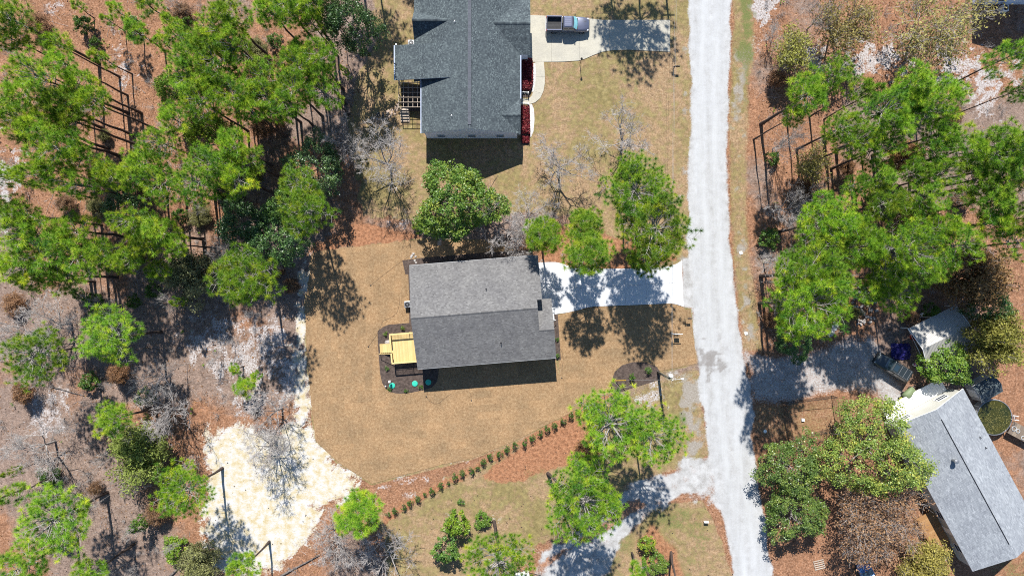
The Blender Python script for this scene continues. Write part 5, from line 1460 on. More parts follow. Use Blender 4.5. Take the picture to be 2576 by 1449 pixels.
UNDER = [(90, 60), (205, 60), (235, 105), (330, 60), (470, 60), (495, 85), (455, 30), (640, 130), (690, 100), (625, 190), (700, 160), (655, 320), (700, 300), (640, 440), (560, 480), (330, 500), (240, 520), (160, 510), (190, 740), (230, 760), (330, 760), (380, 730), (450, 540), (500, 540), (30, 760), (60, 990), (220, 960), (300, 940), (360, 1000), (240, 1230), (390, 1290), (430, 1180), (120, 1200), (700, 680), (730, 720), (560, 330), (260, 340), (360, 480),
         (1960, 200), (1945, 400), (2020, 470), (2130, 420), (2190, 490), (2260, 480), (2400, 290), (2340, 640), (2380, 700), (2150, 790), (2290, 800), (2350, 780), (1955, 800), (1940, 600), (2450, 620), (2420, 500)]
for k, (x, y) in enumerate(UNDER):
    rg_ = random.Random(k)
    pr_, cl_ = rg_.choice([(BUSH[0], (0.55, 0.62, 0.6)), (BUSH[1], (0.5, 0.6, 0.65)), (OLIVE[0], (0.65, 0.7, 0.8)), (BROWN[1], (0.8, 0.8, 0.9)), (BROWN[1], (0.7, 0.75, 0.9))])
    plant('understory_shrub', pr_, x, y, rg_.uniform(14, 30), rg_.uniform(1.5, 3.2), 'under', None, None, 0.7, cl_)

# young shrubs planted in a row along the straw strip
ROW = [T(1, 2, *p) for p in [(998, 985), (1048, 958), (1115, 932), (1162, 902), (1219, 870), (1278, 838), (1327, 812), (1396, 766), (1450, 750), (1502, 704), (1555, 676), (1627, 660), (1677, 640), (1715, 588), (1772, 552), (1837, 530), (1894, 494)]] + [T(2, 2, *p) for p in [(25, 468), (93, 445), (150, 408), (212, 372), (266, 342), (324, 318), (387, 280), (446, 240), (500, 208)]]
ORD = ['first', 'second', 'third', 'fourth', 'fifth', 'sixth', 'seventh', 'eighth', 'ninth', 'tenth', 'eleventh', 'twelfth', 'thirteenth', 'fourteenth', 'fifteenth', 'sixteenth', 'seventeenth', 'eighteenth', 'nineteenth', 'twentieth', 'twenty-first', 'twenty-second', 'twenty-third', 'twenty-fourth', 'twenty-fifth', 'twenty-sixth']
for k, (x, y) in enumerate(ROW):
    small = k in (0, 5, 8, 12)
    e = plant('young_shrub', SHRUB[k % 3], x, y, 5.0 if small else 7.3, 0.6 if small else 1.1, 'row', ORD[k] + ' dark green shrub from the lower left of the long planted row', None, 0.6, (0.62, 0.75, 0.9))
    e['group'] = 'young shrubs in a row along the straw strip'
for (x, y, words) in ((T(1, 2, 1552, 885)[0], T(1, 2, 1552, 885)[1], 'lone dark shrub on the grass below the planted row'), (T(2, 1, 910, 1395)[0], T(2, 1, 910, 1395)[1], 'left young shrub in the oval mulch bed'), (T(2, 1, 1030, 1350)[0], T(2, 1, 1030, 1350)[1], 'right young shrub in the oval mulch bed'), (T(2, 2, 790, 70)[0], T(2, 2, 790, 70)[1], 'small shrub just below the oval mulch bed'), (T(1, 1, 1108, 1030)[0], T(1, 1, 1108, 1030)[1], 'grassy tan plant above the deck near the wall'), (T(1, 1, 975, 1068)[0], T(1, 1, 975, 1068)[1], 'grassy tan plant above the deck, far from the wall'), (T(1, 1, 985, 1335)[0], T(1, 1, 985, 1335)[1], 'tiny green plant left of the deck shadow'), (T(1, 2, 1010, 40)[0], T(1, 2, 1010, 40)[1], 'tiny green plant below the left septic lid'), (T(1, 2, 1137, 52)[0], T(1, 2, 1137, 52)[1], 'green plant at the bottom rim of the deck bed'), (T(1, 2, 1245, 25)[0], T(1, 2, 1245, 25)[1], 'small green plant right of the middle septic lid'), (1400, 855, 'small plant by the front wall of the new house, upper'), (1402, 895, 'small plant by the front wall of the new house, lower')):
    plant('young_shrub', SHRUB[int(x) % 3], x, y, 8.0 if 'lone' in words or 'young' in words else 5.5, 1.0 if 'young' in words else 0.5, 'row', words, None, 0.6, (1.2, 1.0, 0.8) if 'tan' in words else (0.85, 0.95, 0.9))

# red-leaved hedges by the green-roofed house
def hedge(poly, h, words, seed):
    rg = np.random.RandomState(seed)
    W = W2(poly); xs = [p[0] for p in W]; ys = [p[1] for p in W]
    N = int((max(xs) - min(xs)) * (max(ys) - min(ys)) * 420)
    X = rg.uniform(min(xs), max(xs), N); Y = rg.uniform(min(ys), max(ys), N)
    d = sdf(W, X, Y); ok = d > 0; X, Y, d = X[ok], Y[ok], d[ok]
    Z = (0.15 + rg.rand(len(X)) ** 0.35 * (h - 0.15)) * np.clip(0.6 + d * 1.6, 0, 1) + fbm(X, Y, 0.5, seed, 2) * 0.35
    Z = np.maximum(Z, 0.08)
    c = Vector((sum(xs) / len(xs), sum(ys) / len(ys), 0))
    P = np.stack([X - c.x, Y - c.y, Z], 1)
    e = thing('red_hedge', words, 'hedge', c)
    o = bpy.data.objects.new('foliage', leaf_mesh('foliage', P, rg.uniform(0.07, 0.14, len(P)), rg, M['redleaf'], rg.normal(0.45, 0.25, len(P)), 0.7)); link(o, e)
    ks = rg.choice(len(P), 60)
    segs = [np.concatenate([[P[k][0] * 0.9, P[k][1] * 0.95, 0.05], P[k], [0.015, 0.006]]) for k in ks]
    o = bpy.data.objects.new('stems', segs_mesh('stems', segs, M['deadbark'], 3)); link(o, e)
hedge([SRC(*p) for p in [(1526, 172), (1560, 176), (1562, 215), (1560, 250), (1553, 268), (1527, 268)]], 0.9, 'dark red leafy hedge between the walk and the house, upper', 5)
hedge([SRC(*p) for p in [(1526, 312), (1551, 312), (1553, 395), (1527, 396)]], 0.9, 'dark red leafy hedge beside white stone edging, lower', 6)
hedge([SRC(*p) for p in [(1528, 400), (1551, 400), (1551, 420), (1529, 420)]], 0.5, 'low dark plants in shade below the lower red hedge', 8)

# ------------------------------------------------------------------ labels for the trees
def size_word(r):
    return 'very broad' if r > 80 else 'broad' if r > 58 else 'mid-sized' if r > 40 else 'slim' if r > 24 else 'tiny'
AREAS = [('the left woods, top row', 0, 330, 0, 130), ('the left woods, second row', 0, 330, 130, 260), ('the left woods, third row', 0, 330, 260, 360), ('the left woods, fourth row', 0, 260, 360, 480), ('the left woods, fifth row', 0, 300, 480, 620), ('the left woods, sixth row', 0, 290, 620, 740),
         ('the left woods, lower half', 0, 330, 740, 1120), ('the bottom left corner woods', 0, 700, 1120, 1600), ('the top woods by the left clearing', 330, 460, -99, 140), ('the top woods right of the clearing', 460, 640, -99, 170), ('the woods right of the clearing', 380, 640, 170, 310), ('the woods below the clearing', 250, 640, 310, 500), ('the woods left of the leaning pine', 290, 560, 500, 760), ('the woods beside the sand clearing', 500, 720, 640, 1120),
         ('the top woods near the green roof', 640, 900, -99, 160), ('the woods edge left of the pergola', 640, 900, 160, 300), ('the woods edge above the sod lawn', 640, 900, 300, 620), ('the front pines by the driveway', 1340, 1720, 400, 720), ('the pines by the side track', 1420, 1700, 980, 1320), ('the bottom edge, below the grass', 850, 1700, 1200, 1900), ('the top edge by the green roof', 880, 1100, -400, 0), ('the top edge above the driveway', 1500, 1700, -400, 0),
         ('the right woods, top left', 1920, 2240, 0, 260), ('the right woods, left middle', 1920, 2235, 260, 500), ('the right woods, top right', 2240, 2600, 0, 280), ('the right woods, right middle', 2235, 2390, 280, 500), ('the right woods, right edge', 2390, 2600, 280, 490), ('the big pines beside the road', 1960, 2300, 500, 800), ('the right woods above the carport', 2300, 2600, 490, 650)]
NUM = ['', 'one', 'two', 'three', 'four', 'five', 'six', 'seven', 'eight', 'nine', 'ten', 'eleven', 'twelve', 'thirteen', 'fourteen']
done = set(); bucket = {}
for t in TREES:
    if t['words']:
        tag(t['o'], t['words'], {'pine': 'tree', 'oak': 'shrub' if t['o'].name.startswith('shrub') else 'tree', 'bare': 'tree', 'row': 'shrub'}[t['kind']], t['o'].get('group'))
        continue
    ar = next((a[0] for a in AREAS if a[1] <= t['x'] < a[2] and a[3] <= t['y'] < a[4]), 'the woods edge')
    bucket.setdefault((ar, t['kind']), []).append(t)
for (ar, kd), L in bucket.items():
    L.sort(key=lambda t: t['x'])
    for k, t in enumerate(L):
        nn = NUM[len(L)] if len(L) < 15 else 'many'
        if kd == 'under':
            tag(t['o'], 'low understory shrub, %s of %s from left in %s' % (ORD[k], nn, ar), 'shrub', 'understory shrubs in the woods')
            continue
        if kd == 'sapling':
            tag(t['o'], 'thin leafless sapling, %s of %s from left in %s' % (ORD[k], nn, ar), 'sapling', 'leafless saplings in the woods')
            continue
        if len(L) == 1: lab = '%s green pine, the only one at %s' % (size_word(t['r']), ar)
        else: lab = '%s pine, %s of %s from left in %s' % (size_word(t['r']), ORD[k], NUM[len(L)] if len(L) < 15 else 'many', ar)
        tag(t['o'], lab, 'tree', 'pines with long green needles')
# ------------------------------------------------------------------ vehicles
M['paint_grey'] = mat('blue_grey_paint', (0.15, 0.16, 0.215), (0.135, 0.145, 0.2), 0.6, 0.28, 0.55, 0.5, fine=0.03, coat=0.8)
M['paint_dark'] = mat('dark_green_grey_paint', (0.035, 0.045, 0.045), (0.03, 0.038, 0.038), 0.6, 0.3, 0.4, 0.5, fine=0.04, coat=0.7)
M['paint_blue'] = mat('blue_paint', (0.045, 0.12, 0.27), (0.04, 0.10, 0.24), 0.6, 0.28, 0.4, 0.5, fine=0.05, coat=0.8)
M['carglass'] = mat('car_glass', (0.02, 0.035, 0.045), (0.015, 0.03, 0.04), 1.0, 0.05, 0.0, 0.9, fine=0, coat=0.5)
M['windshade'] = mat('windscreen_shade', (0.25, 0.62, 0.66), (0.16, 0.46, 0.56), 2.2, 0.25, 0.2, 0.6, fine=0.1, coat=0.9)
M['tyre'] = mat('tyre_rubber', (0.02, 0.02, 0.02), (0.012, 0.012, 0.012), 3.0, 0.85)
M['rim'] = mat('alloy_rim', (0.5, 0.5, 0.51), (0.4, 0.4, 0.42), 3.0, 0.3, 0.9)
M['lampred'] = mat('tail_lamp', (0.35, 0.02, 0.02), (0.28, 0.015, 0.015), 2.0, 0.2)
M['lampclear'] = mat('head_lamp', (0.75, 0.76, 0.78), (0.65, 0.66, 0.68), 2.0, 0.12)
M['bedliner'] = mat('bed_liner', (0.06, 0.06, 0.062), (0.045, 0.045, 0.047), 3.0, 0.7, fine=0.2)

def car_loop(x, z0, z1, hw, r=0.18, tuck=0.0):
    """rounded cross-section at x: bottom half width hw, top pulled in by tuck"""
    L = []
    pts = [(-hw, z0 + 0.12), (-hw, (z0 + z1) / 2), (-hw + tuck * 0.4, z1 - r), (-hw + tuck + r * 0.6, z1 - r * 0.25), (-hw + tuck + r * 1.6, z1)]
    pts = [(-hw + 0.08, z0)] + pts
    pts += [(-y, z) for (y, z) in reversed(pts)]
    return [(x, y, z) for (y, z) in pts]

def wheel(parent, x, y, r, wd):
    s = 1 if y > 0 else -1
    w_ = MB()
    prof = [(r * 0.62, -wd / 2), (r * 0.92, -wd / 2), (r, -wd / 2 + 0.04), (r, wd / 2 - 0.04), (r * 0.92, wd / 2), (r * 0.62, wd / 2)]
    n = 20
    loops = []
    for (rr, yy) in prof:
        loops.append([(x + rr * math.cos(6.2832 * k / n), y + yy, r + rr * math.sin(6.2832 * k / n)) for k in range(n)])
    w_.loft(loops)
    e = w_.build('wheel', M['tyre'], parent, True)
    rm = MB()
    yo = y + s * (wd / 2 + 0.012)
    for k in range(6):
        a = k * math.pi / 3
        d = Vector((math.cos(a), 0, math.sin(a))); q = Vector((-math.sin(a), 0, math.cos(a)))
        c = Vector((x, yo, r))
        rm.loft([[c + q * 0.05, c - q * 0.05, c - q * 0.05 - Vector((0, s * 0.03, 0)), c + q * 0.05 - Vector((0, s * 0.03, 0))], [c + d * r * 0.6 + q * 0.07, c + d * r * 0.6 - q * 0.07, c + d * r * 0.6 - q * 0.07 - Vector((0, s * 0.03, 0)), c + d * r * 0.6 + q * 0.07 - Vector((0, s * 0.03, 0))]])
    rm.build('rim', M['rim'], e)

# pickup truck, nose to the road
tk = thing('pickup_truck', 'blue-grey pickup truck with open bed parked on the cream driveway', 'pickup truck', (7.55, 35.62, 0.075), R(-0.6))
HWt = 0.99
fr = MB().loft([car_loop(0.55, 0.42, 1.18, HWt, 0.12), car_loop(1.3, 0.42, 1.2, HWt, 0.14, 0.02), car_loop(2.0, 0.42, 1.18, HWt, 0.16, 0.05), car_loop(2.55, 0.45, 1.12, HWt - 0.05, 0.2, 0.08), car_loop(2.82, 0.5, 1.02, HWt - 0.2, 0.2, 0.08), car_loop(2.9, 0.55, 0.9, HWt - 0.34, 0.15, 0.06)])
fr.build('hood', M['paint_grey'], tk, True)
cabL = MB().loft([car_loop(-0.75, 0.42, 1.22, HWt, 0.1), car_loop(0.62, 0.42, 1.22, HWt, 0.1)])
cabL.build('cab_body', M['paint_grey'], tk)
cr = MB().loft([[(-0.74, -0.95, 1.2), (-0.74, 0.95, 1.2), (1.22, 0.93, 1.2), (1.22, -0.93, 1.2)], [(-0.7, -0.82, 1.62), (-0.7, 0.82, 1.62), (0.78, 0.82, 1.62), (0.78, -0.82, 1.62)], [(-0.62, -0.74, 1.84), (-0.62, 0.74, 1.84), (0.55, 0.73, 1.84), (0.55, -0.73, 1.84)], [(-0.5, -0.6, 1.9), (-0.5, 0.6, 1.9), (0.42, 0.58, 1.9), (0.42, -0.58, 1.9)]])
cr.build('cab_roof', M['paint_grey'], tk, False, 0.06)
for k in range(4):
    MB().box(-0.45, 0.35, -0.45 + k * 0.28, -0.39 + k * 0.28, 1.895, 1.912).build('roof_rib', M['paint_grey'], tk)
ws = MB(); n8 = 6
for k in range(n8):
    y0, y1 = -0.86 + 1.72 * k / n8, -0.86 + 1.72 * (k + 1) / n8
    bow = lambda y: 0.13 * (1 - (y / 0.86) ** 2)
    ws.poly([(1.16 + bow(y0), y0, 1.24), (1.16 + bow(y1), y1, 1.24), (0.70 + bow(y1) * 0.7, y1 * 0.87, 1.74), (0.70 + bow(y0) * 0.7, y0 * 0.87, 1.74)])
ws.build('windscreen', M['windshade'], tk, True)
for s in (-1, 1):
    for (xa, xb) in ((-0.62, 0.05), (0.1, 0.78)):
        q = MB(); pts = [(xa, s * 0.972, 1.25), (xb, s * 0.972, 1.25), (xb - 0.06, s * 0.86, 1.62), (xa + 0.03, s * 0.86, 1.62)]
        q.poly(pts if s < 0 else pts[::-1]); q.build('side_window', M['carglass'], tk)
    m_ = MB().box(0.86, 1.0, s * 1.0 if s > 0 else -1.24, 1.24 if s > 0 else -1.0, 1.2, 1.42).build('mirror', M['black'], tk, False, 0.03)
    MB().box(2.55, 2.78, s * 0.55 if s > 0 else -0.86, 0.86 if s > 0 else -0.55, 0.82, 0.985).build('headlight', M['lampclear'], tk, False, 0.03)
    MB().box(-2.94, -2.88, s * 0.8 if s > 0 else -0.97, 0.97 if s > 0 else -0.8, 0.75, 1.15).build('tail_light', M['lampred'], tk)
    for x in (1.9, -1.85): wheel(tk, x, s * 0.86, 0.39, 0.26)
    MB().box(-2.88, -0.82, s * 0.84 if s > 0 else -HWt, HWt if s > 0 else -0.84, 0.45, 1.36).build('bed_side', M['paint_grey'], tk, False, 0.035)
rw_ = MB(); rw_.poly([(-0.77, 0.8, 1.27), (-0.77, -0.8, 1.27), (-0.72, -0.74, 1.6), (-0.72, 0.74, 1.6)]); rw_.build('rear_window', M['carglass'], tk)
MB().box(-2.88, -2.8, -0.83, 0.83, 0.5, 1.34).build('tailgate', M['paint_grey'], tk, False, 0.02)
MB().box(-0.90, -0.82, -0.83, 0.83, 0.5, 1.34).build('bed_front', M['paint_grey'], tk, False, 0.02)
bf = MB(); bf.box(-2.8, -0.9, -0.84, 0.84, 0.72, 0.78)
for k in range(9): bf.box(-2.78, -0.92, -0.8 + k * 0.18, -0.73 + k * 0.18, 0.782, 0.8)
bf.build('bed_floor', M['bedliner'], tk)
MB().box(-3.02, -2.9, -0.95, 0.95, 0.48, 0.66).build('rear_bumper', M['galv'], tk, False, 0.03)
MB().box(2.84, 2.97, -0.78, 0.78, 0.42, 0.62).build('front_bumper', M['black'], tk, False, 0.04)
for y in (-0.33, 0.33): MB().tube((1.35, y * 1.1, 1.2), (2.5, y * 0.8, 1.135), 0.012, n=5).build('hood_crease', M['black'], tk)
MB().box(1.22, 1.36, -0.8, 0.8, 1.185, 1.215).build('wiper_cowl', M['black'], tk, False, 0.02)

def suv(name, label, loc, rz, paint, L=5.2, hw=0.98, rack=True, htop=1.85):
    e = thing(name, label, 'car', loc, rz)
    h = L / 2
    MB().loft([car_loop(-h, 0.5, 1.05, hw - 0.12, 0.12), car_loop(-h + 0.15, 0.42, 1.18, hw, 0.12, 0.03), car_loop(0.4, 0.4, 1.16, hw, 0.12, 0.03), car_loop(1.1, 0.4, 1.14, hw, 0.15, 0.05), car_loop(h - 0.5, 0.42, 1.06, hw - 0.03, 0.18, 0.08), car_loop(h - 0.15, 0.45, 0.98, hw - 0.13, 0.18, 0.08), car_loop(h, 0.5, 0.85, hw - 0.3, 0.12, 0.06)]).build('body', paint, e, True)
    MB().loft([[(-h + 0.08, -hw + 0.03, 1.13), (-h + 0.08, hw - 0.03, 1.13), (1.15, hw - 0.06, 1.13), (1.15, -hw + 0.06, 1.13)], [(-h + 0.35, -hw + 0.2, htop - 0.1), (-h + 0.35, hw - 0.2, htop - 0.1), (0.55, hw - 0.2, htop - 0.1), (0.55, -hw + 0.2, htop - 0.1)], [(-h + 0.5, -hw + 0.3, htop), (-h + 0.5, hw - 0.3, htop), (0.42, hw - 0.3, htop), (0.42, -hw + 0.3, htop)]]).build('roof', paint, e, False, 0.05)
    q = MB(); q.poly([(1.18, -hw + 0.12, 1.16), (1.18, hw - 0.12, 1.16), (0.60, hw - 0.24, htop - 0.13), (0.60, -hw + 0.24, htop - 0.13)]); q.build('windscreen', M['carglass'], e)
    q = MB(); q.poly([(-h + 0.1, hw - 0.12, 1.18), (-h + 0.1, -hw + 0.12, 1.18), (-h + 0.33, -hw + 0.24, htop - 0.13), (-h + 0.33, hw - 0.24, htop - 0.13)]); q.build('rear_window', M['carglass'], e)
    for s in (-1, 1):
        for (xa, xb) in ((-h + 0.45, -1.1), (-1.0, -0.25), (-0.15, 0.7)):
            y0 = s * (hw - 0.045); y1 = s * (hw - 0.195)
            q = MB(); pts = [(xa, y0 + s * 0.012, 1.18), (xb, y0 + s * 0.012, 1.18), (xb - 0.08, y1 + s * 0.012, htop - 0.14), (xa + 0.08, y1 + s * 0.012, htop - 0.14)]
            q.poly(pts if s < 0 else pts[::-1]); q.build('side_window', M['carglass'], e)
        MB().box(0.72, 0.86, hw if s > 0 else -hw - 0.2, hw + 0.2 if s > 0 else -hw, 1.1, 1.28).build('mirror', M['black'], e, False, 0.03)
        MB().box(h - 0.28, h - 0.1, s * 0.45 if s > 0 else -0.75, 0.75 if s > 0 else -0.45, 0.8, 0.93).build('headlight', M['lampclear'], e, False, 0.02)
        MB().box(-h - 0.01, -h + 0.06, s * 0.62 if s > 0 else -0.84, 0.84 if s > 0 else -0.62, 0.75, 1.0).build('tail_light', M['lampred'], e)
        for x in (h - 0.95, -h + 0.95): wheel(e, x, s * (hw - 0.13), 0.37, 0.24)
        if rack: MB().tube((-h + 0.6, s * (hw - 0.33), htop + 0.05), (0.3, s * (hw - 0.33), htop + 0.05), 0.02, n=6).build('roof_rail', M['galv'], e)
    if rack:
        for x in (-h + 0.7, -h + 1.35, -0.55): MB().tube((x, -hw + 0.33, htop + 0.06), (x, hw - 0.33, htop + 0.06), 0.018, n=6).build('cross_bar', M['galv'], e)
        MB().box(-0.3, 0.32, -0.42, 0.42, htop + 0.001, htop + 0.012).build('sunroof', M['carglass'], e)
    MB().box(h - 0.08, h + 0.04, -hw + 0.2, hw - 0.2, 0.42, 0.6).build('front_bumper', M['black'], e, False, 0.04)
    MB().box(-h - 0.05, -h + 0.05, -hw + 0.12, hw - 0.12, 0.42, 0.62).build('rear_bumper', M['black'], e, False, 0.04)
    return e
sp = at(*SRC(2617, 1076), 1.0)
suv('parked_suv', 'dark SUV with roof rack parked beside the metal carport', (sp.x, sp.y, 0.012), R(148.2), M['paint_dark'])
bp = at(*SRC(2548, 1694), 1.0)
suv('parked_car', 'blue car under the brown tree at the bottom edge', (bp.x, bp.y, 0.005), R(116), M['paint_blue'], 4.7, 0.92, False, 1.6)

# white utility trailer at the bottom edge
tl = thing('utility_trailer', 'white utility trailer with black hitch at the bottom edge', 'trailer', (0, 0, 0), 0)
tp = at(*SRC(1556, 1690), 1.0); tl.location = (tp.x - 1.6, tp.y - 0.6, 0); tl.rotation_euler = (0, 0, R(12))
MB().box(-1.9, 1.5, -1.1, 1.1, 0.55, 1.5).build('body', M['white'], tl, False, 0.04)
MB().box(-1.95, 1.55, -1.14, 1.14, 1.5, 1.53).build('lid', M['white'], tl, False, 0.01)
hm = MB(); hm.tube((1.5, 0.7, 0.5), (3.0, 0, 0.5), 0.05, n=6); hm.tube((1.5, -0.7, 0.5), (3.0, 0, 0.5), 0.05, n=6); hm.tube((2.9, 0, 0.0), (2.9, 0, 0.8), 0.05, n=8); hm.build('hitch_frame', M['black'], tl)
for s in (-1, 1): wheel(tl, -0.3, s * 1.15, 0.33, 0.2)

# ------------------------------------------------------------------ street furniture and yard things
M['polewood'] = mat('pole_wood', (0.30, 0.29, 0.20), (0.22, 0.20, 0.14), 2.0, 0.9, bump=0.4, bscale=20)
M['yellow'] = mat('yellow_plastic', (0.65, 0.40, 0.03), (0.58, 0.34, 0.02), 2.0, 0.5)
M['cable'] = mat('overhead_cable', (0.45, 0.44, 0.42), (0.35, 0.34, 0.33), 2.0, 0.6)
def S8(x, y): return SRC(1740 + x * 0.1518, 1020 + y * 0.1518)
pb0 = at(*S8(1232, 458)); ptop = at(*S8(1515, 612), 8.0)
up = thing('utility_pole', 'wooden utility pole with lamp beside the oval mulch bed', 'utility pole', pb0)
rel = ptop - pb0
MB().tube((0, 0, 0), tuple(rel), 0.16, 0.115, 10).build('pole', M['polewood'], up, True)
cond = MB(); cond.tube((0.17, 0.05, 0), tuple(rel + Vector((0.14, 0.05, -1.0))), 0.035, n=6); cond.tube((-0.1, 0.15, 0), tuple(rel * 0.8 + Vector((-0.08, 0.12, 0))), 0.03, n=6); cond.build('conduit', M['galv'], up)
MB().lathe([(0.05, 0), (0.24, 0.02), (0.27, 0.12), (0.27, 0.62), (0.2, 0.72), (0.06, 0.74)], 16, tuple(rel * 0.88 + Vector((0.02, 0.42, -0.3)))).build('transformer', M['white'], up, True)
arm = MB(); arm.tube(tuple(rel + Vector((0, 0, -0.35))), tuple(rel + Vector((1.25, 0.12, -0.1))), 0.035, n=6); arm.build('lamp_arm', M['galv'], up)
MB().lathe([(0.03, 0.1), (0.09, 0.06), (0.12, -0.06), (0.08, -0.1)], 12, tuple(rel + Vector((1.3, 0.125, -0.1))), sx=1.8).build('lamp_head', M['white'], up, True)
MB().lathe([(0.05, 0), (0.07, 0.05), (0.05, 0.12), (0.07, 0.16), (0.03, 0.22)], 10, tuple(rel + Vector((0, 0, 0)))).build('insulator', M['white'], up)
ga = at(*S8(362, 624))
gw = thing('guy_wire', 'pole guy wire with yellow guard anchored in the mulch bed', 'guy wire', ga)
gt = ptop - ga + Vector((0, 0, -0.5))
MB().tube((0, 0, 0), tuple(gt), 0.014, n=5).build('wire', M['cable'], gw)
MB().tube(tuple(gt * 0.03), tuple(gt * 0.24), 0.05, 0.045, 8).build('guard', M['yellow'], gw)
# the next pole up the road stands past the top edge; two wires run between them
np_ = thing('utility_pole', 'utility pole past the top edge beside the driveway end', 'utility pole', at(1668, -90))
MB().tube((0, 0, 0), (0, 0, 8.0), 0.16, 0.115, 10).build('pole', M['polewood'], np_, True)
MB().box(-0.9, 0.9, -0.05, 0.05, 7.5, 7.62).build('cross_arm', M['polewood'], np_)
for k, dx in enumerate((-0.1, 0.28)):
    a = ptop + Vector((dx * 0.4, 0, -0.1 - 0.5 * k)); b = Vector((np_.location.x + dx + 0.1, np_.location.y, 7.65 - 0.6 * k))
    wmb = MB(); pts = []
    for j in range(15):
        t = j / 14; p = a.lerp(b, t); p.z -= 4 * 0.9 * t * (1 - t); pts.append(p)
    wmb.path(pts, 0.012, 4)
    tag(wmb.build('overhead_wire', M['cable']), ('upper' if k == 0 else 'lower') + ' overhead wire running along the left side of the road', 'wire')

def S7(x, y): return SRC(1930 + x * 0.17264, 880 + y * 0.17264)
M['tanwood'] = mat('tan_post', (0.55, 0.40, 0.22), (0.45, 0.32, 0.17), 3.0, 0.8, fine=0.2)
def mailbox(label, loc, post):
    e = thing('mailbox', label, 'mailbox', loc)
    MB().box(-0.05, 0.05, -0.05, 0.05, 0, 1.25).build('post', post, e)
    MB().box(-0.28, 0.62, -0.04, 0.04, 0.9, 0.98).build('arm', post, e)
    q = MB(); prof = [(-0.09, 0), (0.09, 0), (0.09, 0.12), (0.064, 0.185), (0, 0.21), (-0.064, 0.185), (-0.09, 0.12)]
    q.loft([[(0.12, y, 0.985 + z) for y, z in prof], [(0.64, y, 0.985 + z) for y, z in prof]]); q.build('box', M['black'], e)
    MB().box(0.3, 0.34, 0.092, 0.105, 1.05, 1.22).build('flag', M['lampred'], e)
    return e
mailbox('black mailbox on a tan timber post by the new driveway', at(*S7(440, 300)), M['tanwood'])
mailbox('black mailbox on a black post by the neighbour lawn', at(*T(2, 0, 1217, 522)), M['black'])
sg = thing('sign_post', 'white hanging yard sign post on the front sod lawn', 'sign', at(*S7(212, 556)))
MB().box(-0.05, 0.05, -0.05, 0.05, 0, 1.75).build('post', M['white'], sg)
MB().box(-0.15, 1.15, -0.045, 0.045, 1.55, 1.63).build('arm', M['white'], sg)
MB().box(0.25, 0.95, -0.015, 0.015, 0.75, 1.4).build('board', M['white'], sg)
for x in (0.32, 0.88): MB().tube((x, 0, 1.4), (x, 0, 1.55), 0.008, n=5).build('hook', M['darkmetal'], sg)
lp = thing('lamp_post', 'thin black lamp post on the neighbour lawn', 'lamp post', at(*T(2, 0, 513, 488)))
MB().tube((0, 0, 0), (0, 0, 2.0), 0.045, 0.035, 8).build('post', M['black'], lp)
MB().lathe([(0.04, 0), (0.11, 0.05), (0.14, 0.28), (0.16, 0.3), (0.03, 0.42)], 8, (0, 0, 2.0)).build('lantern', M['black'], lp)
MB().tube((-0.2, 0, 1.75), (0.2, 0, 1.75), 0.015, n=5).build('ladder_bar', M['black'], lp)
ys = thing('yard_sign', 'small white yard sign beside the road bend', 'sign', at(*T(2, 2, 1460, 1022)))
MB().box(-0.3, 0.3, -0.01, 0.01, 0.3, 0.75, M=Matrix.Rotation(R(20), 4, 'X')).build('board', M['white'], ys)
for x in (-0.2, 0.2): MB().tube((x, 0, 0), (x, -0.1, 0.35), 0.008, n=5).build('stake', M['galv'], ys)
for (c, r_, zx, zy, rd, words) in ((2, 1, 1728, 462, 0, 'white utility cover on the right verge near the new driveway'), (2, 1, 1767, 1068, 0, 'white utility cover on the right verge, further down the road'), (2, 2, 1912, 358, 1, 'round white utility cover on the verge above the dark trees')):
    e = thing('utility_cover', words, 'cover', at(*T(c, r_, zx, zy)), R(20))
    if rd: MB().lathe([(0.21, 0), (0.21, 0.06), (0.18, 0.09)], 14).build('lid', M['white'], e)
    else: MB().box(-0.2, 0.2, -0.2, 0.2, 0, 0.09).build('lid', M['white'], e, False, 0.02)
    MB().lathe([(0.27, 0.0), (0.25, 0.03)], 14).build('collar', M['concrete_old'], e)

def ac_unit(label, loc, rz, m):
    e = thing('air_conditioner', label, 'air conditioner', loc, rz)
    MB().box(-0.48, 0.48, -0.48, 0.48, 0, 0.08).build('pad', M['concrete_old'], e)
    MB().box(-0.41, 0.41, -0.41, 0.41, 0.08, 0.85).build('case', m, e, False, 0.03)
    MB().lathe([(0.34, 0.852), (0.34, 0.87), (0.3, 0.872)], 20).build('fan_ring', M['black'], e)
    g = MB()
    for k in range(8): g.tube((0, 0, 0.885), (0.33 * math.cos(k * 0.785), 0.33 * math.sin(k * 0.785), 0.885), 0.01, n=4)
    g.build('grille', M['galv'], e)
    MB().lathe([(0.08, 0.88), (0.08, 0.9)], 10).build('fan_hub', M['galv'], e)
pa = at(*T(1, 1, 1152, 850), 0.8)
ac_unit('grey air conditioner by the left wall of the new house', (pa.x - 0.15, pa.y, 0.05), R(4.65), M['galv'])
ac_unit('air conditioner behind the green-roofed house near the patio cover', (*at(*SRC(1204, 127), 0.8)[:2], 0.0), 0, M['galv'])
ac_unit('shaded air conditioner at the top right corner house', (*at(*SRC(2946, 24), 0.8)[:2], 0.0), 0, M['white'])

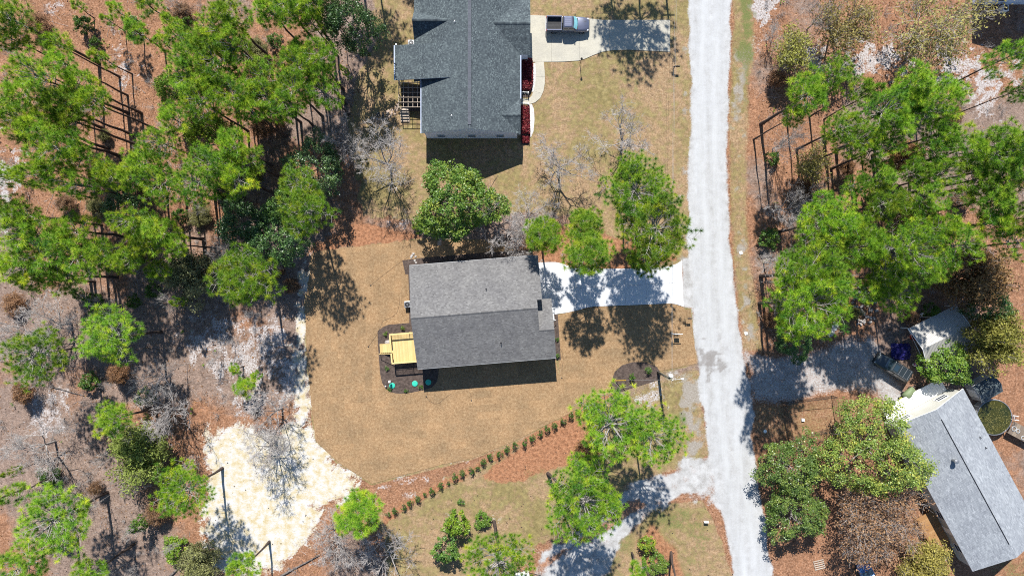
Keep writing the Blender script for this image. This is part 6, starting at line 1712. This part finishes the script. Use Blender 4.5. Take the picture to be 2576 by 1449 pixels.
def S5(x, y): return SRC(1080 + x * 0.16566, 930 + y * 0.16566)
for (x, y, words) in ((420, 1200, 'left green septic lid beside the white control box'), (820, 1165, 'middle green septic lid in the sunlit mulch'), (1058, 1140, 'right green septic lid in the house shadow')):
    e = thing('septic_lid', words, 'lid', at(*S5(x, y)))
    MB().lathe([(0.36, 0.0), (0.36, 0.09), (0.40, 0.095), (0.40, 0.13), (0.34, 0.17), (0.1, 0.185)], 24).build('lid', M['greenlid'], e)
    for k in range(6):
        a = k * 1.047; MB().lathe([(0.02, 0.13), (0.02, 0.16)], 6, (0.37 * math.cos(a), 0.37 * math.sin(a), 0)).build('bolt', M['galv'], e)
e = thing('control_box', 'white septic control box on a post in the mulch bed', 'control box', at(*S5(396, 1112)))
MB().box(-0.05, 0.05, -0.05, 0.05, 0, 1.0).build('post', M['tanwood'], e)
MB().box(-0.14, 0.14, -0.13, 0.13, 0.85, 1.3).build('box', M['white'], e, False, 0.015)
e = thing('vent_stub', 'small white vent pipe left of the septic lids', 'pipe', at(*S5(308, 1206)))
MB().lathe([(0.06, 0), (0.06, 0.35), (0.09, 0.36), (0.09, 0.46), (0.03, 0.5)], 10).build('pipe', M['white'], e)
M['rock'] = mat('pale_rock', (0.55, 0.51, 0.47), (0.42, 0.38, 0.35), 4.0, 0.9, bump=0.6, bscale=10, fine=0.25)
def rock(name, loc, r, seed, m, label=None, cat=None, group=None, flat=0.6):
    rg = np.random.RandomState(seed)
    bm = bmesh.new(); bmesh.ops.create_icosphere(bm, subdivisions=2, radius=1)
    ph = rg.rand(3) * 6
    for v in bm.verts:
        k = 1 + 0.16 * math.sin(v.co.x * 3 + ph[0]) + 0.14 * math.sin(v.co.y * 4 + ph[1]) + 0.1 * math.sin(v.co.z * 5 + ph[2])
        v.co = Vector((v.co.x * k * r, v.co.y * k * r * 0.8, max(-0.05, v.co.z * k * r * flat)))
    me = bpy.data.meshes.new(name); bm.to_mesh(me); bm.free(); setmat(me, m)
    o = bpy.data.objects.new(name, me); o.location = loc; o.rotation_euler = (0, 0, rg.rand() * 6); link(o)
    if label: tag(o, label, cat, group)
    return o
rock('boulder', at(*S5(340, 445)) + Vector((0, 0, 0.05)), 0.42, 3, M['rock'], 'pale boulder beside the deck stairs', 'boulder')
for k, (zx, zy) in enumerate(((1180, 480), (1205, 490), (1190, 470), (1210, 535), (1200, 520), (1175, 492))):
    rock('splash_stone', at(*T(1, 1, zx, zy)) + Vector((0, 0, 0.045)), 0.16 + 0.03 * (k % 3), 20 + k, M['rock'], 'white stone, %s of six in the heap by the top left house corner' % ORD[k], 'stone', 'white stones at the house corner')
for k, (zx, zy) in enumerate(((80, 450), (110, 458), (140, 455), (125, 465))):
    rock('splash_stone', at(*T(2, 1, zx, zy)) + Vector((0, 0, 0.045)), 0.18, 40 + k, M['rock'], 'white stone, %s of four in the heap by the top right house corner' % ORD[k], 'stone', 'white stones at the other house corner')
# drain hoses lying on the sod
M['hose'] = mat('brown_hose', (0.10, 0.07, 0.05), (0.07, 0.05, 0.04), 2.0, 0.8)
def hose(pts, label):
    e = thing('drain_hose', label, 'hose', at(*pts[0]))
    P = [at(*p) - at(*pts[0]) + Vector((0, 0, 0.05)) for p in pts]
    MB().path([tuple(p) for p in P], 0.016, 5).build('hose', M['hose'], e)
    MB().lathe([(0.09, 0.04), (0.09, 0.08), (0.04, 0.1)], 10).build('end_cap', M['black'], e)
hose([T(1, 1, *p) for p in ((868, 707), (900, 680), (985, 612), (1050, 560), (1100, 528), (1160, 482))], 'thin dark drain hose running to the top left house corner')
hose([T(1, 1, *p) for p in ((850, 1168), (878, 1130), (910, 1085), (945, 1010), (960, 975), (1030, 945), (1065, 915), (1085, 850), (1090, 760))], 'curving thin drain hose left of the deck')
hose([T(2, 1, *p) for p in ((376, 1405), (378, 1340), (388, 1260), (378, 1210), (365, 1185))], 'thin drain hose on the front lawn by the house corner')
hose([T(1, 2, *p) for p in ((1627, 125), (1625, 90), (1615, 60))], 'short thin hose below the house shadow')
hose([T(1, 2, *p) for p in ((1288, 95), (1310, 130), (1350, 150), (1385, 145), (1430, 105), (1475, 75))], 'looping thin hose below the house shadow')

# stepping stones and blocks behind the green-roofed house
M['paver'] = mat('round_paver', (0.60, 0.46, 0.36), (0.50, 0.38, 0.30), 4.0, 0.9, fine=0.2)
STN = [(70, 915), (118, 928), (180, 935), (225, 950), (278, 952), (335, 942), (390, 925), (443, 890), (475, 858), (492, 808), (395, 785), (433, 765), (493, 747), (575, 678), (610, 632), (622, 665), (605, 718), (600, 752), (560, 828), (565, 742)]
proto = None
for k, (x, y) in enumerate(STN):
    e = thing('stepping_stone', ('round tan stepping stone, %s along the curve from its left end' % ORD[k]), 'stepping stone', at(*Z3(x, y)), k * 1.3, 'stepping stones behind the green-roofed house')
    r = 0.17 if k < 13 else 0.14
    MB().lathe([(r, 0.0), (r, 0.05), (r * 0.85, 0.065)], 12, sx=1.15, tint=0.5).build('stone', M['paver'], e)
M['block'] = mat('cinder_block', (0.30, 0.29, 0.28), (0.24, 0.23, 0.22), 5.0, 0.95, fine=0.25)
for k, (x, y, a) in enumerate(((203, 848, 70), (308, 860, 85), (405, 840, 45))):
    e = thing('cinder_block', ('left', 'middle', 'right')[k] + ' cinder block inside the curve of stepping stones', 'block', at(*Z3(x, y)), R(a))
    b = MB()
    for (x0, x1_, y0, y1_) in ((-0.28, 0.28, 0.09, 0.13), (-0.28, 0.28, -0.13, -0.09), (-0.28, -0.23, -0.09, 0.09), (0.23, 0.28, -0.09, 0.09), (-0.025, 0.025, -0.09, 0.09)):
        b.box(x0, x1_, y0, y1_, 0, 0.2)
    b.build('shell', M['block'], e)

# round pool, its deck and things around the pale house
pc = at(*SRC(2912, 1222), 1.2)
M['poolwater'] = mat('murky_water', (0.035, 0.045, 0.012), (0.075, 0.07, 0.012), 0.8, 0.12, 0, 0.5, fine=0.5, fscale=6, bump=0.05, bscale=8)
pl = thing('round_pool', 'round above-ground pool of murky green water', 'pool', (pc.x, pc.y, 0))
MB().lathe([(2.38, 0), (2.38, 1.15)], 40).build('wall', M['siding_grey'], pl)
rim = MB(); n = 40
for k in range(n):
    a0, a1 = 6.2832 * k / n, 6.2832 * (k + 1) / n
    c = lambda r, a, z: (r * math.cos(a), r * math.sin(a), z)
    rim.poly([c(2.32, a0, 1.25), c(2.41, a0, 1.25), c(2.41, a1, 1.25), c(2.32, a1, 1.25)])
    rim.poly([c(2.41, a0, 1.25), c(2.41, a0, 1.16), c(2.41, a1, 1.16), c(2.41, a1, 1.25)])
    rim.poly([c(2.32, a0, 1.16), c(2.32, a0, 1.25), c(2.32, a1, 1.25), c(2.32, a1, 1.16)])
rim.build('rim', M['galv'], pl)
MB().lathe([(2.33, 1.152), (2.33, 1.2)], 40).build('water', M['poolwater'], pl)
for k in range(10): MB().box(2.385, 2.44, -0.05, 0.05, 0, 1.16, M=Matrix.Rotation(k * 0.628, 4, 'Z')).build('upright', M['white'], pl)
ld = MB()
for y in (-0.25, 0.25): ld.path([(2.3, y, 1.0), (2.3, y, 1.9), (2.8, y, 1.9), (3.0, y, 0)], 0.03, 6)
for k in range(4): ld.tube((2.85 + k * 0.04, -0.25, 1.1 - k * 0.3), (2.85 + k * 0.04, 0.25, 1.1 - k * 0.3), 0.03, n=6)
ld.build('ladder', M['white'], pl)
rg = np.random.RandomState(3)
a_ = rg.rand(900) * 6.283; r_ = np.sqrt(rg.rand(900)) * 2.25
Pp = np.stack([r_ * np.cos(a_), r_ * np.sin(a_), np.full(900, 1.208)], 1)
keep = rg.rand(900) < np.clip(0.35 + 0.5 * (Pp[:, 1] < 0.3), 0, 1)
o = bpy.data.objects.new('floating_leaves', leaf_mesh('floating_leaves', Pp[keep], rg.uniform(0.03, 0.08, keep.sum()), rg, M['olive'], rg.normal(0.4, 0.25, keep.sum()), 8.0)); link(o, pl); o['kind'] = 'stuff'
pd = thing('pool_deck', 'weathered plank deck right of the round pool', 'deck', at(*SRC(2975, 1262)), R(-28))
rnd = random.Random(2)
for k in range(12): MB().box(-1.6 + k * 0.3, -1.32 + k * 0.3, -0.9, 0.9, 1.0, 1.04, rnd.random()).build('deck_board', M['oldwood'], pd)
for (x, y) in ((-1.5, -0.8), (-1.5, 0.8), (1.8, -0.8), (1.8, 0.8)): MB().box(x - 0.05, x + 0.05, y - 0.05, y + 0.05, 0, 1.0).build('post', M['oldwood'], pd)
for k, (sx, sy, r) in enumerate(((2970, 1255, 0.3), (2981, 1262, 0.25), (2996, 1282, 0.25))):
    e = thing('swim_ring', ('left', 'middle', 'right')[k] + ' pale ring lying on the pool deck', 'ring', at(*SRC(sx, sy), 1.05))
    q = MB(); pts = [(r * math.cos(t * 0.3927), r * math.sin(t * 0.3927), 0.04) for t in range(17)]; q.path(pts, 0.05, 6); q.build('ring', M['siding_grey'], e)
rt = thing('round_table', 'white round table with teal bowl on the side deck', 'table', at(*SRC(2763, 1631), 1.4))
rt.location.z = 0.7
MB().lathe([(0.55, 0.70), (0.55, 0.74), (0.5, 0.75)], 24).build('table_top', M['white'], rt)
MB().lathe([(0.25, 0), (0.06, 0.05), (0.06, 0.7)], 12).build('pedestal', M['white'], rt)
M['teal'] = mat('teal_plastic', (0.03, 0.38, 0.36), (0.03, 0.32, 0.3), 3.0, 0.4)
e = thing('bowl', 'small teal bowl on the white round table', 'bowl', at(*SRC(2763, 1630), 1.46))
MB().lathe([(0.08, 0.0), (0.16, 0.1), (0.14, 0.1), (0.07, 0.02)], 14).build('bowl', M['teal'], e)
# netted play pen
M['net'] = mat('black_net', (0.02, 0.018, 0.018), (0.015, 0.014, 0.014), 3.0, 0.8)
def Sp(x, y): return SRC(2290 + x * 0.138, 1120 + y * 0.138)
pen = thing('netted_pen', 'square black netted pen on bare ground by the road', 'pen', at(*Sp(700, 800)))
o0 = pen.location
cor = [at(*Sp(*p), 1.9) - Vector((o0.x, o0.y, 0)) for p in ((105, 470), (1195, 322), (1290, 1010), (268, 1235))]
for c in cor:
    MB().tube((c.x, c.y, 0), (c.x, c.y, 1.9), 0.045, n=8).build('post', M['black'], pen)
for k in range(4):
    a, b = cor[k], cor[(k + 1) % 4]
    rp = MB()
    for j in range(8):
        p, q = a.lerp(b, j / 8), a.lerp(b, (j + 1) / 8)
        s0, s1 = 0.25 * 4 * (j / 8) * (1 - j / 8), 0.25 * 4 * ((j + 1) / 8) * (1 - (j + 1) / 8)
        rp.tube((p.x, p.y, 1.9 - s0), (q.x, q.y, 1.9 - s1), 0.03, n=5)
    rp.build('top_rope', M['net'], pen)
    net = MB(); L = (b - a).length; n = int(L / 0.14)
    for j in range(n + 1):
        p = a.lerp(b, j / n); sg_ = 0.25 * 4 * (j / n) * (1 - j / n); net.tube((p.x, p.y, 0.02), (p.x, p.y, 1.9 - sg_), 0.006, n=3, cap=False)
    for j in range(12):
        z = 0.05 + j * 0.135; net.tube((a.x, a.y, z), (b.x, b.y, z), 0.006, n=3, cap=False)
    no = net.build('net', M['net'], pen); no['kind'] = 'stuff'
e = thing('white_box', 'small white box on the ground inside the netted pen', 'box', at(*Sp(442, 790)))
MB().box(-0.19, 0.19, -0.19, 0.19, 0, 0.25).build('box', M['white'], e, False, 0.02)
for k, (x, y, r) in enumerate(((800, 1275, 0.36), (912, 1260, 0.32))):
    e = thing('wire_stool', ('left', 'right')[k] + ' dark round wire stool below the netted pen', 'stool', at(*Sp(x, y)))
    q = MB(); q.path([(r * math.cos(t * 0.3927), r * math.sin(t * 0.3927), 0.55) for t in range(17)], 0.035, 6); q.build('hoop', M['black'], e)
    for t in range(4): MB().tube((r * math.cos(t * 1.57), r * math.sin(t * 1.57), 0.55), (r * 0.9 * math.cos(t * 1.57), r * 0.9 * math.sin(t * 1.57), 0), 0.02, n=5).build('leg', M['black'], e)
# pallet
pt = thing('wooden_pallet', 'weathered wooden pallet under the dark trees by the road', 'pallet', at(*SRC(2399, 1652)), R(14))
for k in range(5): MB().box(-0.72, 0.72, -0.62 + k * 0.28, -0.49 + k * 0.28, 0.1, 0.125, k / 5).build('slat', M['palewood'], pt)
for x in (-0.65, 0, 0.65): MB().box(x - 0.05, x + 0.05, -0.62, 0.63, 0, 0.1, 0.8).build('runner', M['oldwood'], pt)
# clutter by the carport
M['tarp'] = mat('blue_tarp', (0.03, 0.025, 0.22), (0.02, 0.018, 0.14), 3.0, 0.45, fine=0.2, bump=0.8, bscale=5)
rg = np.random.RandomState(8); tmb = MB(); G = 14
co = at(*SRC(2637, 1029))
hv = {}
for i in range(G + 1):
    for j in range(G + 1):
        x, y = (i / G - 0.5) * 2.6, (j / G - 0.5) * 2.2
        hv[i, j] = Vector((x + rg.normal(0, 0.05), y + rg.normal(0, 0.05), max(0.02, (0.75 - 0.45 * math.hypot(x, y * 1.2)) + rg.normal(0, 0.07))))
for i in range(G):
    for j in range(G): tmb.poly([hv[i, j], hv[i + 1, j], hv[i + 1, j + 1], hv[i, j + 1]])
o = tmb.build('tarp_heap', M['tarp']); o.location = co; tag(o, 'crumpled dark blue tarp heaped between the SUV and carport', 'tarp')
M['redp'] = mat('red_plastic', (0.62, 0.06, 0.03), (0.5, 0.04, 0.02), 3.0, 0.4)
e = thing('red_bin', 'bright red tub at the open end of the carport', 'tub', at(*SRC(2677, 988), 0.5)); e.location.z = 0
MB().lathe([(0.3, 0), (0.38, 0.55), (0.42, 0.56), (0.34, 0.55), (0.27, 0.05)], 18).build('tub', M['redp'], e)
e = thing('white_bucket', 'white bucket with pink lid below the carport', 'bucket', at(*SRC(2678, 1068), 0.2)); e.location.z = 0
MB().lathe([(0.17, 0), (0.2, 0.4), (0.22, 0.41), (0.1, 0.44)], 16).build('bucket', M['white'], e)
MB().lathe([(0.13, 0.44), (0.12, 0.47)], 14, (-0.06, 0.06, 0)).build('lid', mat('pink_plastic', (0.6, 0.08, 0.22), None, 3, 0.4), e)
M['lime'] = mat('lime_cover', (0.42, 0.46, 0.02), (0.32, 0.38, 0.02), 3.0, 0.5)
M['sage'] = mat('sage_cover', (0.25, 0.32, 0.17), (0.2, 0.26, 0.13), 3.0, 0.6)
e = thing('garden_tractor', 'covered sage green garden tractor above the white awning', 'tractor', at(*SRC(2656, 1150)), R(40)); 
MB().loft([car_loop(-0.85, 0.2, 0.7, 0.42, 0.15), car_loop(-0.4, 0.2, 1.05, 0.5, 0.2, 0.1), car_loop(0.3, 0.2, 0.9, 0.48, 0.2, 0.1), car_loop(0.9, 0.25, 0.7, 0.4, 0.15, 0.05)]).build('cover', M['sage'], e, True)
for (x, y) in ((-0.5, -0.5), (-0.5, 0.5), (0.65, -0.42), (0.65, 0.42)): wheel(e, x, y, 0.2, 0.14)
e = thing('push_mower', 'lime green push mower above the white awning', 'mower', at(*SRC(2640, 1168)), R(200))
MB().loft([car_loop(-0.35, 0.12, 0.3, 0.28, 0.08), car_loop(0.0, 0.12, 0.42, 0.32, 0.1, 0.05), car_loop(0.4, 0.12, 0.3, 0.28, 0.08)]).build('deck', M['lime'], e, True)
q = MB(); q.path([(-0.3, -0.25, 0.25), (-1.0, -0.25, 0.95), (-1.0, 0.25, 0.95), (-0.3, 0.25, 0.25)], 0.02, 6); q.build('handle', M['black'], e)
for (x, y) in ((-0.3, -0.33), (-0.3, 0.33), (0.3, -0.33), (0.3, 0.33)): wheel(e, x, y, 0.11, 0.06)
bk = thing('bicycle', 'bicycle lying down beside the green tractor', 'bicycle', at(*SRC(2672, 1143)), R(30))
for x in (-0.5, 0.5):
    q = MB(); q.path([(x + 0.32 * math.cos(t * 0.3927), 0.32 * math.sin(t * 0.3927), 0.08) for t in range(17)], 0.02, 5); q.build('wheel', M['tyre'], bk)
q = MB(); q.path([(-0.5, 0, 0.1), (-0.1, 0.5, 0.12), (0.4, 0.45, 0.14), (0.5, 0, 0.1)], 0.02, 6); q.path([(-0.1, 0.5, 0.12), (0.05, 0.0, 0.1), (0.4, 0.45, 0.14)], 0.02, 6); q.build('frame', M['galv'], bk)
MB().box(-0.2, 0.02, 0.5, 0.6, 0.1, 0.16).build('saddle', M['black'], bk)
# heap of broken blocks under the pines
rg = np.random.RandomState(12)
hp = MB()
cc = at(*T(3, 1, 725, 860))
for k in range(75):
    a = rg.rand() * 6.28; r = np.sqrt(rg.rand())
    x, y = r * math.cos(a) * 1.7, r * math.sin(a) * 3.0
    z = max(0, 0.5 * (1 - r)) * rg.rand()
    Mx = Matrix.Translation((x, y, z + 0.12)) @ Euler((rg.normal(0, 0.3), rg.normal(0, 0.3), rg.rand() * 3)).to_matrix().to_4x4()
    s = rg.uniform(0.12, 0.24)
    hp.box(-s, s, -s * 0.6, s * 0.6, -0.1, 0.1, rg.rand(), M=Mx)
o = hp.build('block_heap', M['rock']); o.location = cc; tag(o, 'heap of pale broken blocks under the right pines', 'rubble', None, 'stuff')
e = thing('brush_pile', 'small tan pile of cut branches above the carport', 'brush pile', at(*SRC(2653, 901)))
sg2 = []
for k in range(70):
    a = rg.rand() * 6.28; p = np.array([rg.normal(0, 0.4), rg.normal(0, 0.4), rg.uniform(0.02, 0.4)]); d = np.array([math.cos(a), math.sin(a), rg.normal(0, 0.15)]) * rg.uniform(0.3, 0.7)
    sg2.append(np.concatenate([p - d, p + d, [0.025, 0.015]]))
o = bpy.data.objects.new('branches', segs_mesh('branches', sg2, M['tanwood'], 4)); link(o, e); o['kind'] = 'stuff'
e = thing('sheet_scrap', 'pale grey scrap sheets lying above the east driveway', 'scrap', at(*T(3, 1, 490, 1040)), R(30))
for k in range(4): MB().box(-0.45, 0.45, -0.28, 0.28, 0.02, 0.05, M=Matrix.Translation((k * 0.38 - 0.5, k * 0.3 - 0.4, k * 0.05)) @ Euler((0.1 * k, 0.05, k * 0.7)).to_matrix().to_4x4()).build('sheet', M['siding_grey'], e)
e = thing('white_tote', 'white storage tote under the right pines', 'tote', at(*T(3, 1, 862, 722)), R(15))
MB().box(-0.3, 0.3, -0.45, 0.45, 0, 0.4).build('box', M['white'], e, False, 0.03); MB().box(-0.33, 0.33, -0.48, 0.48, 0.4, 0.44).build('lid', M['siding_grey'], e)
e = thing('boat_trailer', 'thin metal trailer frame leaning along the carport edge', 'trailer', at(*T(3, 1, 1130, 935)), R(32))
q = MB(); q.tube((-2.6, 0.1, 0.5), (2.6, 0.1, 0.5), 0.035, n=6); q.tube((-2.6, -0.25, 0.5), (2.2, -0.25, 0.5), 0.035, n=6)
for k in range(5): q.tube((-2.0 + k, 0.1, 0.5), (-2.0 + k, -0.25, 0.5), 0.03, n=6)
q.build('frame', M['galv'], e)
for s in (-1, 1): wheel(e, -0.2, s * 0.5 - 0.07, 0.28, 0.16)
MB().box(0.1, 0.5, -0.2, 0.25, 0.55, 0.85).build('motor', M['white'], e, False, 0.05)
# stepping pavers above the new roof
for k, (zx, zy, a, words) in enumerate(((1387, 372, 88, 'upright rectangular paver set in the sod above the roof'), (1460, 345, 2, 'wide rectangular paver set in the sod above the roof'))):
    e = thing('paver', words, 'paver', at(*T(1, 1, zx, zy)), R(a))
    MB().box(-0.62, 0.62, -0.27, 0.27, 0.02, 0.065).build('slab', M['paver'], e, False, 0.01)
# fallen logs
def log(a, b, r, label):
    A, B = at(*a), at(*b); e = thing('fallen_log', label, 'log', A)
    d = B - A; s = MB(); n = 6
    for k in range(n): s.tube(d * (k / n) + Vector((0, 0, r + 0.04 * math.sin(k * 2))), d * ((k + 1) / n) + Vector((0, 0, r + 0.04 * math.sin(k * 2 + 2))), r * (1 - 0.5 * k / n), r * (1 - 0.5 * (k + 1) / n), 8)
    s.build('trunk', M['deadbark'], e, True)
    s = MB()
    for k in range(3):
        p = d * (0.4 + 0.2 * k) + Vector((0, 0, r)); s.tube(p, p + Vector((d.y, -d.x, 0)).normalized() * (0.5 + 0.2 * k) * (-1) ** k + Vector((0, 0, 0.2)), r * 0.3, r * 0.1, 5)
    s.build('stub_branch', M['deadbark'], e)
log(T(0, 2, 1290, 1445), T(0, 2, 1465, 1280), 0.16, 'fallen log at the bottom edge left of the sand clearing')
log(T(1, 2, 190, 1445), T(1, 2, 480, 1290), 0.15, 'long fallen log below the sand clearing')
log(T(0, 2, 860, 1410), T(0, 2, 1000, 1320), 0.13, 'fallen log in the bottom left corner woods')
log(T(0, 0, 640, 200), T(0, 0, 705, 245), 0.11, 'short pale broken log in the upper left clearing')
log(T(0, 0, 1265, 60), T(0, 0, 1420, 195), 0.12, 'pale fallen log near the top of the left clearing')
log(T(0, 1, 360, 200), T(0, 1, 440, 215), 0.12, 'fallen log in the middle left woods')
log(T(0, 2, 380, 15), T(0, 2, 640, 90), 0.1, 'thin fallen trunk in the lower left woods')

# ------------------------------------------------------------------ litter, sticks, cones and underbrush (nobody could count these)
def woods_points(n, rg, polys, dens_noise=True):
    X = rg.uniform(-70, 70, n); Y = rg.uniform(-40, 40, n)
    ok = np.zeros(n, bool)
    for p in polys: ok |= sdf(W2(p), X, Y) > 0
    if dens_noise: ok &= rg.rand(n) < np.clip(0.6 + fbm(X, Y, 5, 5, 2) * 1.8, 0.1, 1)
    return X[ok], Y[ok]
WOODL = [(0, 0), (900, 0), (890, 560), (740, 640), (720, 1040), (520, 1060), (480, 1300), (540, 1449), (0, 1449)]
WOODR = [(1910, 0), (2576, 0), (2576, 900), (2250, 850), (2050, 870), (1900, 880)]
WOODB = [(780, 1340), (960, 1290), (1040, 1449), (700, 1449)]
rg = np.random.RandomState(44)
X, Y = woods_points(26000, rg, [WOODL, WOODR, WOODB])
k = len(X)
P = np.stack([X, Y, np.full(k, 0.03) + rg.rand(k) * 0.04], 1)
lit = leaf_mesh('leaf_litter', P, rg.uniform(0.05, 0.17, k), rg, M['brownleaf'], np.clip(rg.normal(0.45, 0.3, k), 0, 1), 2.2, 1.8)
o = bpy.data.objects.new('leaf_litter', lit); link(o); tag(o, 'scattered brown leaf litter on the woods floor', 'leaf litter', None, 'stuff')
X, Y = woods_points(14000, rg, [WOODL, WOODR, WOODB])
k = len(X); a = rg.rand(k) * 6.283; L = rg.uniform(0.12, 0.6, k) * (1 + 2 * (rg.rand(k) < 0.06))
d = np.stack([np.cos(a) * L, np.sin(a) * L, rg.normal(0, 0.04, k)], 1); P = np.stack([X, Y, np.full(k, 0.06)], 1)
rr = rg.uniform(0.008, 0.022, k)
st_ = np.concatenate([P - d, P + d, rr[:, None], (rr * 0.5)[:, None]], 1)
o = bpy.data.objects.new('fallen_twigs', segs_mesh('fallen_twigs', st_, M['twig'], 3)); link(o); tag(o, 'grey fallen twigs strewn over the woods floor', 'twigs', None, 'stuff')
X, Y = woods_points(1300, rg, [WOODL, Z_SLAWN, Z_SELAWN, Z_SAND], False)
cm = []
for x, y in zip(X, Y):
    cm.append(np.concatenate([[x, y, 0.03], [x + rg.normal(0, 0.08), y + rg.normal(0, 0.08), 0.09], [0.07, 0.03]]))
o = bpy.data.objects.new('pine_cones', segs_mesh('pine_cones', cm, M['bark'], 6)); link(o); tag(o, 'dark pine cones dotted over sand and grass', 'pine cones', None, 'stuff')
# twiggy underbrush
X, Y = woods_points(1500, rg, [WOODL, WOODR, WOODB, [(1240, 540), (1420, 540), (1480, 620), (1360, 650), (1260, 640)], [(880, 300), (960, 300), (1040, 560), (900, 560)]])
ub = []
for x, y in zip(X, Y):
    s = rg.uniform(0.4, 1.1)
    for j in range(14):
        a = rg.rand() * 6.283; p = np.array([x + rg.normal(0, 0.12), y + rg.normal(0, 0.12), 0.0]); d = np.array([math.cos(a) * rg.rand(), math.sin(a) * rg.rand(), rg.uniform(0.5, 1.2)]) * s
        e_ = p + d
        ub.append(np.concatenate([p, e_, [0.014, 0.008]]))
        ub.append(np.concatenate([e_, e_ + (rg.normal(0, 0.5, 3) + [0, 0, 0.3]) * s * 0.6, [0.008, 0.004]]))
        ub.append(np.concatenate([(p + e_) / 2, (p + e_) / 2 + (rg.normal(0, 0.5, 3) + [0, 0, 0.3]) * s * 0.6, [0.008, 0.004]]))
o = bpy.data.objects.new('underbrush', segs_mesh('underbrush', ub, M['twig'], 3)); link(o); tag(o, 'low grey twiggy underbrush through the woods', 'underbrush', None, 'stuff')
# low evergreen sprigs
X, Y = woods_points(420, rg, [WOODL, WOODR])
C, D = [], []
for x, y in zip(X, Y):
    for j in range(rg.randint(1, 4)): C.append([x + rg.normal(0, 0.2), y + rg.normal(0, 0.2), rg.uniform(0.1, 0.5)]); D.append([rg.normal(0, 0.3), rg.normal(0, 0.3), 1])
C = np.array(C); D = unit(np.array(D))
o = bpy.data.objects.new('pine_seedlings', tuft_mesh('pine_seedlings', C, D, rg.uniform(0.18, 0.34, len(C)), rg, M['pine'], 14, 0.05)); link(o); tag(o, 'green pine seedlings and grass tufts on the woods floor', 'seedlings', None, 'stuff')
# loose straw on the sand
X, Y = woods_points(5000, rg, [Z_SAND])
k = len(X); a = rg.rand(k) * 6.283; L = rg.uniform(0.08, 0.22, k)
d = np.stack([np.cos(a) * L, np.sin(a) * L, rg.normal(0, 0.01, k)], 1); P = np.stack([X, Y, np.full(k, 0.025)], 1)
o = bpy.data.objects.new('loose_straw', segs_mesh('loose_straw', np.concatenate([P - d, P + d, np.full((k, 1), 0.009), np.full((k, 1), 0.006)], 1), mat('straw', (0.62, 0.47, 0.2), (0.5, 0.36, 0.14), 2.0, 0.8), 3)); link(o); tag(o, 'yellow straw strewn over the white sand clearing', 'straw', None, 'stuff')
bpy.context.view_layer.update()
